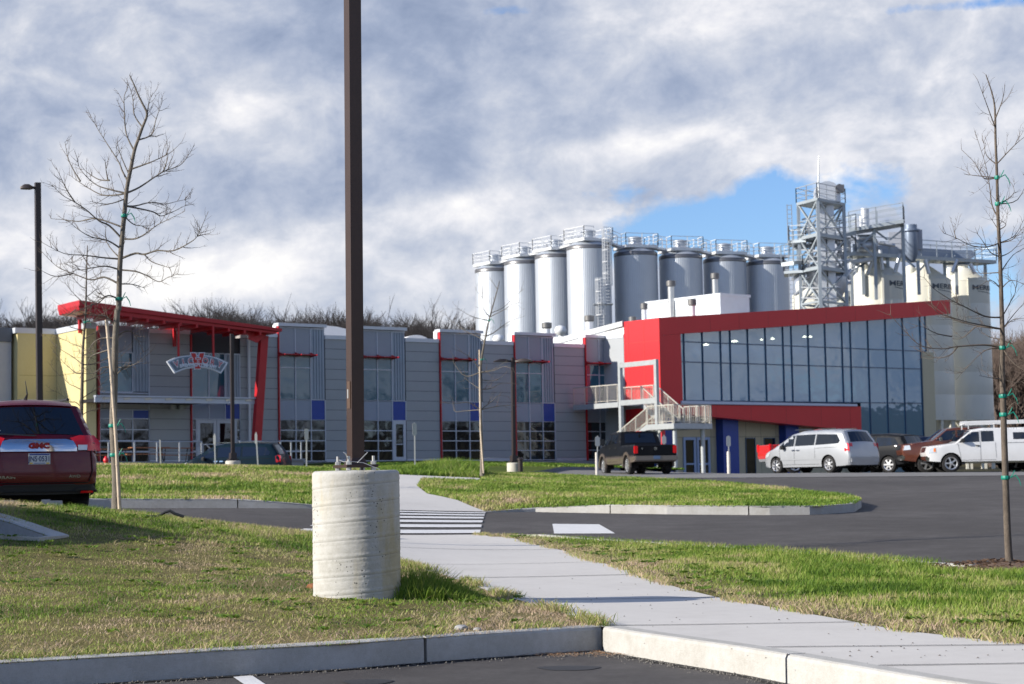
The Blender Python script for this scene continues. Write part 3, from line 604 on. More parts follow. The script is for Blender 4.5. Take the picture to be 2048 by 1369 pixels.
# steel awning over the doors
AN=2.2; AW=root('entrance_awning','flat pale steel awning shelf over the ground floor doors, under the sign','awning',fu(350,800,AN)); pa=Part(AW)
ul,vl=F1.uv(190,799,AN); ur,vr_=F1.uv(524,800,AN); mb=MB(); F1.box(mb,ul,ur,vl-.14,vl+.12,AN-.12,AN); F1.box(mb,ul,ur,vl+.13,vl+.2,AN-.2,AN+.12); pa('fascia',mb,M_alu)
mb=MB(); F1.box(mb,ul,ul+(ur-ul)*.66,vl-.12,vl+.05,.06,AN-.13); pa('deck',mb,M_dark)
for i in range(8):
    t=(i+.35)/8.2; u_=ul+(ur-ul)*t; mb=MB(); F1.box(mb,u_-.05,u_+.05,vl-.1,vl+.1,.06,AN-.13); pa('beam',mb,M_alu)
    mb=MB(); a=F1.pt(u_,vl+.04,AN+.0); mb.bar(a,a+F1.U*.35+Vector((0,0,.03)),.1,.09,up=F1.n); pa('bracket_cap',mb,mat('warm_steel',(.55,.53,.48),.35,.6))
# ------------------------------------------------------------ yellow corner block (far left) with dark wing behind
Fy=F1.off(.9); YB=root('corner_block','pale yellow stucco corner block with white roof trim beside the canopy','building',Fy.pt(bu(-2)-1.5,0,0)); py=Part(YB)
uR,_=Fy.uv(193,760); uL,vT=Fy.uv(172,646); 
dirb=-F1.n   # backwards
# front strip
mb=MB(); Fy.box(mb,uL,uR-.02,-1.5,vT-.28,-.6,0); py('wall',mb,M_yel); mb=MB(); Fy.box(mb,uL-.06,uR-.02,vT-.28,vT,-.6,.06); py('roof_trim',mb,M_cap)
# lit side wall running back: solve depth so that its far edge shows at px 112
C=Fy.pt(uL,0,0); t=0
for i in range(400):
    q=C+dirb*(i*.02); pxx=None
    d=q-Vector(CAM); xx=1024+FPX*Vector(Rt).dot(d)/Vector(Fw).dot(d)
    if xx<=113.5: t=i*.02; break
print('side depth',t)
mb=MB(); s0=Fy.pt(uL,-1.5,-.6); th=.3
def sidewall(mb,u0,v0,v1,n0,n1): Fy.box(mb,u0,u0+th,v0,v1,n0,n1)
sidewall(mb,uL,-1.5,vT-.28,-t,-.6); py('side_wall',mb,M_yel); mb=MB(); Fy.box(mb,uL-.06,uL+th,vT-.28,vT,-t,-.6); py('roof_trim',mb,M_cap)
mb=MB(); Fy.box(mb,uL-.012,uL-.004,4.6,4.64,-t,-.02); Fy.box(mb,uL-.012,uL-.004,1.5,1.54,-t,-.02); py('joint',mb,mat('yellow_joint',(.40,.34,.16),.9))
uLL=Fy.uv(35,700,-t)[0]; mb=MB(); Fy.box(mb,uLL,uL-.01,-1.5,vT-.28,-t-3,-t-.001); py('back_wall',mb,M_yel); mb=MB(); Fy.box(mb,uLL-.15,uL-.07,vT-.28,vT,-t-3,-t+.06); py('roof_trim',mb,M_cap)
mb=MB(); Fy.box(mb,uLL+.1,uL-.02,4.6,4.63,-t,-t+.006); py('joint',mb,MT['yellow_joint'])
u_,v_=Fy.uv(118,801,-t+.4); mb=MB(); Fy.box(mb,u_-2.2,u_+1.,v_-.9,v_,-t,-t+.8); py('vent_box',mb,M_galv)
WG=root('warehouse_wing','pale warehouse wall with a dark grey band at the far left edge','building',Fy.pt(uLL-3,0,-t-1)); pw=Part(WG)
vW=Fy.uv(10,684,-t-.5)[1]; vD=Fy.uv(10,656,-t-.5)[1]
mb=MB(); Fy.box(mb,uLL-24,uLL-.16,-2,vW,-t-12,-t-.5); pw('wall',mb,mat('pale_block',(.50,.51,.52),.85,var=.05)); mb=MB(); Fy.box(mb,uLL-24,uLL-.16,vW,vD,-t-12,-t-.42); pw('roof_band',mb,mat('dark_band',(.12,.14,.17),.6,var=.08))
# patio slab, rail, furniture
pN=6.0; ua,va=F1.uv(190,924,pN); ub,_=F1.uv(369,924,pN); uc,_=F1.uv(607,924,pN)
mb=MB(); F1.box(mb,ua-3,ub,-1.6,va,.06,pN); 
PT=tag(obj('patio_terrace',mb,mat('patio_concrete',(.30,.31,.33),.9,var=.12,vscale=2.)),'low grey concrete terrace wall under the railing, left of the dark minivan','terrace')
mb=MB(); u0,v0=F1.uv(568,922,pN); F1.box(mb,u0,uc,v0-1.4,v0,pN-1.2,pN); F1.box(mb,u0-.05,uc+.05,v0,v0+.1,pN-1.3,pN+.1); tag(obj('retaining_wall',mb,MT['patio_concrete']),'short concrete block wall just right of the dark minivan','wall')
RL=root('patio_railing','thin steel patio railing in front of the entrance doors','railing',F1.pt(ub,va,pN)); pr=Part(RL)
M_rail=mat('rail_steel',(.50,.53,.57),.4,.5)
def rail(x0,x1,top,mid,bot,posts,part,n=pN-.15):
    a=F1.uv(x0,top[0],n); b=F1.uv(x1,top[1],n)
    mb=MB(); mb.tube([F1.pt(*a,n),F1.pt(*b,n)],.03,6); part('handrail',mb,M_rail)
    a2=F1.uv(x0,mid[0],n); b2=F1.uv(x1,mid[1],n); mb=MB(); mb.tube([F1.pt(*a2,n),F1.pt(*b2,n)],.018,6); part('midrail',mb,M_rail)
    for x in posts:
        t=(x-x0)/(x1-x0); y=top[0]+(top[1]-top[0])*t; u_,v_=F1.uv(x,y,n); mb=MB(); F1.box(mb,u_-.03,u_+.03,F1.uv(x,bot,n)[1],v_,n-.03,n+.03); part('post',mb,M_rail)
rail(182,404,(883,884),(905,905),924,(190,217,269,314,359,403),pr)
rail(478,608,(883,883),(904,904),922,(480,498,520,561,582,602),pr)
mb=MB(); n=pN-.15; mb.tube([F1.pt(*F1.uv(406,915,n),n),F1.pt(*F1.uv(406,892,n),n),F1.pt(*F1.uv(412,889,n),n),F1.pt(*F1.uv(423,901,n),n)],.03,6); pr('stair_handrail',mb,M_rail)
M_wood=mat('table_wood',(.30,.12,.05),.6,var=.2,vscale=8)
def table(x,y,lbl,n=3.6):
    u_,v_=F1.uv(x,y,n); Tt=root('patio_table',lbl,'table',F1.pt(u_,v_-.75,n),group='beer tables on the terrace'); pt_=Part(Tt)
    mb=MB(); F1.box(mb,u_-1.,u_+1.,v_-.04,v_,n-.3,n+.3); pt_('tabletop',mb,M_wood)
    for s in (-1,1):
        for q in (-1,1):
            mb=MB(); mb.bar(F1.pt(u_+s*.8,v_-.04,n+q*.2),F1.pt(u_+s*.7,v_-.78,n+q*.25),.04); pt_('leg',mb,M_black)
def bench(x,y,lbl,n=4.2):
    u_,v_=F1.uv(x,y,n); Tt=root('patio_bench',lbl,'bench',F1.pt(u_,v_-.45,n),group='beer benches on the terrace'); pt_=Part(Tt)
    mb=MB(); F1.box(mb,u_-1.,u_+1.,v_-.04,v_,n-.13,n+.13); pt_('seat',mb,M_wood)
    for s in (-1,1):
        mb=MB(); mb.bar(F1.pt(u_+s*.8,v_-.04,n-.1),F1.pt(u_+s*.75,v_-.48,n-.1),.04); mb.bar(F1.pt(u_+s*.8,v_-.04,n+.1),F1.pt(u_+s*.75,v_-.48,n+.1),.04); pt_('leg',mb,M_black)
table(298,895,'brown terrace table left of the sign post, behind the railing'); table(349,896,'brown terrace table nearest the entrance doors'); table(218,898,'dark terrace table behind the left tree trunk')
bench(290,908,'brown bench in front of the table left of the sign post'); bench(350,910,'brown bench in front of the table nearest the doors'); bench(222,910,'dark bench in front of the table behind the tree trunk')
# fire hydrant and white post by the terrace
q=P(212,931,82); HY=root('fire_hydrant','small red fire hydrant at the foot of the terrace wall','hydrant',(q.x,q.y,q.z-.25)); ph=Part(HY)
mb=MB(); mb.lathe((q.x,q.y,q.z-.25),[(.13,0),(.13,.05),(.09,.06),(.09,.4),(.12,.42),(.12,.47),(.1,.55),(.05,.62),(.02,.64)],12); ph('barrel',mb,M_red,smooth=40)
mb=MB(); mb.tube([(q.x-.16,q.y,q.z+.05),(q.x+.16,q.y,q.z+.05)],.05,8); ph('outlet',mb,M_red)
# ------------------------------------------------------------ red framed hall on the right
F2=Frame.fit(1364,684.2,801.5,1848,703.5,807,3.53)
print('F2',F2.O,F2.U)
PR=.55   # the red frame stands proud of the glass
Ff=F2.off(PR)
B2=root('brewhouse_hall','red framed hall with a huge blue glass curtain wall, right of the grey building','building',F2.pt(4,-3,-5)); p2=Part(B2)
def fpx(x,y,n): return F2.uv(x,y,n)
def polyp(name,pxs,n0,n1,m,smooth=None):
    mb=MB(); F2.poly(mb,[fpx(x,y,n1) for x,y in pxs],n0,n1); return p2(name,mb,m)
# upper band + left jamb, lower band with slanting underside
Cn=fpx(1318,640,PR)
polyp('red_fascia',[(1318,636),(1900,600),(1901,628),(1850,633),(1361,668),(1319,671.5)],-.3,PR,M_red)
polyp('red_jamb',[(1319,671.9),(1361,668.4),(1366,808),(1324,808)],-.3,PR-.002,M_red)
polyp('red_lower_band',[(1323,808.3),(1366,808.3),(1366,810),(1722,813.5),(1723,863),(1500,841),(1390,831),(1324,828)],-.6,PR,M_red)
mb=MB()
for x_ in (1420,1478,1536,1594,1652,1710,1768,1826,1884):
    t_=(x_-1318)/582; a_=fpx(x_,636-36*t_,PR); F2.box(mb,a_[0]-.008,a_[0]+.008,a_[1]-(1.02 if x_<1845 else .82),a_[1]-.03,PR,PR+.003)
for x_ in (1432,1502,1572,1642,1700):
    a_=fpx(x_,815,PR); b_=fpx(x_,831+(x_-1390)*.094,PR); F2.box(mb,a_[0]-.008,a_[0]+.008,b_[1]+.04,a_[1],PR,PR+.003)
p2('panel_joint',mb,mat('red_joint',(.30,.03,.03),.6))
polyp('window_sill',[(1364,802),(1715,808.5),(1715,813),(1364,808)],-.0,PR+.12,mat('sill_white',(.56,.62,.74),.4))
# sunlit end wall, running back from the corner to the grey building
uc,vtc=Cn; vb=-5.5
n_end=-2.45
mb=MB(); Fe=F2
vt0=fpx(1318,636,PR)[1]
# top of the end wall falls towards the back
a=[F2.pt(uc-.001,vb+2.4,PR-.003),F2.pt(uc-.001,vt0,PR-.003),F2.pt(uc-.001,vt0-.02,n_end),F2.pt(uc-.001,vb+2.4,n_end)]
mb.prism(a,[q+F2.U*.3 for q in a]); p2('red_end_wall',mb,M_red)
mb=MB(); 
for n_ in (-.75,-2.1): F2.box(mb,uc-.012,uc-.002,vb+2.5,vt0-.1,n_-.012,n_+.012)
for v_ in (vt0-1.35,vt0-3.9,vt0-6.1): F2.box(mb,uc-.011,uc-.002,v_-.012,v_+.012,n_end,PR-.02)
p2('panel_joint',mb,mat('red_joint',(.30,.03,.03),.6))
# body of the hall: roof, back wall, floors, so that the glass has a room behind it
vroofL=vt0-.5; uR2,vroofR=fpx(1897,604,PR); DEP=-14
mb=MB(); mb.prism([F2.pt(uc+.3,vroofL,-.3),F2.pt(uR2,vroofR-.2,-.3),F2.pt(uR2,vroofR-.2,DEP),F2.pt(uc+.3,vroofL,DEP)],[q+Vector((0,0,-.3)) for q in (F2.pt(uc+.3,vroofL,-.3),F2.pt(uR2,vroofR-.2,-.3),F2.pt(uR2,vroofR-.2,DEP),F2.pt(uc+.3,vroofL,DEP))]); p2('roof',mb,M_capw)
uEnd=fpx(1846,780,0)[0]; fl=fpx(1500,806,0)[1]
M_int=mat('interior_wall',(.16,.20,.24),.8,var=.1,vscale=.4); 
mb=MB(); F2.poly(mb,[(uc+.3,vb),(uEnd+.4,vb),(uEnd+.4,vroofR-.7),(uc+.3,vroofL-.7)],DEP-.2,DEP+1); p2('back_wall',mb,M_int)
mb=MB(); F2.box(mb,uc+.3,fpx(1722,806,0)[0],fl-.35,fl-.05,DEP+1,-.35); p2('floor_slab',mb,M_int)
def colrow(n_,py):
    q=F2.pt(uc,0,n_); d=ray(1100,py); return CAM[2]+d[2]/d[1]*q.y-q.z
def ncol(px_,v=6.):
    lo,hi=-60.,0.
    for _ in range(40):
        m_=(lo+hi)/2; d=F2.pt(uc,v,m_)-Vector(CAM); x=1024+FPX*Vector(Rt).dot(d)/Vector(Fw).dot(d)
        if x<px_: lo=m_
        else: hi=m_
    return lo
nw=ncol(1106); va_=colrow(n_end,655)-.02; vb_w=colrow(nw,690); print('wing',nw,va_,vb_w)
mb=MB(); q=[F2.pt(uc+.02,vb,n_end-.01),F2.pt(uc+.02,va_,n_end-.01),F2.pt(uc+.02,vb_w,nw),F2.pt(uc+.02,vb,nw)]; mb.prism(q,[w+F2.U*.28 for w in q]); p2('side_wall',mb,M_capw)
vsd=(F1.O.z+WC)-F2.pt(uc,0,0).z; mb=MB(); F2.box(mb,uc-.02,uc+.01,vb,vsd+.25,n_end-3.2,n_end-.02); p2('side_panel',mb,M_side); mb=MB(); F2.box(mb,uc-.05,uc+.012,vsd+.25,vsd+.45,n_end-3.2,n_end-.02); p2('side_cap',mb,M_cap)
mb=MB(); q=[F2.pt(uc-.12,va_,n_end-.01),F2.pt(uc-.12,va_+.32,n_end-.01),F2.pt(uc-.12,vb_w+.32,nw),F2.pt(uc-.12,vb_w,nw)]; mb.prism(q,[w+F2.U*.4 for w in q]); p2('roof_edge',mb,mat('roof_edge_grey',(.50,.52,.53),.5,.2))
# curtain wall
mx=[1367.4,1404.4,1440.9,1460,1495.3,1530.6,1565.9,1582.8,1616.5,1650.3,1684,1700.9,1736.2,1771.5,1805.9,1841]
us=[fpx(x,700,0)[0] for x in mx]; uG0=fpx(1362,720,0)[0]; uG1=fpx(1852,690,0)[0]
rows=[fpx(1600,693.2,0)[1],fpx(1600,731.2,0)[1],fpx(1600,804.3,0)[1]]
uT=fpx(1722,840,0)[0]; vg=fpx(1780,945,0)[1]; vlow=fpx(1780,872,0)[1]
def topv(u): # underside of the fascia above u
    a=fpx(1361,668,PR); b=fpx(1850,633,PR); return a[1]+(u-a[0])/(b[0]-a[0])*(b[1]-a[1])+.3
mb=MB()
for u_ in us: F2.box(mb,u_-.022,u_+.022,(vg if u_>uT else rows[2]),topv(u_),-.1,.07)
for v_ in rows[:2]: F2.box(mb,uG0,uG1,v_-.028,v_+.028,-.09,.05)
F2.box(mb,uG0,uEnd,rows[2]-.03,rows[2]+.03,-.09,.05); F2.box(mb,uT,uEnd,vlow-.03,vlow+.03,-.09,.05)
F2.box(mb,uG1-.05,uG1,rows[0],topv(uG1),-.1,.06); F2.box(mb,uEnd-.05,uEnd,vg,rows[1]+1,-.1,.06)
cwall=p2('curtain_wall',mb,M_mull)
allu=[uG0]+us+[uG1]
npane=0
for i in range(len(allu)-1):
    a,b=allu[i],allu[i+1]
    for j,(v0,v1) in enumerate(((rows[2],rows[1]),(rows[1],rows[0]),(rows[0],None))):
        if a>=us[-1]-.01 and j<2: continue
        q=[(a,v0),(b,v0),(b,v1 if v1 else topv(b)),(a,v1 if v1 else topv(a))]; m_=MB(); F2.face(m_,q,0); m_.v=[tuple(p2.inv@Vector(v)) for v in m_.v]; obj('pane',m_,M_gl2,cwall)
    if b>uT+.05 and a<us[-1]-.01:
        a=max(a,uT)
        for v0,v1 in ((vg,vlow),(vlow,rows[2])):
            m_=MB(); F2.face(m_,[(a,v0),(b,v0),(b,v1),(a,v1)],0); m_.v=[tuple(p2.inv@Vector(v)) for v in m_.v]; obj('pane',m_,M_gl2,cwall)
mb=MB(); F2.box(mb,uEnd+.06,uEnd+.3,vb,vroofR-.55,DEP-.2,-.16); p2('end_wall',mb,M_int)
# end pier and dark return
uP0=fpx(1846,760,.1)[0]; uP1=fpx(1869,760,.1)[0]; vP=fpx(1858,705,.1)[1]
mb=MB(); F2.box(mb,uP0,uP1,vg-1,vP,-6,.1); p2('end_pier',mb,M_yelg)
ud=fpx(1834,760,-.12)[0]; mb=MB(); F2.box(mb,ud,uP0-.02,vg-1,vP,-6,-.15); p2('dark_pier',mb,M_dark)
# tan lower wall, blue pilasters, doors and windows, set back under the red band
RB=-.9
def px2(x,y): return fpx(x,y,RB)
vbase=px2(1500,960)[1]
u0=uc-.0; mb=MB(); F2.box(mb,u0,px2(1722,900)[0],vbase-1,fl-.36,RB-.3,RB); p2('lower_wall',mb,M_yelg)
mb=MB()
for x in (1422,1442,1492,1522,1552,1608,1640,1690): u_=px2(x,880)[0]; F2.box(mb,u_-.012,u_+.012,vbase-1,fl-.4,RB,RB+.005)
v_=px2(1500,874)[1]; F2.box(mb,u0,px2(1722,900)[0],v_-.014,v_+.014,RB,RB+.004); p2('panel_joint',mb,mat('tan_joint',(.22,.21,.15),.9))
for a,b in ((1319,1346),(1447,1478),(1573,1599)):
    ua_=fpx(a,900,RB+.6)[0]; ub_=fpx(b,900,RB+.6)[0]; mb=MB(); F2.box(mb,ua_,ub_,vbase-1,fl-.4,RB+.003,RB+.6); p2('blue_pilaster',mb,M_blue)
def win2(x0,x1,y0,y1,name='window',lab=None):
    a,vt_=px2(x0,y0); b,vb_=px2(x1,y1); mb=MB(); t=.05
    for q in ((a,a+t,vb_,vt_),(b-t,b,vb_,vt_),(a+t,b-t,vt_-t,vt_),(a+t,b-t,vb_,vb_+t)): F2.box(mb,*q,RB-.02,RB+.05)
    w=p2(name,mb,M_mull); m_=MB(); F2.face(m_,[(a+t,vb_+t),(b-t,vb_+t),(b-t,vt_-t),(a+t,vt_-t)],RB+.02); m_.v=[tuple(p2.inv@Vector(v)) for v in m_.v]; obj('pane',m_,M_gl0,w)
win2(1490,1512,876,958); win2(1527,1550,876,898); win2(1615,1640,878,900)
M_dfr=mat('blue_door_frame',(.30,.42,.66),.4,.1)
for a,b in ((1365,1391.5),(1392,1420)):
    ua_,vt_=px2(a,875); ub_,vb_=px2(b,953); w=.17 ; mb=MB()
    for q in ((ua_,ua_+w,vb_,vt_),(ub_-w,ub_,vb_,vt_),(ua_+w,ub_-w,vt_-w,vt_),(ua_+w,ub_-w,vb_,vb_+.15),(ua_+w,ub_-w,px2(a,929)[1]-.04,px2(a,929)[1]+.06)): F2.box(mb,*q,RB-.02,RB+.08)
    w_=p2('door',mb,M_dfr); m_=MB(); F2.face(m_,[(ua_+w,vb_+.15),(ub_-w,vb_+.15),(ub_-w,vt_-w),(ua_+w,vt_-w)],RB+.03); m_.v=[tuple(p2.inv@Vector(v)) for v in m_.v]; obj('pane',m_,M_gl0,w_)
m_=MB(); ua_,vt_=px2(1402,912); ub_,vb_=px2(1407,924); F2.box(m_,ua_,ub_,vb_,vt_,RB+.035,RB+.04); p2('door_notice',m_,M_alu)
# inside: long blue horizontal tank, lamps, pale machines
M_tank=mat('blue_tank',(.04,.26,.85),.45)
def cap(x0,x1,y0,y1,n,name,label):
    a=F2.pt(*fpx(x0,(y0+y1)/2,n),n); b=F2.pt(*fpx(x1,(y0+y1)/2,n),n); r=abs(fpx(x0,y0,n)[1]-fpx(x0,y1,n)[1])/2; d=(b-a); L=d.length; d.normalize(); mb=MB(); pts=[];rr=[]
    for i in range(7): t=i/6; pts.append(a+d*(r*(1-math.cos(t*math.pi/2)))); rr.append(max(.03,r*math.sin(t*math.pi/2)))
    for i in range(7): t=1-i/6; pts.append(b-d*(r*(1-math.cos(t*math.pi/2)))); rr.append(max(.03,r*math.sin(t*math.pi/2)))
    mb.tube(pts,rr,20); return tag(obj(name,mb,M_tank,smooth=50),label,'tank')
cap(1640,1800,668,702,-3.5,'storage_tank','blue horizontal tank behind the right part of the big glass wall')
cap(1368,1640,686,724,-4.5,'storage_tank','blue horizontal tank behind the left part of the big glass wall')
M_lamp=mat('lit_lamp',(1,.9,.7),.5,emit=((1,.80,.50),9.))
for i,(x,y,s,l) in enumerate(((1412,690,.34,'lit ceiling lamp just left of the second mullion group'),(1469,683,.40,'brightest lit ceiling lamp behind the left of the glass wall'),(1545,678,.24,'lit ceiling lamp between the two brightest ones'),(1609,674,.24,'lit ceiling lamp left of the middle of the glass wall'),(1621,674,.2,'small lit lamp close beside another, middle of the glass wall'),(1523,680,.16,'smallest faint lamp behind the glass wall'))):
    q=F2.pt(*fpx(x,y,-3.),-3.); mb=MB(); mb.lathe(q,[(s*.5,-.04),(s*.55,0),(s*.3,.05),(.03,.08)],12); L_=tag(obj('ceiling_lamp',mb,M_lamp,smooth=50),l,'lamp')
M_mach=mat('machine_pale',(.55,.60,.62),.5)
for x0,x1,y0,y1,l in ((1384,1408,778,803,'pale square machine low behind the left of the glass wall'),(1412,1438,777,803,'second pale machine low behind the glass wall, right of the square one'),(1588,1602,767,803,'pale upright cabinet behind the middle of the glass wall'),(1540,1556,772,803,'slim pale cabinet behind the glass wall under the small lamps'),(1566,1574,716,727,'small white box high behind the glass wall')):
    a,vt_=fpx(x0,y0,-2.5); b,vb_=fpx(x1,y1,-2.5); mb=MB(); F2.box(mb,a,b,vb_+.1,vt_,-3.2,-2.5); F2.box(mb,a+.1,b-.1,vt_,vt_+.08,-3.1,-2.7); F2.box(mb,a+.06,b-.06,vb_+.25,vb_+.5,-2.5,-2.46); tag(obj('machine_cabinet',mb,M_mach),l,'cabinet')
for x0,x1 in ((1724,1733),(1738,1748),(1752,1767)):
    a,vt_=fpx(x0,663,-6); b,vb_=fpx(x1,672,-6); mb=MB(); F2.box(mb,a,b,vb_,vt_,-6.1,-6); 
    p2('back_window',mb,mat('bright_window',(.8,.85,.8),.5,emit=((.8,.9,.85),.5)))
# security camera under band, alarm box
u_,v_=px2(1400,833); mb=MB(); F2.box(mb,u_-.1,u_+.1,v_-.12,v_+.02,RB,RB+.3); p2('soffit_lamp',mb,M_black)
# ------------------------------------------------------------ white penthouse on the roof, roof wing behind, pipes
n0=-6.
PH=root('roof_penthouse','white metal plant room standing on the roof behind the red fascia','plant room',F2.pt(*fpx(1440,640,n0),n0)); pp=Part(PH)
M_wm=mat('white_metal',(.56,.60,.64),.5,.1,var=.04,vscale=2.)
uK,vKt=fpx(1440,588.5,n0); uR_,_=fpx(1498,582,n0); vK0=vKt-3.6
mb=MB(); F2.box(mb,uK,uR_,vK0,vKt-.1,n0-6.9,n0); pp('wall',mb,M_wm)
mb=MB(); F2.box(mb,uK-.08,uR_+.08,vKt-.1,vKt+.06,n0-7,n0+.08); pp('roof_edge',mb,M_wm)
mb=MB(); F2.box(mb,uK-.01,uK-.002,vK0+1,vKt-.7,n0-4.4,n0-2.9); pp('louvre',mb,mat('louvre_grey',(.40,.44,.46),.5))
def pxat(n): pass
def stack(x,ytop,ybot,wpx,Y,label,hat=True,m=None,name='exhaust_pipe'):
    a=P(x,ytop,Y); b=P(x,ybot,Y); r=wpx/2/FPX*Y; rt=root(name,label,'pipe',(a.x,a.y,b.z-1.2)); q=Part(rt); mb=MB(); mb.lathe((a.x,a.y,0),[(r,b.z-1.2),(r,a.z-.25)],14); q('pipe',mb,m or M_galvp,smooth=40)
    if hat:
        mb=MB(); mb.lathe((a.x,a.y,0),[(r*1.05,a.z-.45),(r*1.45,a.z-.38),(r*1.45,a.z-.05),(r*.5,a.z)],14); q('cap',mb,M_dkst,smooth=30)
M_galvp=mat('stainless',(.62,.62,.60),.28,.75,var=.08,vscale=2.); M_dkst=mat('dark_steel',(.16,.16,.16),.5,.5)
M_wpipe=mat('white_pipe',(.72,.74,.76),.45)
stack(1341.5,561,600,13,129,'stainless exhaust stack rising from the left of the penthouse roof'); stack(1429.5,546,587,12,129,'taller stainless exhaust stack near the right corner of the penthouse')
stack(1288,606,646,10,121,'slim white vent pipe just left of the penthouse',True,M_wpipe); stack(1384,598,640,12,117,'white vent pipe in front of the penthouse louvre',True,M_wpipe); stack(1265,633,650,11,122,'short vent pipe on the red wall top, left of the slim one',True,M_wpipe)
stack(1093,645,672,14,130,'white roof pipe above the fourth window bay',True,M_wpipe); stack(1178,631,668,14,130,'white roof pipe in front of the biggest steel tank',True,M_wpipe)
# ------------------------------------------------------------ galvanised stair tower with balcony
u0,_=F1.uv(1145,808,.2); vF=3.34
ST=root('outside_staircase','galvanised steel stairs with a portal frame and balcony in front of the red wall','staircase',F1.pt(u0,0,6)); q5=Part(ST)
def npx(px,v=3.3,u=None):
    # outward distance at which a point of the stair's side plane shows at picture column px
    u=u0 if u is None else u; lo,hi=0.,14.
    for _ in range(40):
        m_=(lo+hi)/2; d=F1.pt(u,v,m_)-Vector(CAM); x=1024+FPX*Vector(Rt).dot(d)/Vector(Fw).dot(d)
        if x<px: lo=m_
        else: hi=m_
    return lo
def pyv(px,py,n,u=None):
    # height (v) on the side plane at outward distance n for picture row py
    u=u0 if u is None else u; d=ray(px,py); q=F1.pt(u,0,n); Yq=q.y; z=CAM[2]+d[2]/d[1]*Yq; return z-q.z
nA=npx(1239); nB=npx(1311); nL=npx(1347); print('stair n',nA,nB,nL)
vFl=pyv(1239,805,nA); vLd=pyv(1330,848,nL-.6); wS=1.25
M_gal=mat('galvanised_beam',(.44,.47,.49),.45,.35,var=.12,vscale=4)
def nb(name,n0_,n1_,v0,v1,ua_=0.,ub_=.15): mb=MB(); F1.box(mb,u0+ua_,u0+ub_,v0,v1,n0_,n1_); return q5(name,mb,M_gal)
vt1=pyv(1239,724,nA); vt2=pyv(1311,721,nB); vT_=(vt1+vt2)/2
wz=2*wS+.2
for s,ua_ in ((0,0.),(1,wz)):
    nb('column',nA-.11,nA+.11,-1.6,vFl if s else vT_,ua_,ua_+.2)
    if s: continue
    nb('column',nB-.11,nB+.11,vLd-.1,vT_,ua_,ua_+.2)
    nb('beam',nA+.111,nB-.111,vT_-.30,vT_-.02,ua_+.01,ua_+.18); nb('beam',nA+.111,nB-.111,vFl-.20,vFl+.10,ua_+.01,ua_+.18)
nb('beam',nA-.1,nA+.1,vFl-.2,vFl-.02,.201,wz-.001)
# balcony deck
mb=MB(); F1.box(mb,u0,u0+wz,vFl-.02,vFl+.02,.25,nA-.15); F1.box(mb,u0,u0+.12,vFl-.28,vFl-.021,.25,nA-.15); F1.box(mb,u0+wz-.12,u0+wz,vFl-.28,vFl-.021,.25,nA-.15); q5('balcony_deck',mb,M_gal)
M_rl=mat('cream_rail',(.50,.48,.43),.5,.1)
def railing(pa,pb,h=1.05,step=.14,part=q5,r=.022,post=True):
    pa=Vector(pa); pb=Vector(pb); mb=MB(); up=Vector((0,0,h)); mb.bar(pa+up,pb+up,.05,.05); mb.bar(pa+Vector((0,0,.12)),pb+Vector((0,0,.12)),.03,.03); L=(pb-pa).length; n=max(2,int(L/step))
    for i in range(n+1):
        c=pa.lerp(pb,i/n); w=.05 if (i%8==0 or i==n) else .02; mb.bar(c+Vector((0,0,.0 if w>.03 else .12)),c+up,w,w,up=F1.n)
    part('railing',mb,M_rl)
railing(F1.pt(u0+.03,vFl,.3),F1.pt(u0+.03,vFl,nA-.2)); railing(F1.pt(u0+wz-.03,vFl,.3),F1.pt(u0+wz-.03,vFl,nA-.2))
# landing, carried on two columns
nL0=nB-.9
mb=MB(); F1.box(mb,u0-.02,u0+wz+.05,vLd-.30,vLd-.03,nL0,nL); F1.box(mb,u0-.02,u0+wz+.05,vLd-.029,vLd+.01,nL0,nL); q5('landing',mb,M_gal)
railing(F1.pt(u0+.03,vLd,nL0+.1),F1.pt(u0+.03,vLd,nL-.04)); railing(F1.pt(u0+.03,vLd,nL-.03),F1.pt(u0+wz,vLd,nL-.03)); railing(F1.pt(u0+wz,vLd,nL0+.1),F1.pt(u0+wz,vLd,nL-.04))
for ua_,nn in ((.35,nL-.4),(wz-.35,nL-.4)):
    mb=MB(); b=F1.pt(u0+ua_,0,nn); mb.lathe((b.x,b.y,b.z),[(.13,-2.2),(.13,vLd-.3)],12); q5('column',mb,M_gal,smooth=40)
def flight(ua_,ub_,na,va,nb_,vb_):
    a=Vector((na,va)); b=Vector((nb_,vb_)); n=max(3,int(abs(va-vb_)/.19)); mb=MB()
    for s in (ua_,ub_-.06):
        A=F1.pt(u0+s,va-.12,na); B=F1.pt(u0+s,vb_-.12,nb_); w=F1.U*.06; h=Vector((0,0,.16)); mb.prism([A-h,B-h,B+h,A+h],[q+w for q in (A-h,B-h,B+h,A+h)])
    q5('stringer',mb,M_gal); mb=MB()
    for i in range(n):
        t=(i+.5)/n; c=a.lerp(b,t); F1.box(mb,u0+ua_+.061,u0+ub_-.061,c.y-.04,c.y,c.x-.14,c.x+.14)
    q5('treads',mb,M_gal)
    railing(F1.pt(u0+ua_+.02,va,na),F1.pt(u0+ua_+.02,vb_,nb_),h=.95); railing(F1.pt(u0+ub_-.02,va,na),F1.pt(u0+ub_-.02,vb_,nb_),h=.95)
flight(wS+.15,wz-.02,nA+.2,vFl,nL0+.05,vLd); flight(.02,wS,nL0,vLd,npx(1203,0.),pyv(1203,893,npx(1203,0.))-.9)
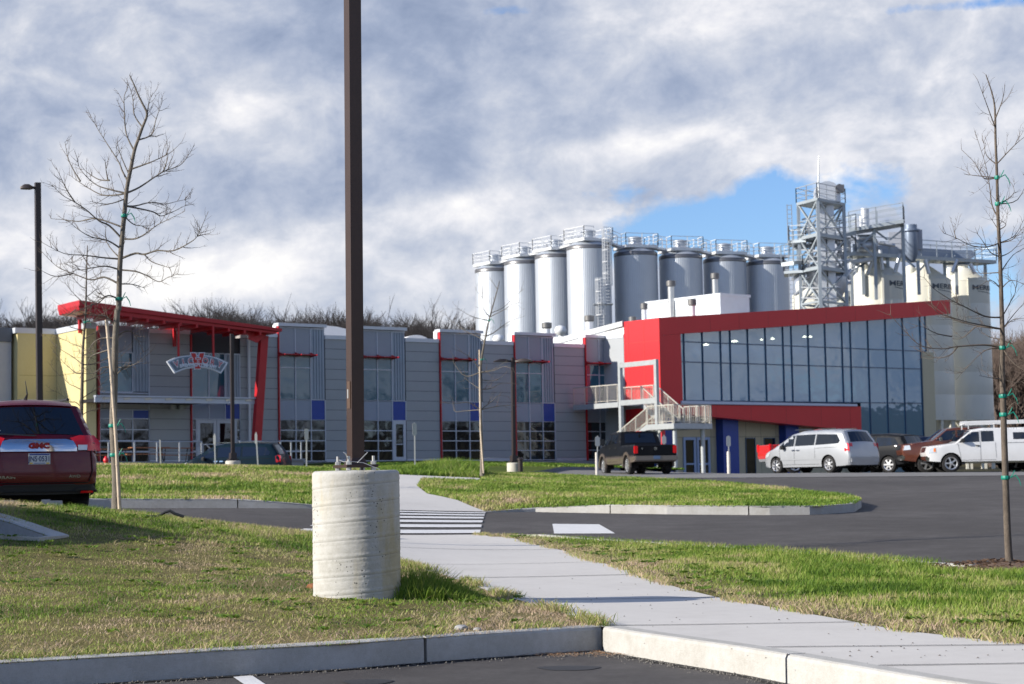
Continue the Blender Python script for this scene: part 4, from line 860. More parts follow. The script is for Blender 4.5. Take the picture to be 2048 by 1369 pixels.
# ------------------------------------------------------------ steel fermenting tanks
M_ss=mat('tank_steel',(.50,.54,.60),.42,.50,var=.05,vscale=.5)
M_ssd=mat('tank_band',(.17,.17,.18),.4,.6)
M_whrail=mat('white_rail',(.74,.76,.78),.4,.2)
TKS=[]
def tank_shape(n=72,R=2.2,H=22.):
    mb=MB(); prof=[]; vs=[]
    o=0; m=n*2
    zs=[-4.,0,H]
    for z in zs:
        for k in range(m):
            a=2*math.pi*k/m; r=R*(1 if k%2 else .9925); mb.v.append((r*math.cos(a),r*math.sin(a),z))
    for i in range(len(zs)-1):
        for k in range(m): k2=(k+1)%m; mb.f.append((i*m+k,i*m+k2,(i+1)*m+k2,(i+1)*m+k)); mb.m.append(0)
    return mb
TH=19.6
_tank=[(990,538,208,'leftmost steel tank of the row, farthest from the ladder'),(1049,523,203,'second steel tank from the left end of the row'),(1112,510,197,'steel tank just left of the one carrying the caged ladder'),(1177,492,190,'biggest looking steel tank, carrying the caged ladder'),(1271,505,191.8,'steel tank just right of the caged ladder'),(1361,511,193.4,'steel tank behind the left stainless exhaust stack'),(1449,518,195.,'steel tank behind the right stainless exhaust stack'),(1534,524,196.6,'rightmost steel tank, nearest the lattice tower')]
tproto=None; caps=[]
for i,(x,y,Y,l) in enumerate(_tank):
    q=P(x,y,Y); caps.append(q)
    r=root('steel_tank',l,'tank',(q.x,q.y,q.z-TH),group='tall steel tanks behind the buildings')
    if tproto is None:
        s=obj('shell',tank_shape(H=TH-.5),M_ss,r); 
        mb=MB(); mb.lathe((0,0,0),[(2.16,TH-.5),(2.22,TH-.45),(2.22,TH-.2),(2.18,TH-.15)],48,cap=False); a=obj('rim_band',mb,M_ssd,r,smooth=40)
        mb=MB(); mb.lathe((0,0,0),[(2.2,TH-.12),(1.9,TH+.1),(.9,TH+.75),(.62,TH+.85)],40); b=obj('dome',mb,M_ss,r,smooth=50)
        mb=MB(); mb.lathe((0,0,0),[(.62,TH+.8),(.62,TH+1.05),(.72,TH+1.08),(.72,TH+1.18),(.62,TH+1.2),(.62,TH+1.32),(.78,TH+1.36),(.78,TH+1.44),(.35,TH+1.58)],24); c=obj('vent_cap',mb,M_ss,r,smooth=40)
        # lower band ring of the dome skirt
        tproto=[s,a,b,c]
    else:
        for s in tproto: d=s.copy(); COL.objects.link(d); d.parent=r
# platforms with rails: one per tank plus the bridges between
def plat_rail(mb,a,b,h=1.15,step=1.5):
    a=Vector(a); b=Vector(b); L=(b-a).length; n=max(1,round(L/step)); up=Vector((0,0,h))
    mb.bar(a+up,b+up,.055); mb.bar(a+up*.66,b+up*.66,.035); mb.bar(a+up*.33,b+up*.33,.035)
    for i in range(n+1): c=a.lerp(b,i/n); mb.bar(c,c+up,.07)
mids=['far left steel tank','second steel tank','third steel tank','ladder tank','steel tank right of the ladder','steel tank behind the left exhaust stack','steel tank behind the right exhaust stack','rightmost steel tank']
for i,q in enumerate(caps):
    d=(caps[1]-caps[0]) if i<4 else (caps[7]-caps[4]); d.z=0; d.normalize(); s=Vector((-d.y,d.x,0)); 
    r=root('tank_platform','white railed platform on top of the '+mids[i],'platform',(q.x,q.y,q.z+.3),group='railed platforms on the steel tanks'); pt_=Part(r)
    base=Vector((q.x,q.y,q.z+.28)); hw=1.75; mb=MB(); c=[base+d*a*hw+s*b*hw for a,b in ((-1,-1),(1,-1),(1,1),(-1,1))]; mb.prism(c,[w+Vector((0,0,.28)) for w in c]); pt_('deck',mb,M_whrail)
    mb=MB(); cc=[w+Vector((0,0,.28)) for w in c]; plat_rail(mb,cc[0],cc[1]); plat_rail(mb,cc[2],cc[3]); plat_rail(mb,cc[0]+(cc[3]-cc[0])*.0,cc[0]+(cc[3]-cc[0])*.34); plat_rail(mb,cc[3]-(cc[3]-cc[0])*.34,cc[3]); plat_rail(mb,cc[1],cc[1]+(cc[2]-cc[1])*.34); plat_rail(mb,cc[2]-(cc[2]-cc[1])*.34,cc[2])
    pt_('railing',mb,M_whrail)
    if i<7:
        e=caps[i+1]-q; ez=e.z; e2=Vector((e.x,e.y,0)).normalized(); s2=Vector((-e2.y,e2.x,0)); a=base+e2*hw+Vector((0,0,.1)); b=Vector((caps[i+1].x,caps[i+1].y,caps[i+1].z+.38))-e2*hw
        r=root('catwalk_bridge','short railed catwalk between the %s and the next one'%mids[i],'catwalk',tuple((a+b)/2),group='catwalks linking the tank platforms'); pt_=Part(r)
        mb=MB(); w=s2*.5; mb.prism([a-w,b-w,b+w,a+w],[v+Vector((0,0,.2)) for v in (a-w,b-w,b+w,a+w)]); pt_('deck',mb,M_whrail); mb=MB(); up=Vector((0,0,.2)); plat_rail(mb,a-w+up,b-w+up); plat_rail(mb,a+w+up,b+w+up); pt_('railing',mb,M_whrail)
# caged ladders on the big tank
def ladder(x,y0,y1,Y,label,cage=True):
    a=P(x,y0,Y); b=P(x,y1,Y); r=root('caged_ladder',label,'ladder',(a.x,a.y,b.z)); pt_=Part(r); mb=MB()
    for s in (-.28,.28): mb.bar((a.x+s,a.y,b.z),(a.x+s,a.y,a.z),.07)
    z=b.z
    while z<a.z: mb.bar((a.x-.28,a.y,z),(a.x+.28,a.y,z),.04); z+=.32
    pt_('ladder',mb,M_whrail); mb=MB(); z=b.z+1.8
    ring=[(a.x+.46*math.cos(t),a.y-.06-.62*math.sin(t)) for t in np.linspace(0,math.pi,7)]
    while z<a.z+.1:
        for p_,q_ in zip(ring,ring[1:]): mb.bar((*p_,z),(*q_,z),.06)
        z+=1.15
    for p_ in ring[::1]: mb.bar((*p_,b.z+1.8),(*p_,a.z),.05)
    pt_('cage',mb,M_whrail)
ladder(1213,459,608,186.5,'upper white caged ladder reaching the top of the big steel tank'); ladder(1200,556,668,186.0,'lower white caged ladder beside the foot of the upper one')
mb=MB(); q=P(1205,608,186.2); mb.box(q.x-.9,q.x+1.,q.y-.7,q.y+.6,q.z-.12,q.z); tag(obj('ladder_landing',mb,M_galv),'small steel rest landing between the two caged ladders','landing')
for x,y,l in ((997,679,'small round vent cap at the foot of the far left tank'),(1121,661,'small round vent cap between the third and fourth steel tanks')):
    q=P(x,y,140); mb=MB(); mb.lathe((q.x,q.y,q.z-1.5),[(.15,0),(.15,1.1),(.4,1.3),(.46,1.5),(.36,1.75),(.1,1.85)],14); tag(obj('roof_vent',mb,M_wpipe,smooth=50),l,'vent')
# ------------------------------------------------------------ cream grain silos
M_silo=mat('silo_paint',(.73,.72,.64),.42,var=.05,vscale=.35,coat=.2)
M_slate=mat('silo_lettering',(.07,.09,.11),.6)
def silo(x,ysh,Y,R,yb,label,text=True,tx=24,n=48):
    q=P(x,ysh,Y); zb=P(x,yb,Y).z; r=root('grain_silo',label,'silo',(q.x,q.y,zb-4)); pt_=Part(r)
    c=(q.x,q.y,0); H=q.z-zb
    mb=MB(); prof=[(R,zb)]; k=int(H/1.9)
    for i in range(1,k): z=zb+H*i/k; prof+=[(R,z-.02),(R*.998,z),(R,z+.02)]
    prof+=[(R,q.z)]; mb.lathe(c,prof,n,cap=False); pt_('shell',mb,M_silo,smooth=40)
    mb=MB(); mb.lathe(c,[(R*1.01,q.z-.05),(R*1.01,q.z+.02),(R*.28,q.z+1.25),(R*.22,q.z+1.3),(R*.22,q.z+1.65)],n); pt_('cone_roof',mb,M_silo,smooth=30)
    mb=MB(); mb.lathe(c,[(.3,zb-2.6),(R*.98,zb)],n); pt_('hopper',mb,M_silo,smooth=30)
    mb=MB()
    for a in range(10):
        t=a*math.tau/10; mb.bar((q.x+R*.95*math.cos(t),q.y+R*.95*math.sin(t),zb-4.5),(q.x+R*.95*math.cos(t),q.y+R*.95*math.sin(t),zb+.4),.22)
    mb.lathe(c,[(R*1.02,zb-.2),(R*1.02,zb+.15)],n,cap=False); pt_('leg_frame',mb,M_silo)
    mb=MB(); mb.lathe((q.x-R*.55,q.y-R*.2,q.z),[(.45,.3),(.5,.9),(.4,1.25),(.1,1.4)],14); pt_('vent_hood',mb,M_silo,smooth=50)
    mb=MB(); a0=-math.pi/2-.02; z=q.z-.3
    mb.box(q.x+(R+.05)*math.cos(a0)-.09,q.x+(R+.05)*math.cos(a0)+.09,q.y+(R+.02)*math.sin(a0)-.12,q.y+(R+.05)*math.sin(a0)+.1,q.z-3.6,q.z+.2); pt_('side_duct',mb,M_silo)
    if text:
        vs,fs=text_faces('MERIDIAN',.60,bold=.012,spacing=1.0); x0=min(v.x for v in vs)
        a1=math.asin(min(.98,tx/FPX*Y/R)) if isinstance(tx,(int,float)) else 0; w=[]
        for v in vs:
            t=-math.pi/2+math.asin(max(-.99,(tx/FPX*Y)/R))+(v.x-x0)*1.5/R; w.append((q.x+(R+.03)*math.cos(t),q.y+(R+.03)*math.sin(t),q.z-.85+v.y))
        mb=MB(); mb.add(w,fs); pt_('lettering',mb,M_slate)
        mb=MB()
        for i in range(12):
            def pp(j,dz): t=-math.pi/2+math.asin(max(-.99,(tx/FPX*Y)/R))+(.5+j*.32)/R; return (q.x+(R+.03)*math.cos(t),q.y+(R+.03)*math.sin(t),q.z-1.0-.12*math.sin(math.pi*j/12)+dz)
            mb.add([pp(i,0),pp(i+1,0),pp(i+1,.05),pp(i,.05)],[(0,1,2,3)])
        pt_('lettering_swoosh',mb,M_slate)
silo(1755,557,160,2.3,838,'nearest cream grain silo with dark lettering, its foot hidden by the red roof edge',tx=13)
silo(1848,563,166,2.3,838,'middle cream grain silo between the two other lettered ones',tx=5)
silo(1926,566,171,2.3,838,'rightmost cream grain silo, its whole height seen beside the glass hall',tx=6)
silo(1622,592,172,1.7,838,'small cream silo seen through the left side of the lattice tower',text=False)
silo(1685,588,178,1.75,838,'small cream silo between the lattice tower and the nearest big silo',tx=-18)
# ------------------------------------------------------------ lattice elevator tower
M_gt=mat('tower_steel',(.38,.43,.47),.5,.45,var=.1,vscale=1.)
M_leg=mat('elevator_leg',(.62,.65,.70),.35,.45,var=.06,vscale=1.)
TY=150.
TW=root('elevator_tower','tall galvanised lattice tower with a twin-leg bucket elevator and antenna','tower',tuple(P(1645,640,TY))); pt=Part(TW)
def px3(x,y,Y=TY): return P(x,y,Y)
zt=px3(1640,410).z; zb=px3(1640,640).z-6
c=[P(1599,500,149.6),P(1638,500,147),P(1690,500,150.2),P(1652,500,152.8)]
c=[Vector((p.x,p.y,0)) for p in c]
Zv=lambda z: Vector((0,0,z))
def zrow(y,x=1640): return px3(x,y).z
lv=[zb,zrow(655),zrow(610),zrow(545),zrow(480),zrow(410)]
for p in c: mb=MB(); mb.bar(p+Zv(zb),p+Zv(zt),.24); pt('leg',mb,M_gt)
mb=MB()
for i in range(4):
    a,b=c[i],c[(i+1)%4]
    for z0,z1 in zip(lv,lv[1:]): mb.bar(a+Zv(z0),b+Zv(z1),.12); mb.bar(b+Zv(z0),a+Zv(z1),.12); mb.bar(a+Zv(z1),b+Zv(z1),.16)
pt('bracing',mb,M_gt)
def deck(pts,z,part,m=M_gt,rail=True,th=.22,h=1.15,name='platform'):
    mb=MB(); q=[Vector((p.x,p.y,z)) for p in pts]; mb.prism(q,[w+Zv(th) for w in q]); part(name,mb,m)
    if rail:
        mb=MB(); n=len(q)
        for i in range(n): plat_rail(mb,q[i]+Zv(th),q[(i+1)%n]+Zv(th),h=h,step=1.4)
        part('railing',mb,M_galv)
cc=(c[0]+c[1]+c[2]+c[3])/4
deck([cc+(p-cc)*1.08 for p in c],zt-.1,pt)
L=px3(1578,480); 
for zy,x0,x1 in ((487,1578,1612),(548,1568,1606)):
    a=P(x0,zy,149.6); b=P(x1,zy,149.); deck([a,b,b+Vector((.4,2.6,0)),a+Vector((.4,2.6,0))],a.z,pt)
for zy in (480,545): deck([cc+(p-cc)*.98 for p in c],zrow(zy),pt,rail=True)
for off in (-.42,.42):
    p=P(1652+off*22,500,149.6); mb=MB(); mb.box(p.x-.30,p.x+.30,p.y-.3,p.y+.3,zb,zt+.2); pt('elevator_leg',mb,M_leg)
hd=P(1654,400,149.6); mb=MB(); 
prof=[(-1.0,0),(1.0,0),(1.0,.7)]+[(1.0*math.cos(t),.7+.95*math.sin(t)) for t in np.linspace(0,math.pi,10)[1:-1]]+[(-1.0,.7)]
mb.prism([(hd.x+a,hd.y-.45,zt+.1+b) for a,b in prof],[(hd.x+a,hd.y+.45,zt+.1+b) for a,b in prof]); pt('elevator_head',mb,M_leg,smooth=35)
mb=MB(); mb.tube([(hd.x+.9,hd.y-.7,zt+1.2),(hd.x+.9,hd.y+.2,zt+1.2)],.28,12); mb.box(hd.x+.7,hd.x+1.25,hd.y-.8,hd.y-.3,zt+.8,zt+1.4); pt('drive_motor',mb,M_ssd)
a=P(1638,312,148.5); b=P(1638,405,148.5); mb=MB(); mb.tube([(b.x,b.y,b.z-.3),(b.x,b.y,b.z+1.6),(a.x,a.y,a.z)],[.08,.07,.035],6); pt('antenna',mb,M_galv)
mb=MB(); p=c[0]; 
for s in (-.35,.0): mb.bar((p.x-.55+s,p.y-.1,zb),(p.x-.55+s,p.y-.1,zt),.06)
z=zb
while z<zt: mb.bar((p.x-.9,p.y-.1,z),(p.x-.55,p.y-.1,z),.04); z+=.35
pt('ladder',mb,M_galv)
# pipes and spouts inside the tower
mb=MB()
for x0,y0,x1,y1 in ((1605,560,1650,430),(1660,440,1700,560),(1585,560,1640,520),(1640,560,1700,520),(1612,570,1690,548),(1590,590,1630,560),(1602,575,1702,566),(1665,590,1702,540)): mb.tube([P(x0,y0,150.),P(x1,y1,150.6)],.14,8)
for y0,y1 in ((600,575),(560,530),(520,497),(470,440),(440,415)):
    mb.tube([P(1604,y0,149.8),P(1684,y1,149.9)],.07,6)
for y_ in (455,500,522,575,596,620): mb.tube([P(1601,y_,149.7),P(1638,y_+2,147.2)],.06,6); mb.tube([P(1640,y_+2,147.2),P(1688,y_,150.1)],.06,6)
pt('spout',mb,M_leg)
mb=MB(); p=P(1632,560,150.3); mb.lathe(p,[(.3,-.8),(.75,0),(.75,.9),(.3,1.2)],14); p=P(1676,575,150.3); mb.lathe(p,[(.3,-.8),(.7,0),(.7,.8),(.3,1.1)],14); pt('cyclone',mb,M_leg,smooth=40)
# ------------------------------------------------------------ conveyor gallery over the silos
CG=root('conveyor_gallery','long steel conveyor catwalk with railings on posts above the cream silos','conveyor',tuple(P(1800,540,160))); pg=Part(CG)
def gal(x0,y0,Y0,x1,y1,Y1,w,th=.3,rail=True):
    a=P(x0,y0,Y0); b=P(x1,y1,Y1); d=Vector((b.x-a.x,b.y-a.y,0)).normalized(); s=Vector((-d.y,d.x,0))*w/2; q=[a-s,b-s,b+s,a+s]; mb=MB(); mb.prism(q,[v+Zv(th) for v in q]); pg('deck',mb,M_gt)
    if rail: mb=MB(); plat_rail(mb,a-s+Zv(th),b-s+Zv(th),h=1.35,step=2.2); plat_rail(mb,a+s+Zv(th),b+s+Zv(th),h=1.35,step=2.2); plat_rail(mb,b-s+Zv(th),b+s+Zv(th)); pg('railing',mb,M_gt)
    return a,b,s
gal(1700,468,156,1808,450,155,2.4); 
a,b,s=gal(1690,514,156,1972,530,170,2.2)
gal(1600,500,151,1700,470,155,1.3); gal(1575,532,149,1700,512,155,1.2)
# conveyor trough with end drum
mb=MB(); t0=P(1700,498,157); t1=P(1920,511,168); mb.bar(t0,t1,.7,.75); pg('conveyor_trough',mb,M_tr:=mat('trough_steel',(.22,.27,.36),.4,.4)); mb=MB(); q=P(1912,512,167.5); mb.box(q.x-1.1,q.x+1.,q.y-.9,q.y+.5,q.z-.9,q.z+.4); mb.tube([(q.x+1.,q.y-1,q.z),(q.x+1.,q.y+.4,q.z)],.4,12); pg('drive_end',mb,M_tr)
# posts, frames and braces
for x,yt,yb,Y in ((1748,455,600,155),(1805,452,605,156),(1702,512,620,156),(1836,522,590,160),(1889,526,590,166),(1912,528,590,168),(1970,530,640,170.5),(1725,512,590,158),(1775,514,590,159)): 
    p=P(x,yt,Y); q=P(x,yb,Y); mb=MB(); mb.bar((p.x,p.y,q.z),(p.x,p.y,p.z),.24); pg('post',mb,M_gt)
for x0,y0,x1,y1,Y in ((1700,512,1748,465,155),(1748,512,1700,470,155),(1748,460,1775,480,155.5),(1805,460,1780,480,155.5),(1748,512,1720,535,157),(1702,540,1730,514,157),(1805,514,1830,535,158),(1860,518,1836,545,161),(1700,545,1740,520,157),(1606,510,1640,480,151),(1700,560,1720,530,156)): mb=MB(); mb.bar(P(x0,y0,Y),P(x1,y1,Y),.14); pg('brace',mb,M_gt)
mb=MB(); mb.bar(P(1700,525,155.5),P(1748,518,155.5),.3,.3); mb.tube([P(1703,545,155.5),P(1702,530,155.5),P(1712,524,155.5),P(1745,519,155.5)],.2,8); pg('pipe_bend',mb,M_wpipe)
g_=random.Random(3)
for i in range(16):
    x_=1700+i*16.5; yy=516+(x_-1700)*.06; Y_=157+(x_-1700)*.045
    mb=MB(); mb.bar(P(x_,yy,Y_),P(x_+g_.choice((-12,12)),yy-17,Y_),.11); pg('brace',mb,M_gt)
for x0,y0,x1,y1 in ((1712,545,1722,500),(1735,548,1752,505),(1765,540,1760,500),(1790,545,1800,508),(1858,548,1850,520),(1905,545,1915,520),(1950,548,1940,528),(1696,500,1760,486),(1700,478,1790,492)):
    mb=MB(); mb.tube([P(x0,y0,158),P(x1,y1,158)],.16,8); pg('feed_pipe',mb,M_leg,smooth=50)
# hoppers and dust filter on the gallery
q=P(1822,488,160); mb=MB(); mb.lathe((q.x,q.y,q.z),[(.25,-1.6),(.55,-.9),(.55,1.0),(.75,1.05),(.75,1.2),(.55,1.25),(.55,1.6)],18); pg('dust_filter',mb,M_tr,smooth=40)
mb=MB(); a=P(1828,460,161); b=P(1844,500,161); mb.box(a.x,b.x,a.y-.3,a.y+.6,b.z,a.z); mat('mesh_screen',(.45,.47,.52),.6); pg('filter_housing',mb,MT['mesh_screen']); mb=MB(); a=P(1781,462,160); b=P(1812,497,160); mb.box(a.x,b.x,a.y+.9,a.y+1.,b.z,a.z); pg('screen_panel',mb,mat('mesh_screen',(.45,.47,.52),.6))
mb=MB(); q=P(1714,492,156); mb.tube([q,q+Vector((1.6,0,0))],.55,14); q=P(1716,477,156); mb.tube([q,q+Vector((1.3,0,0))],.3,12); q=P(1730,437,155.5); mb.tube([q+Zv(-1.),q+Zv(.8)],.35,12); q=P(1722,437,155.5); mb.tube([q+Zv(-.9),q+Zv(.2)],.15,12); q=P(1690,505,156); mb.tube([q,q+Vector((0,0,1.2))],.5,12); pg('blower',mb,M_leg,smooth=40)
# ------------------------------------------------------------ vehicles
M_tyre=mat('tyre_rubber',(.014,.014,.015),.85,var=.2); M_rim=mat('alloy_rim',(.55,.56,.58),.3,.75); M_chrome=mat('chrome',(.80,.82,.85),.08,1.)
M_cgl=glass('car_glass',(.008,.010,.013),rough=.02,refl=.06); M_tl=mat('tail_lamp_red',(.75,.008,.012),.15,coat=1.); M_hl=mat('head_lamp',(.70,.73,.76),.12,.3,coat=1.); M_amb=mat('amber_lamp',(.85,.22,.03),.2)
M_trim=mat('black_plastic',(.022,.024,.027),.6); M_well=mat('wheel_well',(.006,.006,.007),.95); M_plate=mat('licence_plate',(.62,.66,.70),.5); M_pltx=mat('plate_text',(.02,.04,.14),.5)
class Car:
    def __init__(s,name,label,cat,spec,loc,H,group=None):
        s.S=spec; s.L=spec['L']; s.r=root(name,label,cat,loc,math.pi/2-H,group); s.c=[Vector(p) for p in spec['contour']]
        s.W0=spec['W']/2; s.up=[p for p in s.c if p.y>spec['zbot']+.12]
    def dist(s,x,z):
        d=9
        for a,b in zip(s.c,s.c[1:]):
            ab=b-a; t=max(0,min(1,((x-a.x)*ab.x+(z-a.y)*ab.y)/max(ab.length_squared,1e-9))); d=min(d,math.hypot(x-a.x-ab.x*t,z-a.y-ab.y*t))
        return d
    def W(s,x,z,edge=True):
        S=s.S; w=s.W0; xe=S.get('xe',s.L/2-.75); e=max(0,(abs(x)-xe)/(s.L/2-xe)); w-=(S.get('taf',.16) if x>0 else S.get('tar',.08))*e*e
        zb=S['belt']
        if z>zb: w-=(z-zb)*S.get('tum',.26)+.015
        else: w-=.05*((z-.72)/.5)**2*(.6 if z>.72 else 1)
        if edge:
            r=S.get('rnd',.07); d=s.dist(x,z)
            if d<r: t=1-d/r; w-=r*(1-math.sqrt(max(0,1-t*t)))
        return w
    def sidepoly(s,poly,step=.25,interior=True):
        n=len(poly); pts=[]
        for i in range(n):
            a=Vector(poly[i]); b=Vector(poly[(i+1)%n]); m=max(1,int((b-a).length/.12))
            for k in range(m): pts.append(a.lerp(b,k/m))
        nb=len(pts); extra=[]
        if interior:
            xs=[p.x for p in pts]; zs=[p.y for p in pts]; gx,gz=np.meshgrid(np.arange(min(xs)+.05,max(xs),step),np.arange(min(zs)+.05,max(zs),.13)); gx=gx.ravel(); gz=gz.ravel(); pl=[(p.x,p.y) for p in pts]
            ok=inpoly(gx,gz,pl)
            for i in range(nb): ok&=segd(gx,gz,pl[i],pl[(i+1)%nb])>.025
            extra=[Vector((a,b)) for a,b in zip(gx[ok],gz[ok])]
        v,e,f,_,_,_=delaunay_2d_cdt(pts+extra,[],[tuple(range(nb))],1,1e-5); return v,f
    def body(s,m,m2=None,zsplit=None):
        S=s.S; zb=S['zbot']; bot=[]; R=S['R']+.06
        for xw in (S['xr'],S['xf']):
            zc=S['R']
            a0=math.asin(max(-1,min(1,(zb-zc)/R))); k=12
            for i in range(k+1):
                t=math.pi-a0-(math.pi-2*a0)*i/k; bot.append((xw+R*math.cos(t),zc+R*math.sin(t)))
        outline=[tuple(p) for p in s.c]+bot
        # extra rings close to the silhouette give the rounded shoulder
        v,f=s.sidepoly(outline,step=.16)
        ring=[]; 
        cc=s.c
        pts=list(v); mb=MB()
        n=len(outline); base=[]
        for i in range(n):
            a=Vector(outline[i]); b=Vector(outline[(i+1)%n]); q=max(1,int((b-a).length/.10))
            for k in range(q): base.append(a.lerp(b,k/q))
        nb=len(base); ex=[]
        for p,q in zip(cc,cc[1:]):
            d=(q-p); L=d.length
            if L<.05: continue
            nrm=Vector((-d.y,d.x)).normalized()
            for off in (.012,.035,.07):
                for k in range(max(1,int(L/.12))+1):
                    t=min(1,k*.12/L); w=p+d*t
                    for sg in (1,-1):
                        c_=w+nrm*off*sg
                        ex.append(c_)
        gx,gz=np.meshgrid(np.arange(-s.L/2,s.L/2,.15),np.arange(zb,2.6,.12)); ex+= [Vector((a,b)) for a,b in zip(gx.ravel(),gz.ravel())]
        X=np.array([e.x for e in ex]); Z=np.array([e.y for e in ex]); pl=[(p.x,p.y) for p in base]; ok=inpoly(X,Z,pl)
        for i in range(nb): ok&=segd(X,Z,pl[i],pl[(i+1)%nb])>.008
        ex=[e for e,o in zip(ex,ok) if o]
        v,e,f,_,_,_=delaunay_2d_cdt(base+ex,[],[tuple(range(nb))],1,1e-5)
        for sg in (1,-1):
            fs=[tuple(q) if sg>0 else tuple(q)[::-1] for q in f]; mb.add([(p.x,sg*s.W(p.x,p.y),p.y) for p in v],fs)
        # the strip across the car
        up=[]; 
        for p,q in zip(cc,cc[1:]):
            k=max(1,int((q-p).length/.10))
            for i in range(k): up.append(p.lerp(q,i/k))
        up.append(cc[-1]); m_=12; o=len(mb.v); s.strip=up
        for i,p in enumerate(up):
            d=(up[min(i+1,len(up)-1)]-up[max(i-1,0)]); nr=Vector((d.y,-d.x)).normalized() if d.length>0 else Vector((0,1)); 
            if nr.dot(p-Vector((0,.7)))<0: nr=-nr
            w=s.W(p.x,p.y)
            for k in range(m_+1):
                t=-1+2*k/m_; cr=S.get('crown',.05)*(1-t*t)
                if S.get('flat') and S['flat'][0]<p.x<S['flat'][1]: cr=0
                mb.v.append((p.x+nr.x*cr,t*w,p.y+nr.y*cr))
        for i in range(len(up)-1):
            if S.get('open') and S['open'][0]<up[i].x<S['open'][1] and S['open'][0]<up[i+1].x<S['open'][1]: continue
            for k in range(m_): mb.f.append((o+i*(m_+1)+k,o+i*(m_+1)+k+1,o+(i+1)*(m_+1)+k+1,o+(i+1)*(m_+1)+k))
        mb.m=[0]*len(mb.f)
        if zsplit is not None:
            for i,q in enumerate(mb.f):
                if sum(mb.v[j][2] for j in q)/len(q)<zsplit: mb.m[i]=1
            ms=[m,m2]
        else: ms=m
        bm_=obj('body',mb,ms,s.r,smooth=38)
        # underside, wheel wells
        u=MB(); u.box(-s.L/2+.35,s.L/2-.35,-s.W0+.28,s.W0-.28,zb-.04,zb+.45); obj('underbody',u,M_well,s.r)
        if S.get('open'):
            u=MB(); a,b=S['open']; u.box(a,b,-s.W0+.12,s.W0-.12,zb+.3,.98); u.box(a,b,-s.W0+.10,-s.W0+.13,.8,S['belt']+.0); u.box(a,b,s.W0-.13,s.W0-.10,.8,S['belt']); obj('bed_floor',u,M_trim,s.r)
        for xw in (S['xr'],S['xf']):
            for sg in (1,-1):
                u=MB(); k=14; a0=-.3
                for i in range(k):
                    t0=a0+(math.pi-2*a0)*i/k; t1=a0+(math.pi-2*a0)*(i+1)/k; q=[(xw+R*math.cos(t),S['R']+R*math.sin(t)) for t in (t0,t1)]
                    w0=s.W(*q[0],False)-.012; w1=s.W(*q[1],False)-.012; wi=s.W0-.42
                    u.add([(q[0][0],sg*w0,q[0][1]),(q[1][0],sg*w1,q[1][1]),(q[1][0],sg*wi,q[1][1]),(q[0][0],sg*wi,q[0][1])],[(0,1,2,3)])
                u.add([(xw+R*math.cos(a0+(math.pi-2*a0)*i/k),sg*(s.W0-.42),S['R']+R*math.sin(a0+(math.pi-2*a0)*i/k)) for i in range(k+1)],[tuple(range(k+1))]); obj('wheel_well',u,M_well,s.r)
        return bm_
    def side(s,name,poly,m,off=.006,sides=(1,-1),parent=None,step=.3,thick=None):
        v,f=s.sidepoly(poly,step); r=[]
        for sg in sides:
            mb=MB(); mb.add([(p.x,sg*(s.W(p.x,p.y,name not in('x',))+off),p.y) for p in v],[tuple(q) if sg>0 else tuple(q)[::-1] for q in f])
            r.append(obj(name,mb,m,parent or s.r,smooth=60))
        return r
    def lines(s,segs,w=.012,m=None,name='door_gap',off=.004):
        for sg in (1,-1):
            mb=MB()
            for a,b in segs:
                a=Vector(a); b=Vector(b); k=max(1,int((b-a).length/.15)); d=(b-a).normalized(); n=Vector((-d.y,d.x))*w/2
                for i in range(k):
                    p=a.lerp(b,i/k); q=a.lerp(b,(i+1)/k); mb.add([(c_.x,sg*(s.W(c_.x,c_.y)+off),c_.y) for c_ in (p-n,q-n,q+n,p+n)],[(0,1,2,3)])
            obj(name,mb,m or M_well,s.r)
    def ends(s,i0,i1,t0,t1):
        # contour points between contour indices (float)
        pass
    def across(s,name,a,b,y0,y1,m,off=.008,n=10,parent=None,inset=None):
        # patch on the strip between contour positions a and b (contour index + fraction); y0,y1 as fraction of half width (-1..1), or pairs for trapezoids
        def pos(t):
            i=min(int(t),len(s.c)-2); q=s.c[i].lerp(s.c[i+1],t-i); d=s.c[i+1]-s.c[i]; nr=Vector((d.y,-d.x)).normalized()
            if nr.dot(q-Vector((0,.7)))<0: nr=-nr
            return q,nr
        K=max(2,int(abs(b-a)*5)+1); mb=MB(); ya=y0 if isinstance(y0,tuple) else (y0,y0); yb=y1 if isinstance(y1,tuple) else (y1,y1)
        for i in range(K+1):
            t=a+(b-a)*i/K; q,nr=pos(t); w=s.W(q.x,q.y,True); f=i/K; l=ya[0]+(ya[1]-ya[0])*f; r=yb[0]+(yb[1]-yb[0])*f
            for k in range(n+1):
                y=l+(r-l)*k/n; cr=s.S.get('crown',.05)*(1-y*y)+off; mb.v.append((q.x+nr.x*cr,y*w,q.y+nr.y*cr))
        for i in range(K):
            for k in range(n): mb.f.append((i*(n+1)+k,i*(n+1)+k+1,(i+1)*(n+1)+k+1,(i+1)*(n+1)+k)); mb.m.append(0)
        return obj(name,mb,m,parent or s.r,smooth=60)
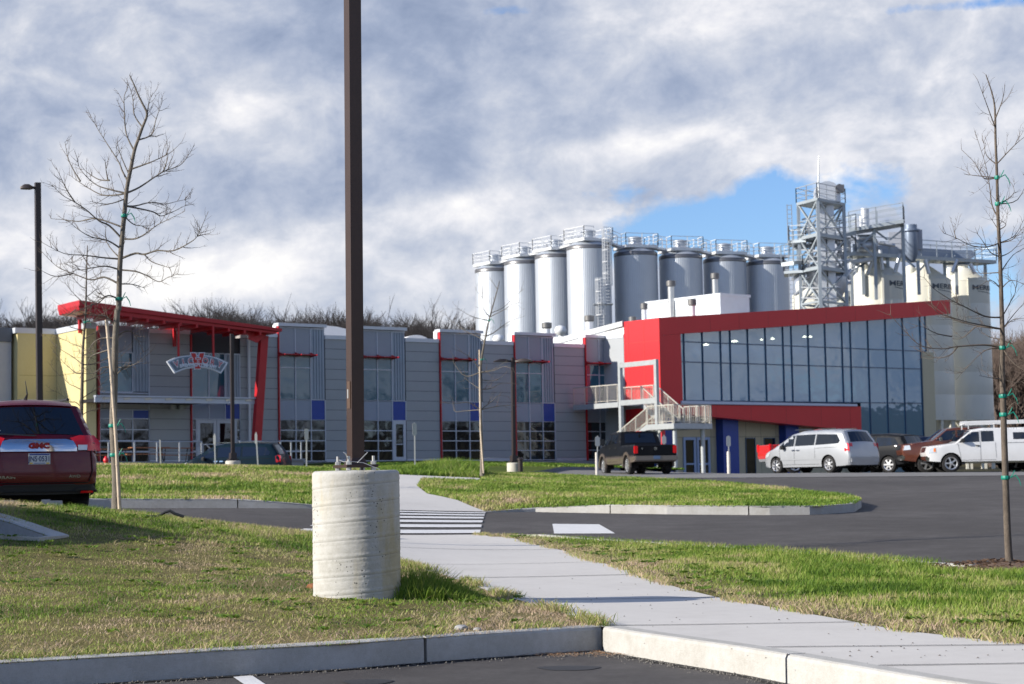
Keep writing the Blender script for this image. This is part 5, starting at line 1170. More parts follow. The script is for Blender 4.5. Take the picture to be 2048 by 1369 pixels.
    def wheels(s,spokes=5,m=None,two=False):
        S=s.S; R=S['R']; w=S.get('tw',.23)
        ty=MB(); M=Matrix.Rotation(math.pi/2,4,'X'); ty.lathe((0,0,0),[(R*.66,-w/2),(R*.9,-w/2),(R*.985,-w/2+.03),(R,-w/2+.06),(R,w/2-.06),(R*.985,w/2-.03),(R*.9,w/2),(R*.66,w/2)],32,M,cap=False)
        rm=MB(); rm.lathe((0,0,0),[(R*.58,-w/2+.02),(R*.69,-w/2-.004),(R*.70,-w/2+.03),(R*.64,w/2)],28,M,cap=False)
        rm.lathe((0,0,0),[(.035,-w/2-.012),(R*.19,-w/2+.0),(R*.2,-w/2+.06)],16,M)
        for k in range(spokes):
            a=math.tau*k/spokes
            for da in ((-.13,.13) if two else (0,)):
                c_,s_=math.cos(a+da),math.sin(a+da); p0=Vector((R*.14*c_,w/2-.015,R*.14*s_)); p1=Vector((R*.66*math.cos(a+da*.6),w/2-.02,R*.66*math.sin(a+da*.6))); rm.bar(p0,p1,R*(.09 if two else .2),.035,up=(0,1,0))
        bk=MB(); bk.lathe((0,0,0),[(.02,w/2-.07),(R*.64,w/2-.05)],20,Matrix.Rotation(-math.pi/2,4,'X'),cap=True)
        # outer face is +Y for these meshes: rim lathe was built on -z -> +y
        first=None
        for xw in (S['xf'],S['xr']):
            for sg in (1,-1):
                e=bpy.data.objects.new('wheel',None); COL.objects.link(e); e.parent=s.r; e.location=(xw,sg*(s.W0-w/2-.03),R); e.rotation_euler=(0,0,0 if sg>0 else math.pi)
                if first is None:
                    first=[obj('tyre',ty,M_tyre,e,smooth=50),obj('rim',rm,m or M_rim,e,smooth=40),obj('brake_disc',bk,M_well,e)]
                else:
                    for o in first: d=o.copy(); COL.objects.link(d); d.parent=e
    def box(s,name,x0,x1,y0,y1,z0,z1,m,bev=.0,parent=None):
        mb=MB(); mb.box(x0,x1,y0,y1,z0,z1)
        if bev:
            bm=bmesh.new(); vs=[bm.verts.new(v) for v in mb.v]; [bm.faces.new([vs[i] for i in f]) for f in mb.f]; bmesh.ops.bevel(bm,geom=bm.edges[:],offset=bev,segments=2,affect='EDGES'); mb=MB(); bm.verts.index_update(); mb.add([v.co for v in bm.verts],[tuple(v.index for v in f.verts) for f in bm.faces]); bm.free()
        return obj(name,mb,m,parent or s.r,smooth=40 if bev else None)
    def plate(s,x,z,txt=None,m=None,yc=0.):
        p=s.box('licence_plate',x-.012,x,yc-.152,yc+.152,z-.076,z+.076,m or M_plate)
        if txt:
            vs,fs=text_faces(txt,.105,bold=.002); mb=MB(); mb.add([(x-.015,yc-v.x*.78,z-.035+v.y) for v in vs],fs); obj('plate_number',mb,M_pltx,p)
            mb=MB(); mb.box(x-.0145,x-.0125,yc-.14,yc+.14,z+.052,z+.07); obj('plate_band',mb,mat('plate_blue',(.03,.06,.30),.5),p)
            for a,b in ((-.14,-.095),(.095,.14)): mb=MB(); mb.box(x-.0145,x-.0125,yc+a,yc+b,z-.07,z-.052); obj('plate_corner',mb,mat('plate_yellow',(.75,.52,.03),.5),p)
            mb=MB(); mb.box(x-.0145,x-.0125,yc-.08,yc+.08,z-.066,z-.058); obj('plate_band',mb,MT['plate_blue'],p)
    def mirrors(s,x,z,m):
        for sg in (1,-1):
            w=s.W(x,z,False); s.box('mirror',x-.08,x+.08,sg*w if sg>0 else -w-.22,w+.22 if sg>0 else -w,z-.06,z+.11,m,.035)
def zat(x,y,off=0.): return Tz(x,y)+off
def place(px_,py_,Y,z=None):
    q=P(px_,py_,Y); return (q.x,q.y,z if z is not None else Tz(q.x,q.y)+.004)
# minivan: silver one and (dark blue) one, same family, different bodies
def minivan(name,label,spec,loc,H,col,plate=None,rackm=None,tl=None):
    c=Car(name,label,'minivan',spec,loc,H); c.body(col); 
    c.side('side_window',[(1.38,1.10),(.55,1.13),(.55,1.58),(.95,1.55)],M_cgl); c.side('side_window',[(.47,1.13),(-.62,1.15),(-.62,1.60),(.47,1.585)],M_cgl); c.side('side_window',[(-.70,1.15),(-1.95,1.19),(-2.02,1.30),(-1.80,1.56),(-.70,1.60)],M_cgl)
    c.across('windshield',3.1,4.0,-.88,.88,M_cgl)
    c.across('rear_window',7.12,7.95,(-.80,-.88),(.80,.88),M_cgl)
    for sg in (1,-1):
        c.side('tail_lamp',[(-2.30,.86),(-2.50,.86),(-2.47,1.16),(-2.36,1.20),(-2.26,1.14)],tl or M_tl,.010,(sg,)); c.across('tail_lamp',8.05,8.55,sg*.99,sg*.80,tl or M_tl)
        c.side('head_lamp',[(2.12,.72),(2.42,.68),(2.36,.80),(1.95,.92)],M_hl,.008,(sg,)); c.across('head_lamp',1.15,1.9,sg*.98,sg*.62,M_hl)
    c.side('door_trim',[(1.3,.55),(-1.1,.55),(-1.1,.60),(1.3,.60)],col,.018)
    c.lines([((1.30,.42),(1.38,1.08)),((.50,.36),(.50,1.6)),((-.68,.55),(-.68,1.62)),((-.72,1.02),(-2.1,1.05)),((1.3,.36),(-.9,.36))]); 
    for x in (.62,.36): c.side('door_handle',[(x,.93),(x-.17,.93),(x-.17,.98),(x,.98)],MT.get('chrome'),.03)
    c.box('rear_bumper',-2.56,-2.38,-.86,.86,.36,.62,col,.05); c.plate(-2.535,.86,None,M_trim); c.mirrors(1.10,1.06,M_trim)
    for sg in (1,-1):
        for a,b in ((.75,-.25),(-.55,-1.55)): c.box('roof_rail',b,a,sg*.62-.03,sg*.62+.03,1.80,1.83,rackm or M_chrome,.01); 
    c.wheels(7); return c
VAN=dict(L=5.13,W=1.98,zbot=.26,belt=1.08,R=.345,xf=1.60,xr=-1.42,tum=.30,crown=.055,rnd=.09,xe=1.5,taf=.30,tar=.10,
 contour=[(2.50,.28),(2.565,.60),(2.40,.88),(1.75,1.06),(.75,1.62),(.2,1.74),(-1.2,1.755),(-2.05,1.70),(-2.40,1.20),(-2.50,.92),(-2.555,.60),(-2.50,.30)])
M_psil=paint('silver_paint',(.40,.42,.45),.35); M_pblu=paint('dark_teal_paint',(.006,.017,.028),.3)
w_=P(1640,940,80); minivan('minivan','silver minivan with chrome roof rails, parked below the slanting red band',VAN,(w_.x,w_.y,P(1640,946.5,80).z),R_(-37),M_psil)
w_=P(468,940,88); minivan('minivan','dark teal minivan half hidden behind the grass bank by the entrance railing',VAN,(w_.x,w_.y,P(530,963,88).z-.02),R_(-80),M_pblu)
w_=(-8.9,21.5); minivan('minivan','parked minivan outside the left edge shading the grass',VAN,(w_[0],w_[1],Tz(-8.6,21.6)-.02),R_(30),M_psil)
# pickups
def pickup(name,label,spec,loc,H,col,kind,col2=None,**k):
    c=Car(name,label,'pickup truck',spec,loc,H); two=k.get('two'); c.body(col,col2,two) if two else c.body(col)
    return c
TRK=dict(L=6.2,W=2.03,zbot=.52,belt=1.32,R=.42,xf=2.02,xr=-1.93,tum=.20,crown=.03,rnd=.05,xe=2.3,taf=.14,tar=.02,tw=.28,open=(-2.98,-.86),flat=(-3.2,-.9),
 contour=[(3.02,.56),(3.08,.98),(3.0,1.25),(1.75,1.38),(1.05,1.90),(.6,1.96),(-.50,1.96),(-.84,1.34),(-.86,1.31),(-3.0,1.31),(-3.05,1.27),(-3.08,.80),(-3.0,.56)])
M_pblk=paint('black_paint_car',(.010,.011,.014),.2); M_ptan=paint('tan_paint',(.15,.12,.10),.2); M_pwht=paint('white_paint_car',(.68,.69,.70)); M_pbrn=paint('brown_paint',(.115,.032,.015),.3); M_predt=paint('red_paint_truck',(.58,.016,.012)); M_pred=mat('dark_red_paint',(.11,.0015,.011),.26,.1,coat=.35,var=.05)
def crew_glass(c,supercab=False):
    c.side('side_window',[(1.62,1.40),(.72,1.42),(.72,1.84),(1.12,1.82)],M_cgl); c.side('side_window',[(.64,1.42),(-.34,1.44),(-.34,1.84),(.64,1.85)] if not supercab else [(.64,1.42),(.12,1.43),(.12,1.85),(.64,1.85)],M_cgl)
    c.lines([((1.55,.62),(1.66,1.38)),((.68,.56),(.68,1.86)),((-.42,.62),(-.40,1.5)),((-.86,.60),(-.86,1.36)),((1.5,.60),(-.42,.60))])
    for x in (.86,-.10): c.side('door_handle',[(x,1.20),(x-.16,1.20),(x-.16,1.25),(x,1.25)],M_trim,.03)
w_=P(1272,940,88); c=pickup('pickup_truck','black crew cab pickup with tan lower body and flared arches, parked under the steel stairs',TRK,(w_.x,w_.y,P(1290,949.5,88).z),R_(-13),M_pblk,'crew',M_ptan,two=.82)
crew_glass(c); c.across('windshield',3.1,3.95,-.86,.86,M_cgl); c.across('rear_window',6.15,6.85,-.80,.80,M_cgl); c.box('window_divider',-.70,-.66,-.03,.03,1.5,1.86,M_pblk)
for sg in (1,-1):
    c.box('tail_lamp',-3.105,-3.0,sg*.90-.09,sg*.90+.09,.92,1.26,M_tl,.02)
    for xw in (TRK['xf'],TRK['xr']):
        mb=MB(); k=12
        for i in range(k):
            t0=-.15+(math.pi+.3)*i/k; t1=-.15+(math.pi+.3)*(i+1)/k; r0,r1=.475,.60; q=[(xw+r*math.cos(t),.42+r*math.sin(t)) for t,r in ((t0,r0),(t1,r0),(t1,r1),(t0,r1))]
            mb.prism([(x,sg*(c.W0-.05),z) for x,z in q],[(x,sg*(c.W0+.035),z) for x,z in q])
        obj('fender_flare',mb,M_ptan,c.r)
    c.box('running_board',-1.35,1.35,sg*(c.W0-.1)-.08,sg*(c.W0-.1)+.08,.48,.55,M_ptan,.02)
c.box('rear_bumper',-3.26,-3.06,-.98,.98,.60,.82,mat('bumper_grey',(.20,.18,.16),.35,.5),.03); c.plate(-3.262,.74,None,mat('plate_blue_grey',(.10,.16,.28),.5)); c.box('tailgate',-3.10,-3.04,-.78,.78,.84,1.27,M_pblk,.02)
for y,w in ((.62,.07),(.0,.14)):
    mb=MB(); mb.lathe((-3.103,y,1.14),[(w*.55,-.005),(w*.55,.005)],14,Matrix.Rotation(math.pi/2,4,'Y')); obj('badge',mb,M_chrome,c.r)
for sg in (1,-1): c.box('tow_mirror',1.38,1.50,(sg*1.2)-.14,(sg*1.2)+.14,1.38,1.68,M_trim,.03)
c.box('cab_lamp',-.60,-.52,-.1,.1,1.955,1.985,M_tl); c.box('third_axle_cover',-2.2,-1.7,-.2,.2,.30,.55,M_well); c.wheels(8)
# white pickup with cap and ladder rack
TW_=dict(TRK,L=5.9,W=2.0,zbot=.46,belt=1.22,R=.40,xf=1.93,xr=-1.75,open=None,flat=(-2.9,-.6),
 contour=[(2.85,.50),(2.95,.86),(2.86,1.12),(1.72,1.26),(.98,1.80),(.5,1.88),(-.20,1.88),(-.38,1.84),(-.42,1.88),(-2.6,1.90),(-2.86,1.36),(-2.93,.74),(-2.86,.50)])
w_=P(1984,940,83); c=Car('pickup_truck','white pickup with a white cap and ladder rack at the right edge','pickup truck',TW_,(w_.x,w_.y,P(1940,945,83).z),R_(-88)); c.body(M_pwht)
c.side('side_window',[(1.60,1.28),(.70,1.30),(.70,1.74),(1.06,1.72)],M_cgl); c.side('side_window',[(.62,1.30),(.08,1.31),(.08,1.76),(.62,1.76)],M_cgl); c.side('side_window',[(-.75,1.38),(-2.3,1.38),(-2.3,1.68),(-.75,1.68)],M_cgl)
c.across('windshield',3.1,3.95,-.86,.86,M_cgl); c.across('rear_window',9.2,9.8,-.8,.8,M_cgl)
c.lines([((1.50,.60),(1.62,1.24)),((.66,.50),(.66,1.80)),((.0,.60),(.02,1.25)),((-.40,.50),(-.40,1.84)),((1.5,.52),(0,.52)),((-.42,1.24),(-2.85,1.24))]); 
for x in (.86,): c.side('door_handle',[(x,1.10),(x-.16,1.10),(x-.16,1.16),(x,1.16)],M_trim,.03)
for sg in (1,-1):
    c.side('head_lamp',[(2.88,.84),(2.55,.86),(2.58,1.08),(2.82,1.06)],M_hl,.012,(sg,)); c.side('turn_lamp',[(2.66,.90),(2.58,.90),(2.58,1.06),(2.66,1.05)],M_amb,.02,(sg,)); c.box('running_board',-1.2,1.35,sg*(c.W0-.08)-.07,sg*(c.W0-.08)+.07,.38,.45,M_chrome,.02); c.box('tail_lamp',-2.92,-2.84,sg*.90-.08,sg*.90+.08,.86,1.2,M_tl,.02)
c.mirrors(1.42,1.34,M_trim); c.wheels(5,two=True); c.box('front_bumper',2.80,3.0,-.9,.9,.52,.72,M_chrome,.04); c.across('grille',1.05,1.9,-.6,.6,M_chrome)
rk=MB()
for sg in (-1,1):
    rk.bar((1.2,sg*.72,2.09),(-2.6,sg*.72,2.16),.07,.10); 
for x in (1.1,-.3,-2.4): rk.bar((x,-.72,2.10),(x,.72,2.10),.05); rk.bar((x,-.72,1.86),(x,-.72,2.1),.04); rk.bar((x,.72,1.86),(x,.72,2.1),.04)
for i in range(10): rk.bar((1.1-i*.38,-.30,2.17),(1.1-i*.38,.12,2.17),.035)
rk.bar((1.25,-.30,2.17),(-2.6,-.30,2.20),.06,.09); rk.bar((1.25,.12,2.17),(-2.6,.12,2.20),.06,.09); obj('ladder_rack',rk,M_pwht,c.r)
# brown pickup
w_=P(1936,940,84.8); TB=dict(TRK,zbot=.48,W=2.02); c=Car('pickup_truck','metallic brown crew cab pickup parked behind the white pickup','pickup truck',TB,(w_.x,w_.y,P(1830,946.5,84.8).z),R_(-90)); c.body(M_pbrn); crew_glass(c); c.across('windshield',3.1,3.95,-.86,.86,M_cgl); c.across('rear_window',6.15,6.85,-.8,.8,M_cgl)
for sg in (1,-1): c.side('head_lamp',[(3.02,1.0),(2.70,1.02),(2.74,1.22),(2.96,1.2)],M_hl,.014,(sg,)); c.box('running_board',-1.3,1.35,sg*(c.W0-.08)-.07,sg*(c.W0-.08)+.07,.40,.47,M_trim,.02); c.box('tail_lamp',-3.1,-3.0,sg*.90-.08,sg*.90+.08,.98,1.34,M_tl,.02)
c.mirrors(1.42,1.44,M_chrome); c.box('front_bumper',2.92,3.14,-.92,.92,.56,.80,M_chrome,.05); c.across('grille',1.1,1.9,-.6,.6,M_chrome); c.wheels(5)
# black suv between silver van and brown pickup
SUVS=dict(L=4.9,W=1.92,zbot=.36,belt=1.10,R=.37,xf=1.42,xr=-1.42,tum=.26,crown=.04,rnd=.07,xe=1.6,taf=.2,tar=.08,
 contour=[(2.36,.40),(2.44,.78),(2.32,1.02),(1.35,1.14),(.62,1.64),(.1,1.74),(-1.3,1.74),(-2.02,1.66),(-2.32,1.14),(-2.40,1.0),(-2.45,.70),(-2.38,.42)])
def suvglass(c):
    c.side('side_window',[(1.22,1.16),(.35,1.17),(.35,1.60),(.72,1.58)],M_cgl); c.side('side_window',[(.27,1.17),(-.72,1.18),(-.72,1.61),(.27,1.61)],M_cgl); c.side('side_window',[(-.80,1.19),(-1.95,1.24),(-1.72,1.56),(-.80,1.60)],M_cgl)
    c.across('windshield',3.1,4.0,-.88,.88,M_cgl); c.lines([((1.15,.5),(1.25,1.13)),((.31,.46),(.31,1.62)),((-.76,.55),(-.76,1.62))])
w_=P(1744,940,87); c=Car('parked_suv','black suv between the silver minivan and the brown pickup','suv',SUVS,(w_.x,w_.y,P(1775,946.5,87).z),R_(-48)); c.body(M_pblk); suvglass(c); c.across('rear_window',7.1,7.9,-.85,.85,M_cgl)
for sg in (1,-1): c.side('tail_lamp',[(-2.2,.95),(-2.40,.92),(-2.36,1.12),(-2.2,1.14)],M_tl,.012,(sg,)); c.across('tail_lamp',8.1,9.1,sg*.99,sg*.8,M_tl)
c.box('rear_bumper',-2.54,-2.40,-.84,.84,.46,.66,M_chrome,.04); c.wheels(6)
w_=P(1822,940,91); c=Car('parked_suv','dark blue vehicle roof just showing between the black suv and brown pickup','suv',SUVS,(w_.x,w_.y,P(1800,949,91).z-.0),R_(-100)); c.body(paint('navy_paint',(.012,.02,.05),.2)); suvglass(c); c.across('rear_window',7.1,7.9,-.85,.85,M_cgl); c.wheels(6)
# red pickup behind the silver van
w_=P(1658,940,87.5); TR=dict(TRK,zbot=.50,W=2.0,belt=1.26); c=Car('pickup_truck','bright red pickup with silver lower trim, mostly hidden behind the silver minivan','pickup truck',TR,(w_.x,w_.y,P(1530,948.5,87.5).z),R_(80)); c.body(M_predt,M_psil,.74); crew_glass(c); c.across('windshield',3.1,3.95,-.86,.86,M_cgl); c.across('rear_window',6.15,6.85,-.8,.8,M_cgl); c.wheels(5)
for sg in (1,-1): c.box('tail_lamp',-3.1,-3.0,sg*.90-.08,sg*.90+.08,.98,1.34,M_tl,.02)
# ------------------------------------------------------------ the near dark red suv seen from behind
RS=dict(L=4.70,W=1.80,zbot=.30,belt=1.08,R=.365,xf=1.42,xr=-1.44,tum=.36,crown=.05,rnd=.06,xe=1.45,taf=.2,tar=.07,tw=.24,
 contour=[(2.26,.36),(2.34,.78),(2.22,.98),(1.25,1.12),(.55,1.58),(.05,1.67),(-1.2,1.66),(-1.92,1.60),(-2.16,1.16),(-2.24,1.06),(-2.30,.80),(-2.33,.60),(-2.26,.34)])
H=R_(-27.5); rc=P(77,940,27.0); zS=Tz(rc.x,rc.y); cx_=rc.x+2.3*math.sin(H); cy_=rc.y+2.3*math.cos(H)
c=Car('parked_suv','dark red suv seen from behind at the left edge, with chrome tailgate bar','suv',RS,(cx_,cy_,P(81,1037,27.).z),H); c.body(M_pred,M_trim,.50); suvglass(c)
c.across('rear_window',7.10,8.05,(-.86,-.90),(.86,.90),M_cgl)
c.across('rear_spoiler',6.80,7.06,-.90,.90,M_pred,off=.03)
def rear(name,poly,m,off=.0,x0=-2.30,parent=None,mir=False):
    # outline in (y to the right seen from behind, z) lying on the tail
    out=[]
    for mm in ((1,-1) if mir else (1,)):
        pts=[Vector((a*mm,b)) for a,b in poly]; nb=[];n=len(pts)
        for i in range(n):
            a=pts[i]; b=pts[(i+1)%n]; k=max(1,int((b-a).length/.05))
            for j in range(k): nb.append(a.lerp(b,j/k))
        gx,gz=np.meshgrid(np.arange(-.95,.95,.06),np.arange(.3,1.7,.06)); gx=gx.ravel(); gz=gz.ravel(); pl=[(p.x,p.y) for p in nb]; ok=inpoly(gx,gz,pl)
        for i in range(len(pl)): ok&=segd(gx,gz,pl[i],pl[(i+1)%len(pl)])>.015
        v,e,f,_,_,_=delaunay_2d_cdt(nb+[Vector((a,b)) for a,b in zip(gx[ok],gz[ok])],[],[tuple(range(len(nb)))],1,1e-5)
        def xs(y,z):
            cs=RS['contour'][6:]; xx=cs[0][0]
            for p,q in zip(cs,cs[1:]):
                if q[1]<=z<=p[1]: t=(p[1]-z)/max(1e-6,p[1]-q[1]); xx=p[0]+(q[0]-p[0])*t; break
            w=c.W(xx,z,False); t=min(1,abs(y)/w)
            xx-=.05*(1-t*t)
            if t>.88: xx+=.55*((t-.88))**1.5*3
            return xx
        mb=MB(); mb.add([(xs(p.x,p.y)-.012-off,-p.x,p.y) for p in v],[tuple(q) for q in f]); out.append(obj(name,mb,m,parent or c.r,smooth=50))
    return out[0]
rear('tail_lamp',[(.46,1.13),(.60,1.17),(.84,1.17),(.895,1.10),(.91,.945),(.70,.945),(.70,.99),(.55,1.0)],M_tl,.012,mir=True)
rear('reverse_lamp',[(.56,.955),(.69,.955),(.70,1.03),(.56,1.03)],M_hl,.022,mir=True)
rear('chrome_bar',[(-.54,.94),(.54,.94),(.545,.99),(.50,1.09),(.40,1.115),(-.40,1.115),(-.50,1.09),(-.545,.99)],M_chrome,.022)
rear('gate_gap',[(-.70,.50),(-.70,.487),(.70,.487),(.70,.50)],M_well,.004); rear('gate_gap',[(.70,.50),(.715,.50),(.77,.66),(.76,.94),(.748,.94),(.755,.66)],M_well,.004,mir=True)
rear('lower_slot',[(-.52,.455),(.52,.455),(.50,.475),(-.50,.475)],M_trim,.01)
rear('bumper_pocket',[(.50,.36),(.54,.42),(.82,.42),(.86,.36),(.84,.30),(.80,.385),(.57,.385),(.54,.30)],M_trim,.02,mir=True); rear('reflector',[(.59,.345),(.79,.345),(.79,.375),(.60,.375)],M_tl,.02,mir=True)
rear('skid_trim',[(-.87,.31),(.87,.31),(.84,.37),(-.84,.37)],M_trim,.015)
rear('wiper',[(-.05,1.155),(.0,1.175),(-.52,1.20),(-.53,1.185)],M_trim,.03); rear('window_sticker',[(-.66,1.19),(-.55,1.20),(-.51,1.24),(-.56,1.27),(-.60,1.24),(-.65,1.26)],mat('sticker_white',(.7,.7,.7),.6),.03)
c.plate(-2.345,.835,'JNS·0531')
def rtext(t,y,z,size,m,name,off,sx_=1.,bold=0.):
    vs,fs=text_faces(t,size,bold=bold); mb=MB(); mb.add([(-2.318-off,-(y+v.x*sx_),z+v.y) for v in vs],fs); obj(name,mb,m,c.r)
rtext('GMC',.0,.985,.105,mat('badge_red',(.30,.005,.01),.45),'badge',.027,1.25,.007); rtext('TERRAIN',-.50,.56,.055,M_chrome,'model_badge',.047,1.5,.002); rtext('AWD',.50,.565,.055,M_chrome,'drive_badge',.047,1.2,.002)
mb=MB(); mb.tube([(-1.5,0,1.70),(-1.62,0,1.78),(-1.50,0,1.98)],[.03,.012,.005],6); obj('roof_aerial',mb,M_trim,c.r); c.wheels(6)
for sg in (1,-1): c.box('roof_rail',-1.6,.3,sg*.60-.02,sg*.60+.02,1.69,1.73,M_trim,.01)
c.mirrors(.95,1.14,M_pred)
# ------------------------------------------------------------ lamp posts and sign posts
M_brz=mat('bronze_pole',(.068,.042,.034),.38,.35,var=.1,vscale=3); M_pbase=surf('lamp_base_concrete',[(.3,(.33,.32,.285)),(.5,(.46,.455,.43)),(.72,(.56,.555,.54))],[(2.2,.45),(9,.3),(60,.25)],rough=.85,bump=.3,bscale=50)
M_nut=mat('galvanised_nut',(.62,.62,.60),.35,.7)
bz=P(707,1190,16.5); cxp,cyp=bz.x,bz.y+.38; zg=Tz(cxp,cyp)+K; Rb=.384; ztop=P(707,941.5,16.6).z
print('base',cxp,cyp,zg,ztop)
LB=root('lamp_post','tall square bronze lamp post bolted on the big round concrete base in the foreground','lamp post',(cxp,cyp,zg-.2)); pl=Part(LB)
# spiral-formed concrete cylinder: seams climb around it
mb=MB(); n=180; zs=np.linspace(zg-.25,ztop-.03,150); pitch=.155
for z in zs:
    for k in range(n):
        a=2*math.pi*k/n; ph=((z-zg)/pitch-(k/n))%1.; ph=(ph+.5*0)%1
        r=Rb-.0035*math.exp(-((ph-.5)/.035)**2)-.0018*math.exp(-((ph-.25)/.05)**2)-.0014*math.exp(-((ph-.78)/.05)**2)+.0022*math.exp(-((ph-.62)/.08)**2)+.0035*(vnoise(np.array(a*3.),np.array(z*7.),5)-.5)
        mb.v.append((cxp+r*math.cos(a),cyp+r*math.sin(a),z))
for i in range(len(zs)-1):
    for k in range(n): k2=(k+1)%n; mb.f.append((i*n+k,i*n+k2,(i+1)*n+k2,(i+1)*n+k))
o=len(mb.v)-n
for dr,dz in ((-.006,.014),(-.016,.024),(-.032,.030),(-.2,.031)):
    for k in range(n):
        a=2*math.pi*k/n; j=.004*(float(vnoise(np.array(a*9.),np.array(1.),8))-.5) if dr>-.1 else 0; r=Rb+dr+j*.5; mb.v.append((cxp+r*math.cos(a),cyp+r*math.sin(a),ztop-.03+dz+j))
    for k in range(n): k2=(k+1)%n; mb.f.append((o+k,o+k2,o+n+k2,o+n+k))
    o+=n
mb.f.append(tuple(o+k for k in range(n))); mb.m=[0]*len(mb.f)
base_o=pl('concrete_base',mb,M_pbase,smooth=50)
# air holes and stains in the concrete material
nt=M_pbase.node_tree; N=nt.nodes; Lk=nt.links; b=N['Principled BSDF']; old=b.inputs['Base Color'].links[0].from_socket
vo=N.new('ShaderNodeTexVoronoi'); vo.inputs['Scale'].default_value=30; tc=N.new('ShaderNodeTexCoord'); Lk.new(tc.outputs['Object'],vo.inputs['Vector'])
nz=N.new('ShaderNodeTexNoise'); nz.inputs['Scale'].default_value=4; nz.inputs['Detail'].default_value=3; Lk.new(tc.outputs['Object'],nz.inputs['Vector'])
def mth(op,a,b_):
    q=N.new('ShaderNodeMath'); q.operation=op
    for i,v in enumerate((a,b_)):
        if isinstance(v,(int,float)): q.inputs[i].default_value=v
        else: Lk.new(v,q.inputs[i])
    return q.outputs[0]
hole=mth('LESS_THAN',vo.outputs['Distance'],mth('MULTIPLY',mth('SUBTRACT',nz.outputs['Fac'],.43),1.1))
mp=N.new('ShaderNodeMapping'); mp.inputs['Scale'].default_value=(3,3,.5); Lk.new(tc.outputs['Object'],mp.inputs[0]); st=N.new('ShaderNodeTexNoise'); st.inputs['Scale'].default_value=1.4; st.inputs['Detail'].default_value=5; Lk.new(mp.outputs[0],st.inputs['Vector'])
r1=N.new('ShaderNodeValToRGB'); r1.color_ramp.elements[0].position=.56; r1.color_ramp.elements[0].color=(1,1,1,1); r1.color_ramp.elements[1].position=.68; r1.color_ramp.elements[1].color=(.98,.88,.66,1); Lk.new(st.outputs['Fac'],r1.inputs[0])
mu=N.new('ShaderNodeMix'); mu.data_type='RGBA'; mu.blend_type='MULTIPLY'; mu.inputs[0].default_value=1; Lk.new(old,mu.inputs[6]); Lk.new(r1.outputs[0],mu.inputs[7])
# seams: groove shading painted into the colour along the spiral
sp=N.new('ShaderNodeSeparateXYZ'); Lk.new(tc.outputs['Object'],sp.inputs[0]); ang=mth('DIVIDE',N.new('ShaderNodeMath').outputs[0],1.); 
at=N.new('ShaderNodeMath'); at.operation='ARCTAN2'; Lk.new(sp.outputs[1],at.inputs[0]); Lk.new(sp.outputs[0],at.inputs[1])
ph=mth('FRACT',mth('ADD',mth('SUBTRACT',mth('DIVIDE',mth('SUBTRACT',sp.outputs[2],.2),pitch),mth('DIVIDE',at.outputs[0],2*math.pi)),10.),0)
seam=mth('LESS_THAN',mth('ABSOLUTE',mth('SUBTRACT',ph,.5),0),mth('MULTIPLY',nz.outputs['Fac'],.032))
dk=mth('MAXIMUM',hole,mth('MULTIPLY',seam,.38))
m3=N.new('ShaderNodeMix'); m3.data_type='RGBA'; Lk.new(dk,m3.inputs[0]); Lk.new(mu.outputs[2],m3.inputs[6]); m3.inputs[7].default_value=(.10,.098,.09,1); Lk.new(m3.outputs[2],b.inputs['Base Color'])
# pole, base plate, nuts, loose wires
ROT=R_(29); ca,sa=math.cos(ROT),math.sin(ROT)
def rp(a,b_,z): return Vector((cxp+a*ca-b_*sa,cyp+a*sa+b_*ca,z))
zpl=ztop+.028
def sq(h,z): return [rp(-h,-h,z),rp(h,-h,z),rp(h,h,z),rp(-h,h,z)]
PO=-.0
mb=MB(); mb.prism(sq(.150,zpl),sq(.150,zpl+.024)); pl('base_plate',mb,M_brz)
mb=MB(); hh=.0585; 
lo=sq(hh,zpl+.024); hi=[v+Vector((.045,0,9.2)) for v in sq(hh,zpl)]; mb.prism(lo,hi); pole=pl('pole',mb,M_brz)
mb=MB(); q0=[v for v in sq(hh+.022,zpl+.024)]; q1=sq(hh+.0,zpl+.085); mb.prism(q0,q1); pl('pole_skirt',mb,M_brz)
# hand-hole cover with rating label on the lit face
zc=P(698,782,16.5).z; mb=MB(); dx=-hh-.003
mb.prism([rp(dx,-.032,zc-.14),rp(dx,.030,zc-.14),rp(dx,.030,zc+.1),rp(dx,-.032,zc+.1)],[rp(dx+.002,-.032,zc-.14),rp(dx+.002,.030,zc-.14),rp(dx+.002,.030,zc+.1),rp(dx+.002,-.032,zc+.1)]); pl('hand_hole_cover',mb,mat('bronze_cover',(.125,.078,.055),.4,.3))
mb=MB(); dx-=.003; mb.prism([rp(dx,-.004,zc-.05),rp(dx,.022,zc-.05),rp(dx,.022,zc+.03),rp(dx,-.004,zc+.03)],[rp(dx+.001,-.004,zc-.05),rp(dx+.001,.022,zc-.05),rp(dx+.001,.022,zc+.03),rp(dx+.001,-.004,zc+.03)]); pl('rating_plate',mb,M_nut)
for a,b_ in ((-.118,-.118),(.118,-.118),(.118,.118),(-.118,.118)):
    mb=MB(); c_=rp(a,b_,0); mb.lathe((c_.x,c_.y,0),[(.013,ztop-.02),(.013,zpl+.10)],10); pl('anchor_bolt',mb,M_nut,smooth=40)
    mb=MB(); mb.lathe((c_.x,c_.y,0),[(.025,zpl+.025),(.025,zpl+.05),(.021,zpl+.053)],6); pl('nut',mb,M_nut,smooth=20); mb=MB(); mb.lathe((c_.x,c_.y,0),[(.024,ztop+.004),(.024,zpl-.001)],6); pl('nut',mb,M_nut,smooth=20)
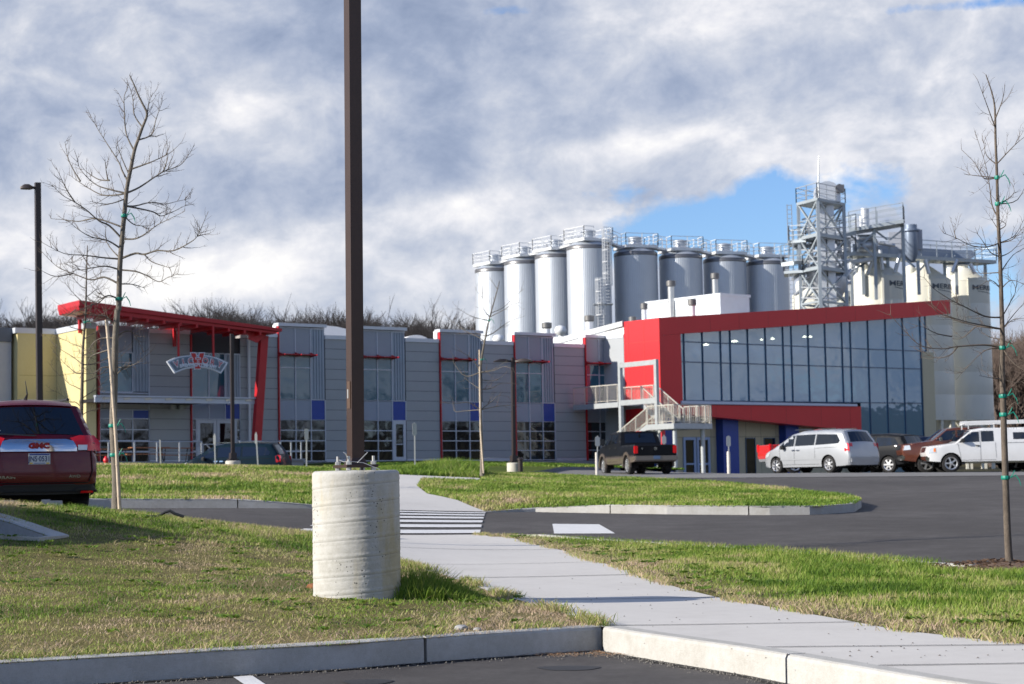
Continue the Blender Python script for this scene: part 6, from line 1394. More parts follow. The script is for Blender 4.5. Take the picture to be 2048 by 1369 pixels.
mb=MB(); mb.tube([rp(-.118,.10,zpl+.07),rp(-.12,-.02,zpl+.05),rp(-.118,-.118,zpl+.055),rp(0,-.16,zpl+.04),rp(.14,-.20,zpl-.02)],.0035,5); mb.tube([rp(-.118,-.118,zpl+.05),rp(-.15,-.13,zpl+.12),rp(-.17,-.12,zpl+.135)],.005,5); mb.tube([rp(-.05,-.15,zpl+.04),rp(.04,-.17,zpl+.13)],.004,5); pl('tie_wire',mb,M_nut)
# lamp head above the frame
mb=MB(); t=rp(0,0,zpl+9.1)+Vector((.045,0,0)); mb.box(t.x-.8,t.x-.05,t.y-.18,t.y+.18,t.z-.12,t.z+.02); pl('lamp_head',mb,M_brz)
def lamppost(px_,ytop,ybase,Y,w,label,heads,basepx=None,ybt=None,rot=.5,hl=.75,hs=1.):
    b_=P(px_,ybase,Y); t=P(px_-(ybase-ytop)*.0095,ytop,Y); r=root('lamp_post',label,'lamp post',(b_.x,b_.y,b_.z-.3)); q=Part(r)
    zb_=P(px_,ybt,Y).z if ybt else b_.z
    def s4(c,h): return [c+Vector((h*math.cos(rot+i*math.pi/2+.785)*1.414,h*math.sin(rot+i*math.pi/2+.785)*1.414,0)) for i in range(4)]
    mb=MB(); mb.prism(s4(Vector((b_.x,b_.y,zb_)),w/2),s4(Vector((t.x,b_.y,t.z)),w/2)); q('pole',mb,M_dpole)
    if basepx: 
        R=basepx/2/FPX*Y; mb=MB(); mb.lathe((b_.x,b_.y,0),[(R,b_.z-.6),(R,zb_-.03),(R-.03,zb_)],32); q('concrete_base',mb,M_pb2,smooth=40); mb=MB(); mb.prism(s4(Vector((b_.x,b_.y,zb_+.02)),.17),s4(Vector((b_.x,b_.y,zb_+.07)),.17)); mb.prism(s4(Vector((b_.x,b_.y,zb_+.07)),.12),s4(Vector((b_.x,b_.y,zb_+.3)),.11)); q('base_plate',mb,M_dpole)
    for hx,hy in heads:
        d=Vector((hx,hy,0)).normalized(); s=Vector((-d.y,d.x,0)); c_=Vector((t.x,b_.y,t.z-.12)); prof=[(.0,.0,.05),(.12*hs,.03,.06),(.3*hs,.17,.10),(.55*hs,.17,.10),(hl,.10,.03)]; mb=MB(); o=0
        for x,hw,h in prof: 
            c2=c_+d*(x+w/2); mb.v+= [tuple(c2+s*hw+Vector((0,0,-.06))),tuple(c2-s*hw+Vector((0,0,-.06))),tuple(c2-s*hw*.8+Vector((0,0,h-.04))),tuple(c2+s*hw*.8+Vector((0,0,h-.04)))]
        for i in range(len(prof)-1):
            for k in range(4): mb.f.append((i*4+k,i*4+(k+1)%4,(i+1)*4+(k+1)%4,(i+1)*4+k))
        mb.f+=[(0,1,2,3),(16,17,18,19)]; mb.m=[0]*len(mb.f); q('lamp_head',mb,M_dpole,smooth=30)
M_dpole=mat('dark_bronze_pole',(.045,.035,.035),.4,.3); M_pb2=mat('pale_base_concrete',(.56,.53,.46),.85,var=.1,vscale=4)
lamppost(81,366,970,54,.155,'tall dark lamp post at the far left with one lamp head pointing left',((-1,-.15),),hl=.40,hs=.5)
lamppost(466,668,937,72,.12,'lamp post on a pale round base in front of the dark teal minivan',((1,-.05),),30,922,hl=.55)
lamppost(1028,716,942,78,.13,'shorter lamp post with two lamp heads beside the small bare tree',((-1,-.35),(1,-.35)),28,926,hl=.75)
q=P(1041,942,77.5); mb=MB(); mb.lathe((q.x,q.y,q.z-.2),[(.10,0),(.10,.62),(.13,.63),(.13,.68),(.06,.74)],14); tag(obj('bollard',mb,M_dpole,smooth=40),'short dark bollard right beside the base of the two-headed lamp post','bollard')
M_sgn=mat('sign_back',(.50,.51,.50),.45,.5,var=.08); M_sgl=mat('sign_letter_side',(.70,.71,.72),.5)
def signpost(x0,y0,x1,y1,Y,label,pan=None,rot=0.,boll=None):
    b_=P(x1,y1,Y); t=P(x0,y0,Y); r=root('sign_post',label,'sign',(b_.x,b_.y,b_.z-.25)); q=Part(r)
    mb=MB(); mb.bar((b_.x,b_.y,b_.z-.25),t,.06,.04); q('post',mb,M_sgn)
    if pan:
        w,yt,yb=pan; a=P(x0,yt,Y-.06); c_=P(x0,yb,Y-.06); hw=w/2/FPX*Y; mb=MB(); cx2=(a.x+c_.x)/2; v=[(-hw,c_.z),(hw,c_.z),(hw,a.z),(-hw,a.z)]; k=.18*hw*2
        out=[(-hw,c_.z+k),(-hw+k,c_.z),(hw-k,c_.z),(hw,c_.z+k),(hw,a.z-k),(hw-k,a.z),(-hw+k,a.z),(-hw,a.z-k)]
        f=lambda d:[(cx2+x*math.cos(rot)+d*math.sin(rot),a.y+x*math.sin(rot)-d*math.cos(rot),z) for x,z in out]; mb.prism(f(0),f(.012)); q('sign_plate',mb,M_sgn)
    if boll:
        yb_,w=boll; bt=P(x1,yb_,Y); R=w/2/FPX*Y; mb=MB(); mb.lathe((b_.x,b_.y,0),[(R,b_.z-.3),(R,bt.z-.05),(R*.7,bt.z)],14); q('bollard',mb,MT['bollard_paint'],smooth=40)
mat('bollard_paint',(.55,.52,.47),.6,var=.15,vscale=6)
signpost(429,868,431,938,62,'leaning sign post just left of the lamp post on the pale base',(5,871,890)); signpost(512,865,517,938,62,'leaning sign post just right of the lamp post on the pale base',(5,868,888))
signpost(613,858,613,940,60,'upright sign post in the grass just left of the big concrete base',(8,858,880),.3); signpost(829,846,830,942,60,'upright sign post with a narrow plate in the grass right of the big pole',(9,847,872),.4)
signpost(1195,872,1194,951,80,'sign on a pale bollard at the nose of the black pickup',(10,874,893),.3,(905,6)); signpost(1457,872,1458,949,80,'sign on a pale bollard in front of the blue pilaster',(9,873,893),.3,(903,7)); signpost(1328,870,1329,945,96,'white sign plate rising behind the bed of the black pickup',(9,873,888),.2)
signpost(320,880,322,938,63,'plain post with no plate standing left of the dark teal minivan')
# ------------------------------------------------------------ trees
M_bark=surf('bark',[(.3,(.075,.066,.058)),(.5,(.17,.15,.125)),(.72,(.31,.28,.24))],[(4,.4),(26,.35),(90,.25)],rough=.9,bump=.8,bscale=60,bd=.01,stretch=(1,1,.4))
M_bark2=surf('dark_bark',[(.3,(.045,.038,.034)),(.5,(.12,.098,.08)),(.72,(.26,.215,.17))],[(4,.4),(26,.35),(90,.25)],rough=.9,bump=.8,bscale=60,bd=.01,stretch=(1,1,.4))
M_twig=mat('twig_bark',(.13,.10,.08),.8,var=.3,vscale=3); M_tape=mat('green_tape',(.0,.22,.16),.5,var=.2,vscale=20); M_bam=mat('stake_wood',(.55,.45,.34),.7,var=.2,vscale=9)
def smooth(pts,n=3):
    r=[]
    for i in range(len(pts)-1):
        p0=pts[max(i-1,0)];a=pts[i];b=pts[i+1];p3=pts[min(i+2,len(pts)-1)]
        for k in range(n):
            t=k/n; r.append(.5*((2*a)+(b-p0)*t+(2*p0-5*a+4*b-p3)*t*t+(3*a-p0-3*b+p3)*t**3))
    return r+[pts[-1]]
rt_=random.Random(5)
def twigs(mb,path,rad,L,dens,lvl=0,maxn=99):
    # side shoots along a limb: alternate, curving upward, with a knobby zig-zag
    n=max(1,int(len(path)*dens)); 
    for j in range(min(n,maxn)):
        i=rt_.randint(max(1,len(path)//5),len(path)-1); p=path[i]; d=(path[i]-path[i-1]).normalized(); s=d.cross(Vector((rt_.uniform(-1,1),rt_.uniform(-1,1),rt_.uniform(-.4,1)))).normalized()
        l=L*rt_.uniform(.35,1.)*(1.15-i/len(path)*.6); v=(d*rt_.uniform(.4,.9)+s*rt_.uniform(.5,1.)+Vector((0,0,.25))).normalized(); k=5; pts=[p]; q=p.copy()
        for _ in range(k): q=q+v*(l/k); v=(v+Vector((rt_.uniform(-.22,.22),rt_.uniform(-.22,.22),rt_.uniform(-.08,.24)))).normalized(); pts.append(q.copy())
        r0=max(.0020,min(rad*.5,.0065*(l/.5)**.6)); mb.tube(pts,[r0*(1-.7*t/k) for t in range(k+1)],4,caps=False)
        if lvl<1 and l>.18: twigs(mb,pts,r0,l*.5,.5,lvl+1,3)
def traced_tree(label,trunk,branches,Y,m,rtr,extra=(),name='young_tree',tape=(),stake=None,tw=.42,seed=3,rb=.018,dens=1.3,rtop=.2):
    global rt_; rt_=random.Random(seed)
    base=P(*trunk[0],Y); base.z-=.05; r=root(name,label,'tree',tuple(base)); q=Part(r)
    tp=smooth([P(x,y,Y) for x,y in trunk],3); tp[0]=tp[0]-Vector((0,0,.15)); L=len(tp); mb=MB(); rr=[rtr*(1-(1-rtop)*(i/(L-1))**.9)*(1.35 if i==0 else 1.12 if i==1 else 1) for i in range(L)]; mb.tube(tp,rr,12); q('trunk',mb,m,smooth=60)
    def near(z):
        return min(range(L),key=lambda i:abs(tp[i].z-z))
    bm_=MB(); tm=MB()
    for b in branches:
        sgn=rt_.choice((-1,1)); dep=rt_.uniform(.25,1.)*sgn; p0=P(*b[0],Y); i0=near(p0.z); n=len(b); pts=[]
        tot=sum(math.hypot(b[i+1][0]-b[i][0],b[i+1][1]-b[i][1]) for i in range(n-1))/FPX*Y; acc=0
        for i,(x,y) in enumerate(b):
            if i: acc+=math.hypot(x-b[i-1][0],y-b[i-1][1])/FPX*Y
            pts.append(P(x,y,Y+dep*min(acc,1.6)*.75))
        if (pts[0]-tp[i0]).length<.25: pts[0]=tp[i0].copy()
        pts=smooth(pts,4); k=len(pts); r0=min(rb*(.55+.5*tot/1.5),rr[i0]*.7); rad=[max(.0028,r0*(1-.86*(t/(k-1))**.8)) for t in range(k)]
        bm_.tube(pts,rad,6); twigs(tm,pts,r0*.6,tw,dens*.55 if tot>.5 else dens*.4)
    for i in range(int(L*.45),L): 
        if rt_.random()<.7: twigs(tm,tp[i-1:i+1]+[tp[i]+(tp[i]-tp[i-1])*.1],rr[i]*.7,tw*(1.0 if i<L*.8 else .4),.6)
    twigs(tm,tp[-6:],rr[-1],tw*.3,1.2)
    bm_.m=[0]*len(bm_.f); k_=len(bm_.f); bm_.add(tm.v,tm.f); bm_.m=[0]*k_+[1]*len(tm.f); q('crown',bm_,[m,M_twig],smooth=60)
    for x,y in tape:
        c_=P(x,y,Y); i=near(c_.z); mb=MB(); c_=tp[i]; w=rr[i]+.012; mb.lathe((c_.x,c_.y,c_.z),[(w,-.02),(w+.004,0),(w,.025)],10,cap=False); a=c_+Vector((w,-w*.6,0)); mb.tube([a,a+Vector((.06,-.02,.03)),a+Vector((.10,-.02,-.03)),a+Vector((.12,-.02,-.10))],[.007,.009,.008,.004],4); mb.tube([a,a+Vector((.03,-.02,.05)),a+Vector((.05,-.02,.09))],[.007,.007,.004],4); q('tie',mb,M_tape)
    if stake:
        for s in stake:
            mb=MB(); pts=[P(x,y,Y-.12) for x,y in s]; pts[0].z-=.1; mb.tube(pts,[.024]*len(pts),8)
            for t in np.arange(.1,1,.13):
                f=t*(len(pts)-1); i=min(int(f),len(pts)-2); p=pts[i].lerp(pts[i+1],f-i); mb.tube([p-Vector((0,0,.008)),p+Vector((0,0,.008))],.028,8)
            q('stake',mb,M_bam,smooth=50)
    return r
z1=lambda *p:[(x/2.737,120+y/2.737) for x,y in p]
z2=lambda *p:[(x/3.423,560+y/3.423) for x,y in p]
trunkL=z2((797,1590),(795,1369),(785,1200),(775,1000),(780,800),(785,600),(790,400),(805,200),(820,0))[:-1]+z1((650,1369),(655,1150),(668,980),(685,800),(695,700),(715,600),(735,500),(755,440),(780,370),(805,300),(785,250),(760,200),(735,140),(710,85))
brL=[z1(*b) for b in [
 [(680,1065),(740,1060),(790,1065),(860,1045),(950,1045),(1040,1000),(1080,965),(1110,900),(1140,830)],[(1080,965),(1110,958),(1150,950)],[(790,1065),(830,1105),(900,1130),(930,1140)],
 [(675,1165),(740,1158),(800,1180),(870,1215),(920,1190),(970,1175)],[(680,1240),(730,1230),(790,1250)],[(695,960),(740,980),(800,950),(860,905),(930,870),(1010,830)],
 [(700,825),(740,800),(830,780),(900,790),(970,775),(1040,760)],[(750,810),(830,830),(880,855),(940,835),(1030,790)],[(705,740),(760,700),(850,640),(900,610),(980,580),(1020,540),(1065,465)],
 [(730,600),(800,570),(850,550),(930,510),(995,450)],[(895,610),(915,540),(915,440)],[(760,440),(830,410),(850,340),(870,280),(890,225)],[(800,300),(815,240),(835,180)],
 [(745,490),(690,400),(680,260),(680,200),(695,160)],[(745,380),(735,300),(725,200),(690,100)],[(690,680),(670,610),(650,560),(580,450),(530,370),(480,275)],
 [(690,745),(640,740),(560,740),(480,700),(420,660),(380,630)],[(650,735),(600,710),(520,680),(440,600),(420,530)],[(600,660),(540,655),(470,610),(440,570)],[(440,665),(380,560),(355,450)],
 [(650,960),(600,910),(540,880),(470,820),(410,780),(340,740),(285,685)],[(410,780),(370,720),(340,660),(308,590)],[(590,900),(530,870),(430,885),(350,875),(280,870)],[(650,1030),(590,990),(500,970),(430,930),(370,880)],
 [(650,1110),(580,1085),(460,1070),(350,1060),(230,1000)],[(640,1225),(570,1190),(500,1205),(400,1170),(310,1130),(220,1040)],[(645,1160),(580,1130),(500,1140),(420,1150),(350,1110)],[(630,1310),(590,1290),(520,1330),(440,1369)],
 [(700,640),(660,520),(640,440)],[(620,1100),(585,1000),(580,900)],[(400,1170),(300,1185),(220,1150)],[(690,870),(730,900),(790,910),(830,905)],[(590,655),(580,600),(575,545)],[(690,780),(590,790),(490,775)]]]
brL+=[z2(*b) for b in [[(800,140),(740,110),(670,160),(600,180),(540,220)],[(780,290),(720,250),(600,240),(520,205)],[(800,370),(860,350),(920,370),(950,430),(980,490)],[(770,410),(700,400),(640,430),(600,480),(500,490)],
 [(770,500),(680,500),(620,530),(590,600),(500,640)],[(520,205),(470,240),(410,290)],[(780,640),(850,600),(920,580),(1000,520)],[(775,620),(700,600),(640,640),(560,640)],[(840,40),(900,30),(985,55)],[(800,620),(850,600),(930,600)]]]
TL=traced_tree('tall bare young tree with green ties and a leaning stake, left foreground behind the shadow',trunkL,brL,26.,M_bark,.060,tape=((231,852),(233,908),(239,597),(250,428)),stake=[[(240,1026),(232,880),(222,740),(213,640)]],seed=4,rb=.017,dens=1.7,tw=.36,rtop=.12)
z6=lambda *p:[(1540+x/3.602,300+y/3.602) for x,y in p]
z5=lambda *p:[(1480+x/3.259,560+y/3.259) for x,y in p]
trunkR=[(2020,1147),(2015,1067),(2011,956),(2007,830),(2004,730),(2005,680),(2003,609),(2000,514),(1996,435),(1994,356),(1991,278),(1990,222),(1985,190),(1972,150)]
brR=[z6(*b) for b in [[(1620,245),(1540,205),(1480,100),(1380,0)],[(1540,205),(1470,185),(1400,175)],[(1640,480),(1600,400),(1580,250),(1550,100),(1500,-60)],[(1650,420),(1720,350),(1760,300),(1740,240)],[(1650,720),(1560,700),(1450,690),(1350,640),(1250,600)],[(1340,640),(1330,600),(1325,550)],
 [(1655,780),(1590,740),(1520,640),(1490,600)],[(1670,710),(1740,650),(1790,600),(1850,530)],[(1680,700),(1760,620),(1830,500)],[(1650,850),(1530,890),(1450,880)],[(1650,1250),(1550,1200),(1400,1130),(1300,1080),(1180,1000),(1110,920)],[(1680,830),(1750,760),(1850,700)],[(1660,760),(1740,730),(1850,610)],
 [(1650,1290),(1500,1270),(1350,1230),(1250,1180),(1150,1100)],[(1680,950),(1740,940),(1850,980)],[(1650,1000),(1590,940),(1500,990)],[(1690,1200),(1730,1100),(1770,1000),(1710,900)],[(1620,100),(1560,40),(1540,-60)],[(1660,560),(1700,540),(1640,500)],[(1650,560),(1590,490)]]]
brR+=[z5(*b) for b in [[(1690,330),(1600,300),(1480,275),(1380,245),(1290,215),(1240,150)],[(1690,435),(1600,425),(1420,435),(1320,450),(1180,430),(1080,340),(980,230)],[(1420,435),(1370,490),(1290,510),(1220,485),(1175,440)],[(1690,430),(1600,460),(1500,550),(1410,650)],[(1690,440),(1780,540),(1851,590),(1950,640)],
 [(1720,300),(1780,260),(1880,250)],[(1720,290),(1790,220),(1880,120)],[(1700,680),(1640,640),(1560,625)],[(1380,370),(1280,350),(1200,310),(1150,300)],[(1690,400),(1620,370),(1540,310)],[(1530,310),(1450,380),(1380,385)],[(1730,400),(1800,420),(1900,380)],[(1730,640),(1790,670),(1860,650)],[(1740,850),(1790,800),(1850,870)]]]
brR+=[[(1990,250),(1970,200),(1955,160)],[(1992,240),(2005,200),(2010,170)],[(1995,330),(2030,290),(2055,270)],[(1997,420),(2035,400),(2060,350)]]
TR_=traced_tree('bare young tree with dark trunk and green ties at the right edge',trunkR,brR,23.,M_bark2,.047,tape=((2011,955),(2007,830),(2006,800),(2004,700),(1995,405),(1993,350)),stake=None,seed=9,rb=.013,dens=1.5,tw=.34,rtop=.12)
def gen_tree(label,px_,yb,yt,Y,m,rtr,nb,name='young_tree',seed=1,spread=.32,lean=0.,first=.3,stake=None,group=None,tape=()):
    g=random.Random(seed); tr=[]; n=9
    for i in range(n): t=i/(n-1); tr.append((px_+lean*t+g.uniform(-1,1)*2,yb+(yt-yb)*t))
    H=yb-yt; br=[]
    for j in range(nb):
        t=first+(.97-first)*(j/(nb-1)); x,y=px_+lean*t,yb+(yt-yb)*t; s=1 if j%2 else -1; l=H*spread*(1.25-t)*g.uniform(.6,1.1)*(.6 if t<first+.08 else 1); a=g.uniform(.15,.7)+t*.5; b=[(x,y)]
        for k in range(1,6): f=k/5; b.append((x+s*l*f*math.cos(a*.8),y-l*f*(math.sin(a)*.4+.55*f*math.sin(a))+g.uniform(-2,2)))
        br.append(b)
    return traced_tree(label,tr,br,Y,m,rtr,name=name,seed=seed,rb=.016,dens=.9,stake=stake,tape=tape,tw=.5)
gen_tree('smaller bare tree seen against the yellow block, left of the tall foreground tree',159,900,492,46,M_bark2,.055,24,seed=21,lean=16,first=.15,tape=((172,640),))
br3=[[(x/4.452+860,y/4.452+440) for x,y in b] for b in [[(485,1090),(440,1050),(300,980),(160,870),(135,810)],[(430,1040),(400,1000),(390,920)],[(500,1060),(560,1010),(640,950),(720,900),(850,855)],[(520,890),(440,880),(350,850),(240,780)],[(520,880),(480,800),(465,700),(410,630)],[(465,700),(460,540),(430,480)],[(545,840),(640,790),(740,700),(825,620)],[(560,850),(660,800),(740,750),(825,740)],[(600,620),(560,560),(520,520)]]]
br3+=[[(x/3.602+520,y/3.602+600) for x,y in b] for b in [[(1600,500),(1540,440),(1460,380),(1380,350)],[(1590,540),(1480,550),(1400,460),(1390,400)],[(1600,520),(1680,510),(1760,480),(1830,500)],[(1600,530),(1680,500),(1780,440)],[(1590,760),(1500,740),(1400,750),(1320,740)],[(1590,770),(1660,740),(1720,690),(1800,700)],[(1590,800),(1700,770),(1800,760),(1880,770)],[(1590,680),(1660,640),(1750,600),(1880,610)],[(1585,790),(1480,800),(1400,800),(1390,700)],[(1600,640),(1520,600),(1470,560)],[(1600,600),(1700,580),(1780,520)]]]
traced_tree('slender bare tree with a wooden stake in front of the third red-edged bay',[(964,942),(963,880),(961,820),(960,760),(963,720),(969,685),(976,650),(982,626),(992,590),(999,563)],br3,56.,M_bark,.052,tape=((963,720),(979,645)),stake=[[(967,940),(961,860),(959,700)]],seed=13,rb=.02,dens=.8,tw=.55)
# mulch ring and perforated drain pipe loops round the trees
q=P(2012,1150,22.9); QM=q.copy(); mb=MB()
for i in range(900):
    a=rt_.uniform(0,6.28); rr_=.75*math.sqrt(rt_.random()); x=q.x+rr_*math.cos(a)*1.15; y=q.y+.1+rr_*math.sin(a); z=Tz(x,y)+K+.10*max(0,1-rr_/.7)+rt_.uniform(0,.03); l=rt_.uniform(.02,.06); t=rt_.uniform(0,3.14); d=Vector((math.cos(t),math.sin(t),rt_.uniform(-.3,.3)))*l; s=Vector((-d.y,d.x,rt_.uniform(-.01,.02)))*.35; mb.add([(x,y,z),(x+d.x,y+d.y,z+d.z),(x+d.x+s.x,y+d.y+s.y,z+d.z+s.z+.01),(x+s.x,y+s.y,z+s.z+.01)],[(0,1,2,3)])
nbm=len(mb.v); mb.lathe((q.x,q.y+.1,Tz(q.x,q.y)+K-.03),[(.82,0),(.55,.055),(.25,.10),(.02,.12)],20)
tag(obj('mulch',mb,mat('bark_mulch',(.15,.095,.065),1.,var=.5,vscale=14)),'ring of brown bark mulch at the foot of the right tree','mulch',kind='stuff')
mb=MB(); 
for pts in ([(120,1035),(135,1026),(150,1021),(175,1024),(200,1030),(222,1028)],[(315,1034),(330,1025),(340,1022),(350,1028),(368,1034)],[(240,1030),(280,1034),(315,1034)]):
    mb.tube([P(x,y,25.2+ .01*i) for i,(x,y) in enumerate(pts)],.02,8)
tag(obj('root_pipe',mb,M_trim,smooth=50),'black plastic pipe looping out of the grass by the left tree','pipe')
# stones and litter near the kerb
for i,(x,y,s_,l) in enumerate(((922,1260,.05,'pale grey stone in dry grass by the front kerb'),(630,1178,.07,'reddish clod of earth touching the left foot of the concrete base'),(955,1262,.03,'small grey stone right of the larger pale stone'))):
    g=G(x,y,K); mb=MB(); bm=bmesh.new(); bmesh.ops.create_icosphere(bm,subdivisions=2,radius=s_)
    for v in bm.verts: v.co*=1+.5*(float(vnoise(np.array(v.co.x*30+i*9),np.array(v.co.y*30+v.co.z*20),i))-.5); v.co.z*=.6
    mb.add([v.co+Vector((g.x,g.y,g.z+s_*.2)) for v in bm.verts],[tuple(v.index for v in f.verts) for f in bm.faces]); bm.free()
    tag(obj('stone',mb,mat('stone_grey' if i!=1 else 'red_earth',(.35,.35,.35) if i!=1 else (.25,.10,.04),.95,var=.3,vscale=30),smooth=50),l,'stone')
# ------------------------------------------------------------ grass blades
def grass_mat():
    m=bpy.data.materials.new('grass_blades'); m.use_nodes=True; nt=m.node_tree; N=nt.nodes; L=nt.links; b=N['Principled BSDF']; b.inputs['Roughness'].default_value=.55; b.inputs['Specular IOR Level'].default_value=.25
    a=N.new('ShaderNodeAttribute'); a.attribute_name='tint'; r=N.new('ShaderNodeValToRGB'); L.new(a.outputs['Fac'],r.inputs[0]); cr=r.color_ramp
    cr.elements[0].position=0; cr.elements[0].color=(.06,.13,.014,1); cr.elements[1].position=1; cr.elements[1].color=(.58,.44,.33,1)
    for p,c_ in ((.3,(.17,.28,.035,1)),(.5,(.28,.35,.07,1)),(.68,(.41,.40,.16,1)),(.84,(.48,.39,.22,1))): e=cr.elements.new(p); e.color=c_
    L.new(r.outputs[0],b.inputs['Base Color'])
    t=N.new('ShaderNodeBsdfTranslucent'); L.new(r.outputs[0],t.inputs[0]); mx=N.new('ShaderNodeMixShader'); mx.inputs[0].default_value=.3; L.new(b.outputs[0],mx.inputs[1]); L.new(t.outputs[0],mx.inputs[2]); L.new(mx.outputs[0],N['Material Output'].inputs[0]); return m
M_grass=grass_mat()
def blades(name,poly,count,hfun,tfun,wid,label,dfun=None,view=True,flat=.5):
    xs=[p[0] for p in poly]; ys=[p[1] for p in poly]; x=rng.uniform(min(xs),max(xs),count*3); y=rng.uniform(min(ys),max(ys),count*3)
    ok=inpoly(x,y,poly)
    if view: ok&=(np.abs(x)<y*.29+.6)&(y>9)
    for i in range(len(poly)): pass
    if dfun is not None: ok&=rng.random(x.size)<dfun(x,y)
    ok&=((x-cxp)**2+(y-cyp)**2>(Rb+.01)**2)&(((x-QM.x)/.9)**2+((y-QM.y-.1)/.72)**2>1.)
    x=x[ok][:count]; y=y[ok][:count]; n=x.size; z=T(x,y)+koff(x,y)-.01
    h=hfun(x,y)*rng.uniform(.45,1.35,n); a=rng.uniform(0,2*math.pi,n); lean=rng.uniform(.15,1.,n)*h*flat*1.6; w=wid*rng.uniform(.6,1.3,n)
    dx=np.cos(a)*lean+.10*h; dy=np.sin(a)*lean; fa=rng.uniform(0,math.pi,n); wx=np.cos(fa)*w; wy=np.sin(fa)*w
    V=np.empty((n,5,3)); V[:,0]=np.c_[x-wx,y-wy,z]; V[:,1]=np.c_[x+wx,y+wy,z]; V[:,2]=np.c_[x-wx*.7+dx*.4,y-wy*.7+dy*.4,z+h*.62]; V[:,3]=np.c_[x+wx*.7+dx*.4,y+wy*.7+dy*.4,z+h*.62]; V[:,4]=np.c_[x+dx,y+dy,z+h]
    me=bpy.data.meshes.new(name); idx=np.arange(n)[:,None]*5
    li=np.concatenate([idx+np.array([[0,1,3,2]]),idx+np.array([[2,3,4]])],axis=1).ravel()
    me.vertices.add(n*5); me.vertices.foreach_set('co',V.ravel()); me.loops.add(li.size); me.loops.foreach_set('vertex_index',li.astype(np.int32))
    me.polygons.add(n*2); ls=np.empty(n*2,np.int32); ls[0::2]=np.arange(n)*7; ls[1::2]=np.arange(n)*7+4; lt=np.empty(n*2,np.int32); lt[0::2]=4; lt[1::2]=3; me.polygons.foreach_set('loop_start',ls)
    me.update(calc_edges=True); me.validate()
    at_=me.attributes.new('tint','FLOAT','POINT'); t=np.clip(tfun(x,y)+rng.normal(0,.13,n),0,1); at_.data.foreach_set('value',np.repeat(t,5).astype(np.float32)); me.materials.append(M_grass)
    o=bpy.data.objects.new(name,me); COL.objects.link(o); tag(o,label,'grass',kind='stuff'); return o
def dk(x,y,line): # distance to a polyline
    d=np.full(x.shape,9.)
    for a,b in zip(line,line[1:]): d=np.minimum(d,segd(x,y,a,b))
    return d
def tA(x,y):
    f=fbm(x*.9,y*.9,3); g_=fbm(x*3.5,y*3.5,9); d=dk(x,y,front); near=np.exp(-(d/1.1)**2)*.30; sw=np.exp(-(dk(x,y,swl)/.5)**2)*.2
    clump=np.exp(-(((x-cxp-.62)/.45)**2+((y-cyp-.15)/.5)**2))*.6; gp=np.exp(-(((x-cxp+.7)/.6)**2+((y-cyp-.6)/.9)**2))*.25
    return .49+(f-.48)*1.8+(g_-.48)*1.0+near+sw-clump-gp
def hA(x,y):
    h=.026+.022*np.clip(fbm(x*2.2,y*2.2,17)*2-.8,0,1); clump=np.exp(-(((x-cxp-.62)/.36)**2+((y-cyp-.3)/.5)**2)); back=np.clip((y-22)/4,0,1)*.05
    return h+clump*.03+back
blades('tall_grass',[(cxp+.30,cyp-.25),(cxp+1.25,cyp-.15),(cxp+1.0,cyp+.9),(cxp+.2,cyp+.8)],5200,lambda x,y:.23*np.exp(-(((x-cxp-.55)/.40)**2+((y-cyp-.25)/.5)**2))+.03,lambda x,y:.33+0*x,.0042,'lush tall green tuft of grass at the right foot of the concrete base',flat=.55)
def densA(x,y): f=fbm(x*1.3,y*1.3,31); g_=fbm(x*3.1,y*3.1,71); return np.clip(.45+1.7*(f-.3)-np.clip((.40-g_)*9,0,1)*.6,.06,1)
blades('grass',IS_A,230000,hA,tA,.0040,'green and straw coloured lawn on the left foreground bank',densA)
